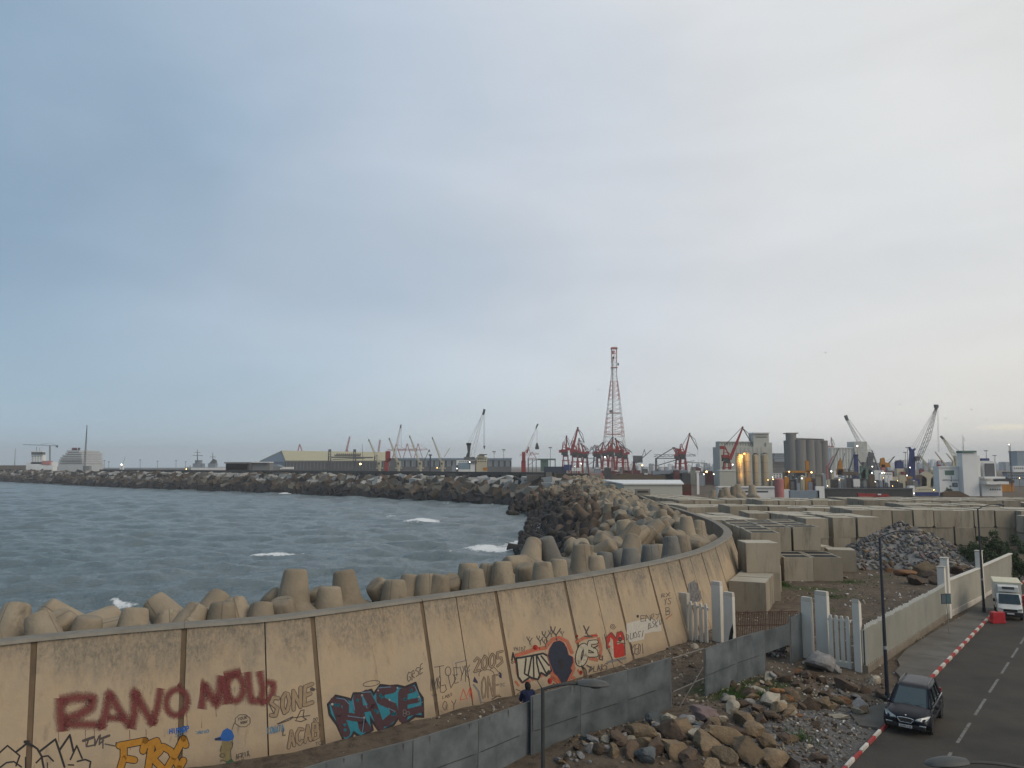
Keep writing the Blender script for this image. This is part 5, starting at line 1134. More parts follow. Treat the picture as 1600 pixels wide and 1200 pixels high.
def rock(px, py, rpx, col, label=None, group=None, fl=1.0, rz=None):
    """stone whose centre shows at px,py with radius rpx (photo pixels) resting on the ground"""
    p = at(px, py+rpx*.45); d = p.length; r = rpx/1200*math.hypot(p.y, H)*1.05
    o = link('boulder', rk.choice(RM[col])); o.location = (p.x, p.y, gh(p.x, p.y)+r*.28*fl); o.rotation_euler = (rk.uniform(-.5,.5), rk.uniform(-.5,.5), rk.uniform(0, 6.3) if rz is None else rz); o.scale = (r*rk.uniform(.95,1.2), r*rk.uniform(.9,1.1), r*rk.uniform(.85,1.1)*fl)
    lab = label or '%s %s boulder of the rubble bank %s' % ('largest size' if rpx >= 23 else 'big' if rpx >= 18 else 'middling' if rpx >= 13 else 'small' if rpx >= 10 else 'little', {'blue': 'blue-grey'}.get(col, col), ('at the bottom edge, left part' if px < 1000 else 'at the bottom edge, middle' if px < 1100 else 'at the bottom edge, right part') if py > 1180 else ('under the tall fence run' if px < 1060 else 'below the open gap' if px < 1130 else 'below the two fence sheets' if px < 1190 else 'next to the grey gravel') if py > 1130 else ('by the green weeds' if px < 1200 else 'on the brown slope' if px < 1262 else 'around the dark hollow' if px < 1320 else 'near the lamp post foot'))
    tag(o, lab, 'boulder', group or 'boulders of the rubble bank'); return o
rock(1100,1133,24,'mauve','big mauve boulder at the top of the rubble bank'); rock(1027,1140,17,'blue','blue-grey flat boulder just under the grey fence'); rock(1047,1144,13,'pale'); rock(1073,1145,16,'grey','grey boulder left of the mauve one'); rock(1092,1155,9,'blue')
for x, y, r, c in ((1000,1170,17,'tan'),(985,1168,13,'brown'),(1048,1165,26,'brown'),(1060,1158,19,'tan'),(1104,1158,15,'brown'),(1118,1150,15,'tan'),(1128,1142,10,'pale'),(1178,1155,23,'tan'),(1165,1140,17,'tan'),(1136,1170,24,'tan'),(1150,1165,20,'brown'),(1105,1182,25,'tan'),(1088,1172,15,'pale'),(1170,1188,27,'tan'),(1200,1178,20,'tan'),(1210,1196,24,'tan'),(1135,1197,18,'tan'),(1060,1193,22,'tan'),(1075,1200,18,'brown'),(1030,1192,20,'brown'),(1008,1187,14,'tan'),(966,1182,15,'brown'),(945,1178,11,'tan'),(928,1182,10,'grey'),(915,1176,8,'blue'),(985,1198,16,'brown'),(960,1200,12,'tan'),(935,1196,13,'brown'),(1010,1204,16,'blue'),(1110,1208,16,'tan'),(1085,1214,18,'brown'),(1240,1200,15,'brown'),(1225,1165,11,'brown'),(1190,1140,12,'brown'),
    (1180,1085,13,'pale'),(1192,1076,9,'pale'),(1206,1112,16,'pale'),(1218,1122,15,'tan'),(1235,1118,11,'tan'),(1253,1112,9,'brown'),(1266,1108,14,'brown'),(1285,1105,15,'tan'),(1270,1062,11,'brown'),(1285,1068,9,'brown'),(1245,1080,10,'brown'),(1225,1075,11,'brown'),(1262,1085,9,'brown'),(1240,1098,12,'tan'),(1170,1100,13,'brown'),(1158,1118,12,'brown'),(1145,1125,12,'pale'),(1185,1125,12,'brown'),(1205,1135,15,'brown'),(1140,1110,11,'pale'),(1290,1085,9,'brown'),(1305,1092,8,'brown'),(1350,1078,9,'brown'),(1325,1070,9,'grey'),(1338,1088,8,'grey'),(1235,1165,9,'tan'),(1278,1185,13,'brown'),(1215,1065,9,'brown'),(1300,1110,9,'tan'),(1230,1130,13,'tan'),(1275,1140,8,'brown')):
    rock(x, y, r, c)
rock(1282,1040,20,'grey','big pale grey split boulder lying below the tall white posts', fl=1.5); rock(1298,1045,13,'grey','smaller grey boulder touching the big split one'); rock(1367,1063,10,'pale','pale grey stone near the lamp post foot'); 
rock(1326,1063,11,'pale','flat whitish slab beside the dark hollow', fl=.4); rock(1233,1103,9,'orange','small orange stone on the brown bank'); rock(1312,1118,14,'pale','long pale flat stone left of the round pale one', fl=.6); rock(1339,1112,11,'pale','round pale stone at the gravel edge near the car'); rock(1344,1097,13,'grey','grey cracked boulder above the round pale stone'); rock(1250,1046,6,'tan','small tan stone left of the split grey boulder'); rock(1265,1172,6,'pale','small whitish stone on the grey gravel')
rock(1318,1068,19,'brown','dark overhanging earth lump below the split boulder'); rock(1380,1085,12,'brown','brown lump at the foot of the dark lamp post')
rx = random.Random(12)
for k in range(75):
    u, v = rx.random(), rx.random(); x = 1130+u*250; y = 1060+v*130-(u*25); r = rx.uniform(4,11)*(1 if v < .6 else .8)
    s0, o0 = rd_of(at(x, y+r*.45))
    if o0 > -1.0 or (s0 > 11 and o0 > -2.8) or (x > 1225 and y > 1125 and rx.random() < .75): continue
    rock(x, y, r, rx.choice(['tan','tan','brown','brown','pale','orange','grey']))
for k in range(40):
    x = rx.uniform(868, 1100); y = 1192-(x-868)*.30+rx.uniform(6, 34); rock(x, y, rx.uniform(4, 9), rx.choice(['tan','brown','grey','pale']))
# stray stones at the gap and along the wall foot
for x, y, r, c in ((1060,1025,5,'tan'),(1072,1030,4,'pale'),(1082,1044,5,'brown'),(1085,1012,6,'pale'),(1092,1003,4,'grey'),(1000,1042,3,'brown'),(1045,1015,3,'grey'),(1055,1007,4,'brown'),(1068,1000,3,'grey'),(1335,1005,4,'pale'),(1322,905,4,'pale')): rock(x, y, r, c, 'small stone lying on the dirt behind the fence', 'small stones behind the fence')
# gravel crumbs
def crumbs(name, cols, n, region, rmin, rmax, label, seed):
    r = random.Random(seed); obs = {c: MB() for c in cols}
    src = MB(); bm = bmesh.new(); bmesh.ops.create_icosphere(bm, subdivisions=1, radius=1); sv_ = [v.co.copy() for v in bm.verts]; sf = [tuple(v.index for v in f.verts) for f in bm.faces]; bm.free()
    for k in range(n):
        p = region(r)
        if p is None: continue
        c = r.choice(cols); s = r.uniform(rmin, rmax)*(1 if r.random() < .85 else 1.6); R3 = Matrix.Rotation(r.uniform(0, 6), 3, Vector((r.random(), r.random(), r.random())).normalized())
        j = Vector((r.uniform(.7,1.4), r.uniform(.6,1), r.uniform(.4,.8))); obs[c].add([R3 @ Vector((v.x*j.x*s*(1+.3*math.sin(v.z*9+k)), v.y*j.y*s, v.z*j.z*s))+p for v in sv_], sf)
    for c, m in obs.items():
        if m.v: tag(m.build(name, RK[c] if c in RK else mat(c, None)), label+' (%s)' % c, 'gravel', kind='stuff')
def reg_px(x0, y0, x1, y1, ex=None):
    def f(r):
        px, py = r.uniform(x0, x1), r.uniform(y0, y1); p = at(px, py); s, o = rd_of(p)
        if o > -.2 or (s > 13 and o > -1.6): return None
        p.z = gh(p.x, p.y)+.01; return p
    return f
LITW = mat('litter_white', (.62,.62,.60), (.42,.42,.41), 3, rough=.8)
crumbs('gravel', ['grey', 'pale', 'brown'], 1500, reg_px(1150,1060,1400,1215), .025, .075, 'loose gravel on the bank beside the road', 1)
crumbs('gravel', ['brown', 'tan', 'grey'], 900, reg_px(880,1090,1330,1215), .03, .11, 'small stones between the boulders', 2)
crumbs('gravel', ['brown', 'grey', 'pale'], 700, reg_px(1030,985,1330,1110), .03, .09, 'crumbs of stone on the dirt by the gap', 3)
crumbs('gravel', ['pale', 'brown'], 500, reg_px(1230,880,1540,1010), .03, .10, 'crumbs scattered over the lot', 5)
def reg_foot(r):
    s = r.uniform(20, 62); c, n = wc(s); q = c+n*(BAT+r.uniform(.1, 2.2)); return Vector((q.x, q.y, gh(q.x, q.y)+.01))
crumbs('gravel', ['brown', 'grey', 'pale'], 600, reg_foot, .02, .07, 'crumbs along the foot of the sea wall', 4)
crumbs('litter', ['litter_white'], 130, reg_px(1200,1010,1400,1210), .03, .08, 'scraps of white litter on the gravel bank', 6)
crumbs('litter', ['litter_white'], 110, reg_px(1220,885,1480,990), .04, .12, 'scraps of white litter over the dirt lot', 7)
def reg_hole(r):
    p = at(r.uniform(1196,1238), r.uniform(1016,1036))+Vector((0, r.uniform(.3, 1.4), 0)); p.z = r.uniform(.05, .7); return p
crumbs('rubbish_heap', ['litter_white', 'blue', 'mauve', 'brown'], 170, reg_hole, .06, .16, 'rubbish heaped under the hanging fence sheet', 8)
mat('spray_white', (.75,.78,.80), (.65,.68,.70), 3, rough=.6)
def reg_spray(r):
    p = at(846, 846, ZS); return p+Vector((r.gauss(0, .7), r.gauss(0, 1.6), abs(r.gauss(0, 1.2))))
crumbs('spray', ['spray_white'], 900, reg_spray, .03, .08, 'white spray of a wave hitting the black tetrapods', 18)
# stone heap in the yard
HC = at(1445, 893); HC = Vector((HC.x, HC.y+4.5, 0)); HR = 7.6; HH = 4.9
def heap_z(x, y):
    dx, dy = (x-HC.x)/1.18, y-HC.y; r = math.hypot(dx, dy)/HR; a = math.atan2(dy, dx); r *= 1+.12*math.sin(a*3+1)+.07*math.sin(a*5); return max(0, HH*(1-r)**.95 if r < 1 else 0)+.25*noise.noise(Vector((x*.8, y*.8, 5)))*(r < 1)
m = MB(); g = 44; vs = []
for j in range(g+1):
    for i in range(g+1): x = HC.x-10+20*i/g; y = HC.y-9.5+19*j/g; vs.append((x, y, heap_z(x, y)-.1))
m.add(vs, [(j*(g+1)+i, j*(g+1)+i+1, (j+1)*(g+1)+i+1, (j+1)*(g+1)+i) for j in range(g) for i in range(g)]); tag(m.build('rubble_mound', RK['grey']), 'core of the big grey rubble heap behind the palisade wall', 'rubble', kind='stuff')
def reg_heap(r):
    a, q = r.uniform(0, 6.283), math.sqrt(r.random()); x, y = HC.x+math.cos(a)*q*HR*1.2, HC.y+math.sin(a)*q*HR
    if y > HC.y+3.5: return None
    z = heap_z(x, y)
    return Vector((x, y, z)) if z > .02 or r.random() < .3 else None
crumbs('rubble', ['grey', 'grey', 'blue', 'pale', 'mauve', 'tan'], 2300, reg_heap, .10, .27, 'broken stones covering the big heap', 9)
r5 = random.Random(77); cnt = 0
while cnt < 110:
    p = reg_heap(r5)
    if p is None: continue
    low = p.z < 1.7 and p.y < HC.y+1; col = r5.choice(['tan', 'brown', 'tan', 'mauve', 'orange'] if low and r5.random() < .7 else ['grey', 'grey', 'pale', 'blue', 'mauve']); s = r5.uniform(.3, .5)*(1.25 if low else 1)
    o = link('boulder', r5.choice(RM[col])); o.location = p; o.rotation_euler = (r5.uniform(0,3), r5.uniform(0,3), r5.uniform(0,3)); o.scale = (s, s*.9, s*.8); cnt += 1
    tag(o, '%s block of stone on the %s of the big heap' % (col if col != 'blue' else 'blue-grey', 'lower slope' if low else 'upper slope'), 'boulder', '%s stones on the %s of the big heap' % (col, 'lower slope' if low else 'upper slope'))
for x, y, r, c, l in ((1415,897,13,'orange','orange-brown boulder at the left foot of the big heap'),(1440,893,19,'tan','largest tan boulder in front of the big heap'),(1455,900,14,'brown','brown boulder right of the largest tan one'),(1432,908,16,'brown','low flat brown boulder before the heap'),(1468,890,12,'orange','rust-coloured boulder below the white pillar'),(1505,890,13,'tan','tan boulder behind the wall right of the pillar'),(1495,895,11,'brown','dark boulder just behind the white pillar'),(1458,910,12,'brown','dark flat boulder beside the pillar base'),(1518,884,10,'tan','tan boulder by the dark bush'),(1478,902,9,'grey','grey boulder touching the lower pillar')):
    rock(x, y, r, c, l, 'large boulders round the foot of the heap')

# ================================================================== bushes and weeds
LEAF = mat('leaf_dark', (.030, .052, .022), (.055, .080, .030), 2.0, rough=.75, objvar=.0, contrast=.2); WOOD = mat('bark', (.06,.045,.032))
GRS = mat('grass_green', (.070, .125, .030), (.045, .085, .022), 2.0, rough=.8)
def leaves(m, c, R, n, r, s):
    clumps = [(Vector((c.x+r.gauss(0,.45)*R.x, c.y+r.gauss(0,.45)*R.y, max(.2, c.z+r.gauss(0,.42)*R.z))), r.uniform(.3,.55)) for _ in range(26)]
    for k in range(n):
        cc, cr = r.choice(clumps); d = Vector((r.gauss(0,1), r.gauss(0,1), r.gauss(0,1))).normalized(); p = cc+d*cr*r.uniform(.5,1.15)
        if p.z < .03: continue
        q = Quaternion((r.gauss(0,1), r.gauss(0,1), r.gauss(0,1), r.gauss(0,1))).normalized(); l_ = s*r.uniform(.6,1.3); m.add([p+q @ Vector(v)*l_ for v in ((-.5,0,0),(0,-.25,.08),(.5,0,0),(0,.25,.08))], [(0,1,2,3)])
def bush(px, py, rx, ry, rz_, n, label, seed, zc=None):
    p = at(px, py); r = random.Random(seed); root = empty('bush', (p.x, p.y, 0), label=label, cat='bush'); m = MB(); leaves(m, Vector((0,0,zc or rz_)), Vector((rx,ry,rz_)), n, r, .26); m.build('foliage', LEAF, root)
    m = MB()
    for k in range(7): a = r.uniform(0,6.3); m.tube((r.uniform(-.2,.2),r.uniform(-.2,.2),0),(math.cos(a)*rx*.5,math.sin(a)*ry*.5,rz_*1.3),.05,.015,5)
    m.build('stems', WOOD, root)
bush(1530,893,3.0,1.3,1.5,6500,'dark green bush growing behind the cream wall right of the stone heap',1,1.9); bush(1558,888,2.4,1.2,1.5,4500,'dark green bush behind the wall beyond the far white pillar',2,2.2); bush(1590,908,1.3,1.2,1.3,3600,'bush spilling over the end of the cream wall behind the truck',3,1.5)
def grass_patch(px, py, R, n, label, seed, h=.28):
    p = at(px, py); r = random.Random(seed); m = MB()
    for k in range(n):
        a = r.uniform(0,6.3); q = r.gauss(0,.5)*R; x, y = p.x+math.cos(a)*q*1.3, p.y+math.sin(a)*q; z = gh(x, y); b = r.uniform(0,6.3); l_ = h*r.uniform(.4,1.2); w_ = .022
        m.add([(x-w_*math.cos(b), y-w_*math.sin(b), z), (x+w_*math.cos(b), y+w_*math.sin(b), z), (x+r.uniform(-.12,.12), y+r.uniform(-.12,.12), z+l_)], [(0,1,2)])
    tag(m.build('weeds', GRS), label, 'weeds', kind='stuff')
grass_patch(1160,1092,.8,1100,'bright green weeds on top of the rubble bank',1); grass_patch(1178,1100,.5,500,'bright green weeds lower on the rubble bank',2); grass_patch(1150,1108,.5,500,'weeds between boulders',3)
grass_patch(1224,918,.7,500,'weeds at the corner of the concrete cubes',4,.35); grass_patch(1250,1165,.8,160,'dull weeds near the gravel',5,.22); grass_patch(1330,912,2.6,900,'thin grass over the dirt lot',6,.12); grass_patch(1300,935,2.6,900,'thin grass before the low cubes',7,.12); grass_patch(1385,975,1.2,400,'thin grass inside the palisade wall',8,.15)
grass_patch(1415,1000,.6,250,'dry weeds at the foot of the palisade wall',9,.2); grass_patch(1484,993,.25,160,'tuft of weeds at the sign post foot',10,.15)

# ================================================================== street lamps
LPD = mat('lamp_paint_dark', (.020, .026, .038), (.014, .018, .026), 3, rough=.45, spec=.5); LPG = mat('lamp_paint_grey', (.052,.053,.052), (.035,.036,.036), 3, rough=.5); LPH = mat('lamp_head_shell', (.080,.083,.082), (.055,.058,.057), 5, rough=.55); LPL = mat('lamp_lens', (.10,.11,.11), rough=.2)
def lamp(base, h, arm, az_, label, hm=LPD, headlen=.62, rb_=.095, rt=.055, head=LPH, rise=.32, collar=True):
    root = empty('street_lamp', base, az_, label, 'street lamp')
    m = MB(); m.tube((0,0,-.1),(0,0,h),rb_,rt,14); m.build('pole', hm, root, smooth=True)
    if collar:
        m = MB(); m.box(-.17,-.17,0,.17,.17,.03); m.tube((0,0,.03),(0,0,.35),rb_+.03,rb_+.02,12); m.build('base', hm, root); m = MB(); m.tube((0,0,2.35),(0,0,2.5),rb_*1.0,rb_*1.0,12); m.build('band', mat('band_grey', (.3,.3,.3)), root)
    pts = [Vector((0,0,h-.02))]; 
    for k in range(1, 9): t = k/8; pts.append(Vector((arm*t, 0, h-.02+rise*math.sin(t*1.9)*.9)))
    m = MB(); m.path(pts, .028, 8); m.build('arm', hm, root, smooth=True)
    e = pts[-1]; m = MB(); secs = []; n = 12; K = 10
    for k in range(K+1):
        t = k/K; x = e.x-.04+headlen*t; wd = .05+.11*math.sin(math.pi*min(1, t*.85+.12))**.8; hh = .03+.05*math.sin(math.pi*min(1, t*.85+.1))
        if k == K: wd, hh = .02, .012
        secs += [(x, wd*math.cos(2*math.pi*i/n), e.z+.01-.03*t+hh*math.sin(2*math.pi*i/n)*(1.2 if math.sin(2*math.pi*i/n) > 0 else .6)) for i in range(n)]
    m.add(secs, [(k*n+i, k*n+(i+1) % n, (k+1)*n+(i+1) % n, (k+1)*n+i) for k in range(K) for i in range(n)]+[tuple(reversed(range(n))), tuple(range(K*n, K*n+n))]); hd = m.build('lamp_head', head, root, smooth=True)
    m = MB(); m.lathe([(.03,-.03),(.10,-.045),(.11,-.02)], (e.x+headlen*.5, 0, e.z-.02), 12); m.build('lens', LPL, hd)
    return root
NA = math.atan2(RN.y, RN.x)
p = at(1387,1095); lamp(Vector((p.x, p.y, .05)), 7.65, 1.35, NA+.62, 'dark blue street lamp post standing behind the black car', rise=.38, head=LPD)
p = at(1538,959); lamp(Vector((p.x, p.y, .13)), 7.75, 1.35, NA+.5, 'farther dark street lamp post on the pavement before the truck', rise=.38, head=LPD)
p = atY(848,1075,15.5); q = lamp(Vector((p.x, p.y, 0)), p.z, .72, .0, 'near grey street lamp whose head overlaps the tall fence sheets', LPG, .62, .06, .035, rise=.11, collar=False)
m = MB(); m.tube((0,0,p.z-.03), (-.12,-.05,p.z+.17), .012, .006, 6); m.build('stub_arm', LPG, q)
p = atY(1512,1202,13); lamp(Vector((p.x+1.0, p.y, 0)), p.z+.02, 1.05, math.pi, 'nearest street lamp head at the bottom edge beside the road centre line', LPG, .68, .07, .04, rise=.12, collar=False)

# sign
p = at(1483,993); sg = empty('road_sign', (p.x, p.y, .13), .12, 'small double blue-grey panel sign on a thin pole on the pavement', 'sign'); m = MB(); m.tube((0,0,0),(-.06,0,2.6),.03,n=8); m.build('pole', mat('galvanised', (.22,.21,.19)), sg)
for x0, x1, c in ((-.36,-.06,(.10,.13,.15)),(-.02,.30,(.07,.13,.145))):
    m = MB(); m.box(x0-.05,-.05,1.95,x1-.05,-.02,2.55); b = m.build('sign_panel', mat('sign_blue_%d' % (c[0]*100), c, rough=.4), sg); m = MB(); m.box(x0-.08,-.045,1.92,x1-.02,-.018,1.95).box(x0-.08,-.045,2.55,x1-.02,-.018,2.58).box(x0-.08,-.045,1.95,x0-.05,-.018,2.55); m.build('frame', mat('sign_frame_dark', (.03,.03,.03)), b)

# ================================================================== vehicles
def loft(m, secs):
    n = len(secs[0]); vs = [p for s in secs for p in s]
    m.add(vs, [(k*n+i, k*n+(i+1) % n, (k+1)*n+(i+1) % n, (k+1)*n+i) for k in range(len(secs)-1) for i in range(n)]+[tuple(reversed(range(n))), tuple(range((len(secs)-1)*n, len(secs)*n))]); return m
def sec(x, hw, z0, z1, tum=.0, r=.12, bul=.0):
    """one cross-section ring at x; half width hw, floor z0, top z1, tumblehome tum"""
    w1 = hw-tum; return [Vector((x, y, z)) for y, z in ((-hw+r*.7,z0),(hw-r*.7,z0),(hw,z0+r),(hw+bul,(z0+z1)/2),(hw-tum*.35,z1-r*.8),(w1-r*.5,z1-r*.15),(w1*.55,z1+.012),(-w1*.55,z1+.012),(-w1+r*.5,z1-r*.15),(-hw+tum*.35,z1-r*.8),(-hw-bul,(z0+z1)/2),(-hw,z0+r))]
CP = mat('car_paint_black', (.004, .006, .013), (.004,.005,.011), 3, rough=.3, spec=.22); GL = mat('car_glass', (.012,.020,.022), (.010,.016,.018), 2, rough=.06, spec=.8); CH = mat('chrome', (.62,.62,.62), (.5,.5,.5), 3, rough=.2, metal=1); TY = mat('tyre_rubber', (.018,.018,.018), rough=.85); RM_ = mat('alloy_rim', (.34,.34,.34), (.22,.22,.22), 4, rough=.35, metal=.8); HLG = mat('headlight_glass', (.42,.45,.44), (.30,.33,.33), 9, rough=.12, spec=.7); PLB = mat('black_plastic', (.02,.02,.021), rough=.6); PLT = mat('number_plate', (.55,.55,.53), (.45,.45,.44), 5, rough=.5); TRM = mat('lower_trim_grey', (.035,.036,.038), rough=.6); INT = mat('cabin_light', (.10,.12,.115))
def wheel(parent, x, y, r, wd=.22):
    sgn = 1 if y > 0 else -1; w_ = empty('wheel', (x, y, r)); w_.parent = parent
    m = MB(); m.lathe([(r*.62,-wd/2),(r*.93,-wd/2),(r,-wd/2+.03),(r,wd/2-.03),(r*.93,wd/2),(r*.62,wd/2)], n=28, axis='y'); m.build('tyre', TY, w_, smooth=True)
    m = MB(); m.lathe([(r*.63,-.02*sgn+.07*sgn),(r*.60,.085*sgn),(r*.52,.06*sgn),(.03,.05*sgn)], n=28, axis='y')
    for k in range(5): a = k*1.2566; m.beam((.0,.095*sgn,.0),(math.cos(a)*r*.6,.10*sgn,math.sin(a)*r*.6),.075,.03)
    m.lathe([(r*.16,.06*sgn),(r*.14,.115*sgn),(.01,.12*sgn)], n=14, axis='y'); m.build('rim', RM_, w_, smooth=True)
def suv():
    # x forward, y left, origin on the ground under the centre
    root = empty('suv_car', (0,0,0), 0, 'black estate-shaped off-roader parked half on the kerb, facing the camera', 'car')
    S_ = [(-2.30,.80,.42,.98,.06),(-2.22,.90,.34,1.04,.07),(-1.9,.935,.28,1.06,.07),(-1.0,.945,.26,1.05,.07),(0,.945,.26,1.03,.07),(.75,.945,.26,1.03,.08),(1.15,.94,.27,1.02,.10),(1.6,.93,.28,.97,.14),(1.95,.90,.30,.90,.17),(2.18,.84,.34,.80,.18),(2.30,.74,.40,.68,.12)]
    m = MB(); loft(m, [sec(x, hw, z0, z1, t, .13, .012) for x, hw, z0, z1, t in S_]); body = m.build('body', CP, root, smooth=True); sub = body.modifiers.new('s', 'SUBSURF'); sub.levels = 1; sub.render_levels = 2
    # wheel arches
    for x in (-1.36, 1.38):
        for s in (-1, 1):
            m = MB(); pr = [(x+.47*math.cos(a), .37+.47*math.sin(a)) for a in [math.pi*k/12 for k in range(13)]]+[(x-.40*math.cos(a), .37+.40*math.sin(a)) for a in [math.pi*k/12 for k in range(13)]]
            m.prism(pr, s*.90, s*.965); m.build('wheel_arch', TRM, root); m = MB(); m.prism([(x+.41*math.cos(a), .37+.41*math.sin(a)) for a in [math.pi*k/14 for k in range(15)]]+[(x-.41,.2),(x+.41,.2)], s*.70, s*.952); m.build('arch_recess', BLK, root)
            wheel(root, x, s*.83, .37, .24)
    # greenhouse: glass body, roof, pillars
    gz0, gz1 = .98, 1.60
    lo = [(1.12,.74),(1.0,.86),(-1.75,.85),(-2.12,.74)]; hi = [(.28,.60),(.18,.665),(-1.50,.655),(-1.86,.58)]
    def ring(P_, z): return [Vector((x, -y, z)) for x, y in P_]+[Vector((x, y, z)) for x, y in reversed(P_)]
    m = MB(); a = ring(lo, gz0); b = ring(hi, gz1); n = len(a); m.add(a+b, [(i, (i+1) % n, n+(i+1) % n, n+i) for i in range(n)]+[tuple(range(n, 2*n)), tuple(reversed(range(n)))]); m.build('windows', GL, root)
    m = MB(); c = ring([(.30,.61),(.18,.68),(-.8,.70),(-1.50,.675),(-1.92,.58)], 1.585); d = ring([(.16,.55),(.08,.61),(-.8,.635),(-1.45,.61),(-1.84,.52)], 1.665); e = ring([(-.1,.38),(-.2,.43),(-.8,.46),(-1.3,.44),(-1.6,.36)], 1.70); n = len(c)
    m.add(c+d+e, [(k*n+i, k*n+(i+1) % n, (k+1)*n+(i+1) % n, (k+1)*n+i) for k in range(2) for i in range(n)]+[tuple(range(2*n, 3*n)), tuple(reversed(range(n)))]); m.build('roof', CP, root, smooth=True)
    m = MB()
    for s in (-1, 1):
        m.beam((1.10,s*.76,gz0),(.26,s*.61,gz1),.09,.07); m.beam((1.02,s*.865,gz0),(.2,s*.67,gz1),.07,.06)
        m.beam((.02,s*.875,gz0),(-.18,s*.68,gz1),.08,.04); m.beam((-.92,s*.87,gz0),(-1.0,s*.675,gz1),.09,.04); m.beam((-1.72,s*.86,gz0),(-1.48,s*.665,gz1),.14,.05); m.beam((-2.10,s*.75,gz0),(-1.86,s*.59,gz1),.12,.08)
    m.build('pillars', CP, root)
    m = MB(); m.add([(1.155,-.66,.995),(1.155,.66,.995),(.325,.545,1.575),(.325,-.545,1.575)], [(0,1,2,3)]); m.build('windscreen', mat('windscreen_glass', (.030,.052,.055), (.022,.040,.042), 1.5, rough=.05, spec=.8), root)
    m = MB(); m.beam((1.19,.1,.985),(1.0,.55,1.09),.02,.02).beam((1.19,-.5,.985),(1.02,.0,1.08),.02,.02); m.build('wipers', PLB, root)
    for s in (-1, 1):
        m = MB(); m.path([Vector((.05,s*.60,1.665)),Vector((-.05,s*.60,1.74)),Vector((-1.45,s*.58,1.745)),Vector((-1.6,s*.56,1.665))], .018, 8); m.build('roof_rail', mat('rail_satin', (.16,.16,.165), rough=.35, metal=.6), root)
        m = MB(); m.lathe([(.02,-.09),(.09,-.07),(.115,0),(.09,.07),(.02,.09)], (.92,s*1.06,1.06), 12, 'y'); m.beam((.95,s*.9,1.0),(.93,s*1.0,1.03),.05,.04); m.build('wing_mirror', PLB, root, smooth=True)
        m = MB(); m.add([(2.26,s*.36,.68),(2.22,s*.60,.665),(2.07,s*.80,.70),(1.80,s*.905,.845),(1.93,s*.82,.885),(2.12,s*.60,.80),(2.24,s*.42,.755)]+[(x+.035,y*1.015,z+.012) for x,y,z in ((2.26,s*.36,.68),(2.22,s*.60,.665),(2.07,s*.80,.70),(1.80,s*.905,.845),(1.93,s*.82,.885),(2.12,s*.60,.80),(2.24,s*.42,.755))], [tuple(range(6,-1,-1)), tuple(range(7,14))]+[(i,(i+1)%7,7+(i+1)%7,7+i) for i in range(7)]); m.build('headlight', HLG, root, smooth=False)
        m = MB(); m.box(2.235,s*.66-.13,.475,2.30,s*.66+.13,.52); m.build('fog_light', HLG, root, bevel=.01)
        m = MB(); m.beam((-1.85,s*.905,1.02),(.98,s*.90,1.02),.02,.03); m.build('chrome_strip', CH, root); m = MB(); m.beam((-1.6,s*.952,.62),(1.0,s*.955,.62),.05,.03); m.build('side_moulding', TRM, root)
        for x in (.1, -.95): m = MB(); m.beam((x+.0,s*.955,.86),(x-.18,s*.955,.86),.03,.03); m.build('door_handle', CH, root)
        for x in (1.0,.02,-.93): m = MB(); m.beam((x,s*.951,.35),(x,s*.938,.98),.012,.008); m.build('door_gap', BLK, root)
        m = MB(); m.box(-2.28,s*.70-.10,.75,-2.18,s*.70+.13,1.15); m.build('tail_light', mat('tail_red', (.30,.02,.02), rough=.2), root, bevel=.03)
    m = MB(); m.prism([(y_*1, z_) for y_, z_ in ((-.32,.72),(-.22,.56),(.22,.56),(.32,.72))], 0, .03); g = m.build('grille', BLK, root); g.rotation_euler = (0,0,-math.pi/2); g.location = (2.285,0,.0)
    m = MB()
    for k in range(5): y_ = .30-.03*k*1.0; z_ = .70-.032*k; m.beam((2.325,-y_,z_),(2.325,y_,z_),.012,.012)
    m.beam((2.33,0,.73),(2.33,0,.56),.012); m.build('grille_bars', CH, g.parent)
    m = MB(); m.path([Vector((2.31,-.33,.715)),Vector((2.325,-.2,.755)),Vector((2.33,0,.765)),Vector((2.325,.2,.755)),Vector((2.31,.33,.715)),Vector((2.32,.22,.56)),Vector((2.32,-.22,.56)),Vector((2.31,-.33,.715))], .016, 8); m.build('grille_surround', CH, root, smooth=True)
    m = MB(); m.tube((2.20,0,.80),(2.215,0,.85),.035,.035,10); m.build('emblem', CH, root)
    m = MB(); m.box(2.22,-.78,.30,2.33,.78,.50); m.build('bumper', PLB, root, bevel=.05); m = MB(); m.box(2.335,-.26,.36,2.35,.26,.47); pl = m.build('number_plate', PLT, root)
    m = MB()
    for k, x in enumerate((-.2,-.15,-.1,-.05,0,.08,.15,.19)): m.box(2.351,x,.385,2.354,x+.03,.445)
    m.build('plate_characters', PLB, pl)
    m = MB(); m.box(-2.36,-.85,.35,-2.15,.85,.62); m.build('rear_bumper', PLB, root, bevel=.05)
    return root
car = suv(); cf = at(1409,1132); s_, o_ = rd_of((cf.x, cf.y)); car.scale = (.955,.955,.955); car.location = rd(7.35, .88, .02); 
car.rotation_euler = (math.radians(-1.2), 0, math.atan2(-RD.y, -RD.x)+.05)
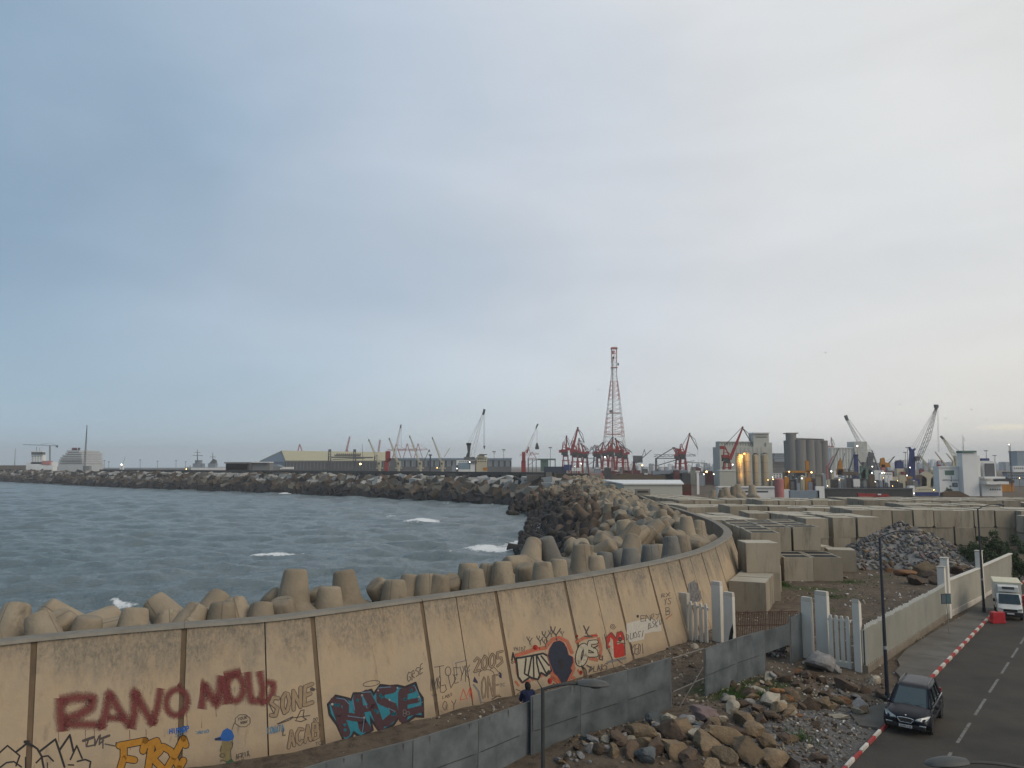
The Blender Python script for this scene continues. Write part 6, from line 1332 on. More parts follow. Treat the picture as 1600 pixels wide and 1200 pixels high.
def truck():
    root = empty('refrigerated_truck', (0,0,0), 0, 'small white refrigerated truck parked at the pavement end, facing the camera', 'truck'); TW = mat('truck_white', (.62,.62,.59), (.52,.52,.49), 2, rough=.4, spec=.5); TB = mat('truck_box', (.56,.55,.50), (.47,.46,.41), 2, rough=.6); TC = mat('truck_cream', (.60,.57,.42), (.52,.49,.36), 2, rough=.6)
    m = MB(); m.box(-2.5,-.95,.75,.75,.95,2.75); m.build('cargo_box', TB, root, bevel=.03); m = MB(); m.box(-2.53,-.99,2.75,.80,.99,2.85); m.build('box_roof', TC, root, bevel=.03)
    # reefer unit over the cab
    m = MB(); m.prism([(.70,2.10),(1.30,2.12),(1.32,2.55),(.70,2.66)], -.72, .72); m.build('cooling_unit', TW, root, bevel=.05); m = MB(); m.box(1.325,-.42,2.34,1.34,.42,2.54); gr = m.build('cooling_grille', PLB, root); m = MB()
    for k in range(4): m.box(1.341,-.40,2.365+.045*k,1.35,.40,2.38+.045*k)
    m.build('grille_slats', RM_, gr)
    # cab
    secs = []
    for x, hw, z0, z1, t in ((.80,.86,.42,1.98,.10),(1.15,.87,.40,2.02,.12),(1.45,.87,.38,1.98,.12),(1.72,.87,.36,1.66,.12),(1.98,.86,.34,1.26,.10),(2.18,.84,.34,1.04,.08),(2.30,.80,.38,.90,.08)): secs.append(sec(x, hw, z0, z1, t, .10, .01))
    m = MB(); loft(m, secs); m.build('cab', TW, root, smooth=True)
    m = MB(); m.add([(2.005,-.76,1.275),(2.005,.76,1.275),(1.46,.69,1.955),(1.46,-.69,1.955)]+[(2.03,-.76,1.30),(2.03,.76,1.30),(1.485,.69,1.98),(1.485,-.69,1.98)], [(3,2,1,0),(4,5,6,7),(0,1,5,4),(1,2,6,5),(2,3,7,6),(3,0,4,7)]); m.build('windscreen', GL, root)
    for s in (-1, 1):
        m = MB(); m.add([(.95,s*.885,1.30),(1.80,s*.885,1.30),(1.45,s*.80,1.85),(.98,s*.80,1.85)], [(0,1,2,3)]); m.build('side_window', GL, root)
        m = MB(); m.box(1.72,s*1.05-.09,1.35,1.80,s*1.05+.09,1.62); m.beam((1.72,s*.87,1.45),(1.75,s*1.0,1.48),.04); m.build('wing_mirror', PLB, root, bevel=.02)
        m = MB(); m.prism([(s*.50,.80),(s*.82,.82),(s*.80,.98),(s*.52,.93)] if s > 0 else [(s*.82,.82),(s*.50,.80),(s*.52,.93),(s*.80,.98)], 0, .05); h_ = m.build('headlight', HLG, root); h_.rotation_euler = (0,0,-math.pi/2); h_.location = (2.25,0,0); 
        wheel(root, 1.55, s*.78, .32, .19); wheel(root, -1.6, s*.80, .32, .22)
    m = MB(); m.box(2.25,-.48,.70,2.33,.48,.90); m.build('grille', PLB, root, bevel=.02); m = MB(); m.box(2.18,-.86,.32,2.40,.86,.68); m.build('bumper', PLB, root, bevel=.04); m = MB(); m.box(2.405,-.25,.52,2.42,.25,.63); m.build('number_plate', PLT, root); m = MB(); m.box(-2.45,-.35,.45,1.2,.35,.75); m.build('chassis', PLB, root)
    return root
tr = truck(); q = at(1570,970); tr.scale = (.9,.9,.9); tr.location = Vector((q.x, q.y, .02))+RD.to_3d()*2.2; tr.rotation_euler = (0,0,math.atan2(-RD.y, -RD.x)+.18)
def barrier(p, rz, label):
    root = empty('road_barrier', p, rz, label, 'barrier'); RP = mat('red_plastic', (.42,.012,.02), (.32,.012,.02), 3, rough=.4, spec=.5); m = MB(); m.prism([(-.5,0),(.5,0),(.5,.15),(.46,.2),(.46,.72),(.42,.8),(-.42,.8),(-.46,.72),(-.46,.2),(-.5,.15)], -.2, .2); m.build('shell', RP, root, bevel=.03)
    for x in (-.3, 0, .3): m = MB(); m.box(x-.08,-.215,.3,x+.08,-.2,.6); m.build('rib', RP, root, bevel=.01)
    m = MB(); m.tube((0,0,.8),(0,0,.84),.06,n=10); m.build('filler_cap', PLB, root)
p = at(1559,974); barrier(Vector((p.x, p.y, .02)), 0.05, 'red plastic road barrier standing in front of the white truck'); p = at(1603,946); barrier(Vector((p.x, p.y, .02)), .4, 'red plastic barrier at the right edge beyond the truck')

# ================================================================== person in a dark hooded jacket leaning at the wall
def person():
    y0 = 34.0; p = atY(825, 1100, y0); p.z = gh(p.x, y0); root = empty('person', p, .3, 'person in a dark navy hooded coat bending at the wall behind the fence corner', 'person')
    J = {'pelvis': (0,0,.92), 'waist': (.02,.03,1.10), 'chest': (.05,.12,1.32), 'neck': (.06,.20,1.50), 'head0': (.065,.25,1.58), 'head1': (.07,.29,1.72), 'shL': (-.17,.15,1.40), 'shR': (.24,.15,1.40), 'elL': (-.26,.22,1.14), 'elR': (.34,.27,1.16), 'waL': (-.18,.40,1.02), 'waR': (.26,.48,1.14), 'hiL': (-.10,0,.86), 'hiR': (.10,0,.86), 'knL': (-.12,.06,.47), 'knR': (.14,.02,.46), 'anL': (-.12,-.02,.09), 'anR': (.15,-.06,.09), 'toL': (-.13,.15,.04), 'toR': (.17,.11,.04)}
    R_ = {'pelvis': .175, 'waist': .165, 'chest': .20, 'neck': .075, 'head0': .085, 'head1': .10, 'shL': .10, 'shR': .10, 'elL': .065, 'elR': .065, 'waL': .045, 'waR': .045, 'hiL': .12, 'hiR': .12, 'knL': .075, 'knR': .075, 'anL': .05, 'anR': .05, 'toL': .04, 'toR': .04}
    E_ = [('pelvis','waist'),('waist','chest'),('chest','neck'),('neck','head0'),('head0','head1'),('chest','shL'),('chest','shR'),('shL','elL'),('shR','elR'),('elL','waL'),('elR','waR'),('pelvis','hiL'),('pelvis','hiR'),('hiL','knL'),('hiR','knR'),('knL','anL'),('knR','anR'),('anL','toL'),('anR','toR')]
    def skin(name, keys, edges, J, R_, m_, parent, lv=2):
        me = bpy.data.meshes.new(name); ix = {k: i for i, k in enumerate(keys)}; me.from_pydata([J[k] for k in keys], [(ix[a], ix[b]) for a, b in edges], []); o = link(name, me, parent); md = o.modifiers.new('k', 'SKIN'); md.use_smooth_shade = True
        for i, k in enumerate(keys): me.skin_vertices[0].data[i].radius = (R_[k], R_[k]); me.skin_vertices[0].data[i].use_root = (i == 0)
        s = o.modifiers.new('s', 'SUBSURF'); s.levels = 1; s.render_levels = lv; me.materials.append(m_); return o
    body = skin('body', list(J), E_, J, R_, mat('dark_clothing', (.012,.016,.040), (.009,.012,.03), 6, rough=.9), root)
    SK = mat('skin', (.32,.19,.12)); nv = mat('navy_coat', (.010,.018,.060), (.008,.013,.042), 5, rough=.85, bump=.5, bscale=14)
    m = MB(); secs = []
    for z, rx, ry, cx, cy in ((.62,.25,.20,0,.0),(.85,.24,.20,0,.0),(1.08,.23,.19,.02,.04),(1.30,.26,.19,.05,.13),(1.43,.24,.16,.06,.17),(1.52,.10,.10,.06,.21)): secs += [(cx+rx*math.cos(a), cy+ry*math.sin(a)*(1+.05*math.sin(a*6)), z) for a in [2*math.pi*i/16 for i in range(16)]]
    m.add(secs, [(k*16+i, k*16+(i+1) % 16, (k+1)*16+(i+1) % 16, (k+1)*16+i) for k in range(5) for i in range(16)]); c_ = m.build('coat', nv, root, smooth=True)
    for a, b, c in (('shL','elL','waL'), ('shR','elR','waR')):
        m = MB(); m.tube(J[a], J[b], .115, .085, 12); m.tube(J[b], J[c], .085, .065, 12); m.lathe([(.01,-.085),(.06,-.06),(.085,0),(.06,.06),(.01,.085)], J[b], 12); m.lathe([(.01,-.115),(.08,-.08),(.115,0),(.08,.08),(.01,.115)], J[a], 12); m.build('sleeve', nv, root, smooth=True)
    m = MB(); secs = []; 
    for k, (t, r) in enumerate(((0,.09),(.2,.125),(.45,.145),(.7,.135),(.9,.09),(1,.02))): cy = .20+.10*t; cz = 1.48+.33*t; secs += [(.068+r*.92*math.cos(a), cy+r*math.sin(a)-.015, cz) for a in [2*math.pi*i/16 for i in range(16)]]
    m.add(secs, [(k*16+i, k*16+(i+1) % 16, (k+1)*16+(i+1) % 16, (k+1)*16+i) for k in range(5) for i in range(16)]); m.build('hood', mat('hood_black', (.012,.012,.016), (.009,.009,.012), 5, rough=.9), root, smooth=True)
    # face looking at the wall, hands with five fingers
    m = MB(); m.lathe([(.01,-.12),(.055,-.10),(.078,-.02),(.08,.05),(.055,.10),(.01,.12)], (.07,.325,1.66), 14); m.tube((.07,.40,1.67),(.07,.425,1.64),.014,.018,8); m.build('face', SK, root, smooth=True)
    for s, w_ in ((-1,'waL'), (1,'waR')):
        p0 = Vector(J[w_]); hj = {'w': tuple(p0), 'p': tuple(p0+Vector((0,.07,.01)))}; hr = {'w': .024, 'p': .032}; he = [('w','p')]
        for f in range(4):
            b0 = p0+Vector(((f-1.5)*.019,.105,.012)); b1 = b0+Vector((0,.030+.004*(1-abs(f-1.5)),-.004)); b2 = b1+Vector((0,.018,-.022))
            for nm, q in (('a',b0),('b',b1),('c',b2)): hj['%s%d' % (nm, f)] = tuple(q); hr['%s%d' % (nm, f)] = .009
            he += [('p','a%d' % f),('a%d' % f,'b%d' % f),('b%d' % f,'c%d' % f)]
        t0 = p0+Vector((-s*.034,.05,.0)); t1 = t0+Vector((-s*.018,.035,-.012)); hj['t0'] = tuple(t0); hj['t1'] = tuple(t1); hr['t0'] = .011; hr['t1'] = .009; he += [('w','t0'),('t0','t1')]
        skin('hand', list(hj), he, hj, hr, SK, root, 1)
    for s in (-1, 1): m = MB(); x = -.13 if s < 0 else .165; m.box(x-.05,-.10,0,x+.05,.19,.10); m.build('shoe', PLB, root, bevel=.03)
person()
# ================================================================== harbour: everything stands at its own distance D; shapes are given in photo pixels
class Px:
    """builds a thing at distance D from px-space primitives; parts parented to an Empty on the ground"""
    def __init__(s, name, label, cat, px, D, group=None, g=0.0):
        b = atY(px, 740, D); s.D = D; s.k = D/F/math.cos(TH)**0; s.root = empty(name, (b.x, D, g), 0, label, cat, group); s.o = Vector((b.x, D, g)); s.parts = {}
    def P(s, px, py, dy=0): return atY(px, py, s.D)+Vector((0, dy, 0))-s.o
    def part(s, name, m_, extra=0):
        key = (name, m_.name, 0, extra) if extra else (name, m_.name) if name != 'leg' else (name, m_.name, len(s.parts))
        s.parts.setdefault(key, (MB(), m_)); return s.parts[key][0]
    def w(s, px): return px*s.D/F
    def seg(s, n, m_, x0, y0, x1, y1, w=1.5, w1=None, dy=0, dep=None):
        s.part(n, m_).beam(s.P(x0,y0,dy), s.P(x1,y1,dy), s.w(w), s.w(dep or w), s.w(w1 or w), s.w((w1 or w) if dep is None else dep)); return s
    def rope(s, n, m_, x0, y0, x1, y1, w=.35, dy=0): s.part(n, m_).tube(s.P(x0,y0,dy), s.P(x1,y1,dy), s.w(w)/2, s.w(w)/2, 5); return s
    def box(s, n, m_, x0, y0, x1, y1, dep, dy=0):
        a = s.P(x0, y1); b = s.P(x1, y0); s.part(n, m_).box(a.x, dy, a.z, b.x, dy+s.w(dep), b.z); return s
    def toground(s, n, m_, x0, y0, x1, dep, dy=0):
        a = s.P(x0, y0); b = s.P(x1, y0); s.part(n, m_).box(a.x, dy, 0, b.x, dy+s.w(dep), b.z); return s
    def poly(s, n, m_, pts, dep, dy=0):
        q = [s.P(x, y) for x, y in pts]; s.part(n, m_).prism([(p.x, p.z) for p in q], dy, dy+s.w(dep)); return s
    def cyl(s, n, m_, x, y0, y1, r, r1=None, dy=0, seg=20):
        a = s.P(x, y1, dy); b = s.P(x, y0, dy); s.part(n, m_).tube(a, b, s.w(r), s.w(r1 or r), seg); return s
    def lat(s, n, m_, x0, y0, x1, y1, w0, w1, N=10, t=.35, dep=None):
        A, B = s.P(x0,y0), s.P(x1,y1); m = s.part(n, m_); d = (B-A).normalized(); u = Vector((d.z, 0, -d.x)); v = Vector((0, 1, 0)); th = s.w(t)
        def c(k, a, b): f = k/N; ww = s.w(w0+(w1-w0)*f)/2; return A.lerp(B, f)+u*a*ww+v*b*ww
        for a in (-1, 1):
            for b in (-1, 1): m.beam(c(0,a,b), c(N,a,b), th)
        for k in range(N):
            for b in (-1, 1): m.beam(c(k,(-1)**k,b), c(k+1,-(-1)**k,b), th*.7)
            for a in (-1, 1): m.beam(c(k,a,(-1)**k), c(k+1,a,-(-1)**k), th*.6)
        return s
    def win(s, m_, x0, y0, x1, y1, nx, ny, f=.6, fy=.6, dy=0, parent_name='window', cap=100):
        n = 0
        for j in range(ny):
            for i in range(nx):
                cx = x0+(i+.5)*(x1-x0)/nx; cy = y0+(j+.5)*(y1-y0)/ny; hw, hh = (x1-x0)/nx*f/2, (y1-y0)/ny*fy/2
                a = s.P(cx-hw, cy+hh); b = s.P(cx+hw, cy-hh); m = MB(); m.box(a.x, dy-s.w(.12), a.z, b.x, dy, b.z); m.build(parent_name, m_, s.root)
        return s
    def done(s):
        for k_, (m, m_) in s.parts.items(): m.build(k_[0], m_, s.root)
        return s.root
m_ = {}
def c_(name, *a, **k): m_[name] = mat('port_'+name, *a, **k); return m_[name]
c_('white', (.72,.73,.72), (.60,.61,.60), .15, rough=.7); c_('cream', (.50,.46,.34), (.38,.35,.26), .12, rough=.8, stretch=(1,1,.3)); c_('grey', (.20,.21,.215), (.15,.155,.16), .12, rough=.85, stretch=(1,1,.3)); c_('dark', (.060,.060,.060), (.042,.042,.043), .2, rough=.8); c_('red', (.30,.030,.028), (.20,.026,.026), .3, rough=.6); c_('palered', (.42,.16,.15), (.32,.13,.13), .3); c_('yellowroof', (.46,.42,.27), (.38,.35,.24), .1, rough=.8, stretch=(1,3,3)); c_('silo', (.36,.33,.25), (.26,.24,.185), .25, rough=.9, stretch=(1,1,.2)); c_('silogrey', (.215,.21,.195), (.16,.157,.15), .15, rough=.9, stretch=(1,1,.15)); c_('palegreen', (.46,.46,.415), (.38,.385,.345), .15, rough=.85); c_('blue', (.028,.042,.16), (.022,.034,.12), .3, rough=.5); c_('navy', (.02,.03,.06), (.016,.024,.048), .3); c_('orange', (.45,.21,.03), (.34,.15,.03), .3); c_('rustred', (.14,.035,.035), (.09,.03,.03), .2, rough=.8); c_('brown', (.13,.095,.065), (.09,.07,.05), .15, rough=.95); c_('lattred', (.50,.24,.21), (.42,.20,.18), .2); c_('lattwhite', (.66,.66,.65), (.56,.56,.55), .2); c_('greenish', (.12,.20,.16), (.09,.15,.12), .3); c_('sky', (.22,.30,.36), (.17,.24,.30), .2); c_('glass', (.06,.085,.095), (.05,.065,.07), .5, rough=.2); c_('bluegrey', (.25,.29,.33), (.19,.22,.25), .2); c_('pink', (.42,.17,.16), (.33,.14,.13), .3); c_('steel', (.13,.135,.14), (.095,.10,.105), .3); c_('asphalt', (.07,.068,.064), (.05,.049,.046), .1, rough=.95); c_('concrete', (.24,.225,.19), (.17,.16,.14), .2, rough=.9)
W, D_, R, G_y, CRM = m_['white'], m_['dark'], m_['red'], m_['grey'], m_['cream']
GLOW = {'warm': mat('lamp_glow_warm', (1,.62,.22), (1,.62,.22), emit=9), 'white': mat('lamp_glow_white', (1,.95,.82), (1,.95,.82), emit=9), 'orange': mat('lamp_glow_orange', (1,.45,.08), (1,.45,.08), emit=9)}
def glow(px, py, D, r, kind, label, group=None):
    r *= .62; p = atY(px, py, D); k = D/F; root = empty('flood_lamp', (p.x, D, p.z), 0, label, 'lamp', group); m = MB(); m.lathe([(.02*k*r,-r*k*.7),(r*k*.7,-r*k*.5),(r*k,0),(r*k*.7,r*k*.5),(.02*k*r,r*k*.7)], n=8, axis='y'); m.build('bulb', GLOW[kind], root)
    m = MB(); m.box(-r*k*1.1, r*k*.4, -r*k*.8, r*k*1.1, r*k*.9, r*k*1.1); m.beam((0, r*k*.6, -r*k*.8), (0, r*k*.6, -p.z+.0), max(.12, .22*k)); m.build('housing_post', D_, root)
# ---------------------------------------------------------------- far left
t = Px('tower_crane','thin grey tower crane with a long level jib at the far left','crane',78,1150); t.lat('mast',G_y,78,735,78,696,1.3,1.3,14,.35).lat('jib',G_y,36,694.5,90,696.5,.9,1.1,18,.3).box('counterweight',D_,87,696,90,699,1.5).rope('tie',D_,60,695.5,78,692,.3).rope('tie',D_,78,692,88,695.5,.3).done()
t = Px('control_tower','white harbour control tower with dark glazed top room, far left','tower',60,850); t.box('base_block',W,40,722,82,742,14).box('shaft',W,48,709,67,725,9).box('top_room',m_['glass'],50.5,706.5,68,710,8,-2).box('roof_slab',W,50,704.8,68.5,706.5,9,-3).seg('mast',D_,57,705,57,698,.4).seg('mast',D_,62,705,62,699.5,.3).win(m_['glass'],49,712,66,722,4,3,.45,.4).box('annex',m_['pink'],68,720,80,726,8,-3).box('annex',W,52,727,88,738,8,-6); t.done()
t = Px('cruise_ship','white cruise ship seen from astern with stacked balcony decks, far left','ship',110,900)
for i, (x0, x1, y0, y1) in enumerate(((90,130,725,742),(91,129.5,721,724.3),(92,129,717.5,720.6),(94,128.5,714,717),(97,128,710.5,713.6),(102,128,707,710),(104,124,703.5,706.5))):
    t.box('deck', mat('ship_hull_white', (.46,.48,.49), (.38,.40,.41), .15), x0, y0, x1, y1, 60, -i*.0); t.box('balcony_shadow', m_['steel'], x0+2, y1-.5, x1-1, y1+.75, 58, -.3)
t.box('funnel',m_['navy'],109,699.5,118,704,8,4).poly('funnel',m_['red'],[(110,699.5),(116,699.5),(118,701),(109,701)],8,3.5).win(m_['glass'],96,718,128,724,14,2,.5,.4,0).seg('mast',W,121,703,121,698,.5); t.done()
t = Px('radio_mast','tall thin dark lattice mast right of the cruise ship','mast',133,820); t.lat('mast',m_['steel'],131.5,738,136,664,2.6,.5,26,.3).box('base_hut',G_y,129,728,140,738,6); t.done()
t = Px('radio_mast','faint thin mast at the far left edge','mast',23,1100); t.seg('mast',G_y,22.5,738,24,700,1.1,.4); t.done()
t = Px('radio_mast','short leaning derrick right of the tall lattice mast','mast',192,900); t.seg('boom',G_y,189,735,196,713,.5,.3).box('cabin',W,187,725,192,735,4); t.done()
for x, h, d in ((163,8,950),(170,6,950),(219,9,900),(246,7,900),(275,8,950),(290,6,900)):
    t = Px('lamp_mast','thin distant quay lamp mast above the far breakwater','lamp mast',x,d,'thin lamp masts above the far breakwater'); t.seg('mast',G_y,x,738,x,728-h,.45).box('head',G_y,x-1.2,727-h,x+1.2,728-h,1); t.done()
t = Px('naval_ship','grey warship superstructure with two cross-armed masts behind the breakwater','ship',320,640)
NV = m_['bluegrey']; t.box('hull',W,298,731,352,742,12).box('superstructure',NV,300,724,316,732,9,1).box('superstructure',NV,303,719,312,724,7,2).seg('mast',m_['steel'],308.5,722,308.5,702,1.3,.5).seg('yard',m_['steel'],301,711.5,317,712,.7).seg('yard',m_['steel'],304,707,313,707,.5).box('superstructure',NV,324,724,336,732,9,1).poly('superstructure',m_['steel'],[(324,726),(336,726),(335,719),(331,717),(328,721)],6,2).seg('mast',m_['steel'],332.5,720,332.5,707,1.1,.4).seg('yard',m_['steel'],328,714,337,714,.6).seg('mast',m_['steel'],297,731,297,727,.6); t.done()
t = Px('harbour_shed','dark ribbed box shed with flat pale roof on the breakwater','shed',380,500); t.box('wall',m_['steel'],352,724,392,745,20).box('roof',G_y,351,722,393,724.2,22,-1).box('wing',G_y,392,723,420,745,18,2).box('wing_roof',W,391,721.5,421,723,20,0)
for k in range(13): t.box('rib',D_,353.5+k*3,724.2,354,736,.5,-t.w(.3))
t.done()
t = Px('harbour_shed','low pale shed roof left of the long yellow roof','shed',420,560); t.box('wall',G_y,392,729,440,745,14).poly('roof',m_['bluegrey'],[(392,729),(400,726),(432,726),(440,729)],14); t.done()
# ---------------------------------------------------------------- big yellow roofed shed
D0 = 660; t = Px('warehouse','huge warehouse with pale yellow pitched roof and dark columned side','warehouse',510,D0)
def bp(x, y, d): return atY(x, y, d)-t.o
# ridge runs along x; gable at the left end receding
ri0, ri1 = bp(440,704,D0+25), bp(606,706.5,D0+25); e0, e1 = bp(446,719.5,D0), bp(606,719.5,D0); bk0 = Vector((ri0.x-30, e0.y+58, e0.z)); bk1 = Vector((ri1.x-3, e0.y+58, e0.z))
m = t.part('roof', m_['yellowroof']); m.add([e0,e1,ri1,ri0,bk1,bk0]+[v-Vector((0,0,1.2)) for v in (e0,e1,ri1,ri0,bk1,bk0)], [(0,1,2,3),(3,2,4,5),(0,6,7,1),(5,4,10,11),(0,3,9,6),(3,5,11,9),(1,7,8,2),(2,8,10,4)])
f = [Vector((v.x, v.y, 0)) for v in (e0, e1, bk1, bk0)]; g = [v-Vector((0,0,1.2)) for v in (e0, e1, bk1, bk0)]; t.part('wall', m_['steel']).add(f+g+[ri0-Vector((0,0,1.4)), ri1-Vector((0,0,1.4))], [(0,1,5,4),(1,2,6,5),(2,3,7,6),(3,0,4,7),(4,7,8),(5,9,6)])
t.part('gable', m_['bluegrey']).add([e0+Vector((-.3,0,-1)), bk0+Vector((-.3,0,-1)), ri0+Vector((-.3,0,-1.2)), Vector((e0.x-.3,e0.y,0)), Vector((bk0.x-.3,bk0.y,0))], [(0,1,2),(0,3,4,1)])
for k in range(30): x = 447+k*5.4; t.box('column', G_y, x, 721, x+1.2, 733, .8, -t.w(1.0))
t.box('string_course',G_y,446,719.8,606,721,1.2,-t.w(1.2)); t.box('skylight_strip',m_['brown'],455,713.2,512,713.8,.6,4) if False else None
t.box('roof_vent_band',m_['concrete'],519,710,560,712.5,6,8)
for k in range(12): t.box('roof_vent',D_,523+k*3.3,708.3,524.5+k*3.3,710.2,2,7)
t.done()
for x, l in ((515,'left dark lattice loading tower in front of the yellow roof'),(554,'right dark lattice loading tower in front of the yellow roof'),(587,'third low loading tower beside the cream ship crane')):
    t = Px('loading_tower',l,'tower',x,640); t.lat('frame',m_['steel'],x,742,x,704 if x < 580 else 712,4.4,3,10,.6).box('head',m_['steel'],x-2,702 if x < 580 else 711,x+2,706 if x < 580 else 714,3).seg('leg',m_['steel'],x-3,742,x-2,712,.9).seg('leg',m_['steel'],x+3,742,x+2,712,.9); t.done()
t = Px('conveyor','sloping dark conveyor gallery under the yellow roof','conveyor',540,635); t.seg('gallery',m_['steel'],517,714.5,583,715,2.0).seg('gallery',m_['steel'],520,718,570,716,1.2); t.done()
t = Px('truck','white box truck parked on the quay below the yellow roofed warehouse','truck',448,520,g=0); t.box('box',W,441,729.6,458,733.2,4).box('cab',W,437.5,731,441,733.4,4,.2).box('chassis',D_,438,733,458,734.2,3,.5); t.done()
t = Px('long_warehouse','long pale blue-grey warehouse with a regular row of columns','warehouse',690,690); t.box('wall',m_['bluegrey'],585,718,799,745,30).box('roof',m_['sky'],584,715.7,800,718.3,33,-1)
for k in range(46): x = 588+k*4.6; t.box('column',m_['bluegrey'],x,718.4,x+1.2,733,.8,-t.w(.9)); t.box('bay_recess',D_,x+1.6,720,x+4.2,729,.2,-t.w(.12)) if k % 2 else None
t.box('low_wall',m_['steel'],585,729,799,745,4,-t.w(6)); t.done()
# pale gantry cranes far behind
def sts(px, top, D, label, pal, boom=None, w=1.0, legs=(-7, 6), group=None):
    t = Px('gantry_crane', label, 'crane', px, D, group); a, b = legs
    for dy in (0, t.w(9)):
        t.seg('leg',pal,px+a,742,px+a,716,w,dy=dy).seg('leg',pal,px+b,742,px+b,716,w,dy=dy).seg('portal_beam',pal,px+a,716,px+b,716,w,dy=dy).seg('brace',pal,px+a,728,px+b,717,w*.6,dy=dy)
        t.seg('a_frame',pal,px+a,716,px-1,top,w*.8,dy=dy*.3).seg('a_frame',pal,px+b,716,px-1,top,w*.8,dy=dy*.3)
    if boom: t.lat('boom',pal,boom[0],boom[1],boom[2],boom[3],2.4*w,1.6*w,10,.4*w).rope('stay',pal,px-1,top,boom[2],boom[3],.4)
    t.done()
PR = m_['palered']
sts(469,694,1350,'pale red gantry crane frame peaking over the yellow roof ridge',PR)
sts(543,702,1350,'pale gantry crane with raised boom behind the yellow roof',PR,(541,706,546.5,682))
sts(592,706,1350,'pale gantry crane with raised boom left of the red column',PR,(590,715,594,687))
for x, l in ((620,'left'),(637,'middle'),(654,'right')): sts(x,693,1350,'%s one of three pale pink gantry cranes with level booms' % l,PR,(x-15,703.5,x+14,702),1.0)
sts(832,706,1200,'pale pink gantry crane behind the hanging grab',PR,(812,711,842,709))
# cream ship cranes
def ship_crane(px, D, tip, pivot, label, boomm=CRM, w=3.2, col=CRM, base=731, tipc=D_, second=None):
    t = Px('ship_crane', label, 'crane', px, D); t.cyl('pedestal',col,px,pivot[1]+1,745,w*.62,w*.75).box('slewing_house',col,px-w*.9,pivot[1]-2,px+w*.8,pivot[1]+7,w*1.5,-t.w(w*.7)).cyl('cab_opening',D_,px-.3,base-8.5,base-5.2,1.2,dy=-t.w(w*.85))
    t.seg('boom',boomm,pivot[0]-w*.25,pivot[1],tip[0],tip[1]+3,w*.38,w*.22,dy=-t.w(.9)).seg('boom',boomm,pivot[0]+w*.25,pivot[1],tip[0]+.4,tip[1]+3,w*.38,w*.22,dy=t.w(.9))
    for k in range(1, 6): f = k/6; x = pivot[0]+(tip[0]-pivot[0])*f; y = pivot[1]+(tip[1]+3-pivot[1])*f; t.part('boom',boomm).beam(t.P(x,y,-t.w(.9)), t.P(x,y,t.w(.9)), t.w(.5))
    t.seg('boom_tip',tipc,tip[0],tip[1]+4,tip[0]-.3,tip[1],1.4).rope('luffing_wire',D_,tip[0],tip[1]+1,px+w*.4,pivot[1]-2,.3).box('platform',boomm,px-5,730.5,px+5,732.3,5,-t.w(2.5))
    if second: t.seg('jib',boomm,*second,.9)
    t.done()
ship_crane(593,600,(576.5,686),(591,722),'cream ship crane leaning left, first from the yellow roof')
ship_crane(623,600,(608.5,684),(621,722),'cream ship crane leaning left, second, beside the red column')
ship_crane(657,600,(640.5,680.5),(655,722),'cream ship crane leaning left, third, with a dark tip')
ship_crane(691,600,(676,683),(689.5,722),'cream ship crane leaning left, fourth, before the white ship bridge',second=(694,714,703,700))
t = Px('mobile_crane','slim mobile crane with long pale boom rising right behind the second cream crane','crane',618,640); t.lat('boom',m_['lattwhite'],616,716,626,668,3,1.4,12,.4).seg('boom_head',D_,625.6,669,626.6,663.5,1.8).rope('hoist_rope',D_,627,666,627,700,.3).box('machine_house',m_['steel'],611,716,621,727,6).toground('chassis',m_['steel'],609,727,624,8).rope('stay',D_,614,716,625,667,.3); t.done()
t = Px('crane_column','dark red crane column standing on the quay between cream cranes','crane',606,560); t.box('tower',R,602,705,609.5,722,5).toground('base',R,600.5,720,606.5,5).box('machine_house',m_['rustred'],606,716,611,720,5); t.done()
t = Px('crane_jib','thin dark jib leaning right between the third and fourth cream cranes','crane',665,620); t.seg('boom',D_,662,722,670,704,.9,.6).box('head',D_,669.5,702.5,671.5,706,1).toground('base',m_['steel'],660,722,664,3); t.done()
t = Px('crane_column','small dark blue post crane left of the fourth cream crane','crane',672,620); t.toground('column',m_['navy'],671.3,711,673.2,1.6).box('head',m_['navy'],669.8,710,674.8,712,1.8); t.done()
t = Px('light_mast','thin dark mast rising in front of the yellow roof','mast',566,650); t.seg('mast',D_,567.5,742,566,694,.7,.4); t.done()
for x, y, D, l in ((772,706,600,'left of the pair of flood-light masts by the white ship'),(787,703,600,'right of the pair of flood-light masts by the white ship'),(860,699.5,560,'flood-light mast between hanging grab and red cranes'),(859.5,720,900,'x')):
    if l == 'x': continue
    t = Px('floodlight_mast',l,'light mast',x,D); t.seg('mast',m_['steel'],x,745,x,y,.8,.5).box('lamp_ring',m_['steel'],x-2.6,y-1,x+2.6,y+.3,2).seg('ring_arm',m_['steel'],x,y+3,x-2.4,y,.3).seg('ring_arm',m_['steel'],x,y+3,x+2.4,y,.3); t.done()
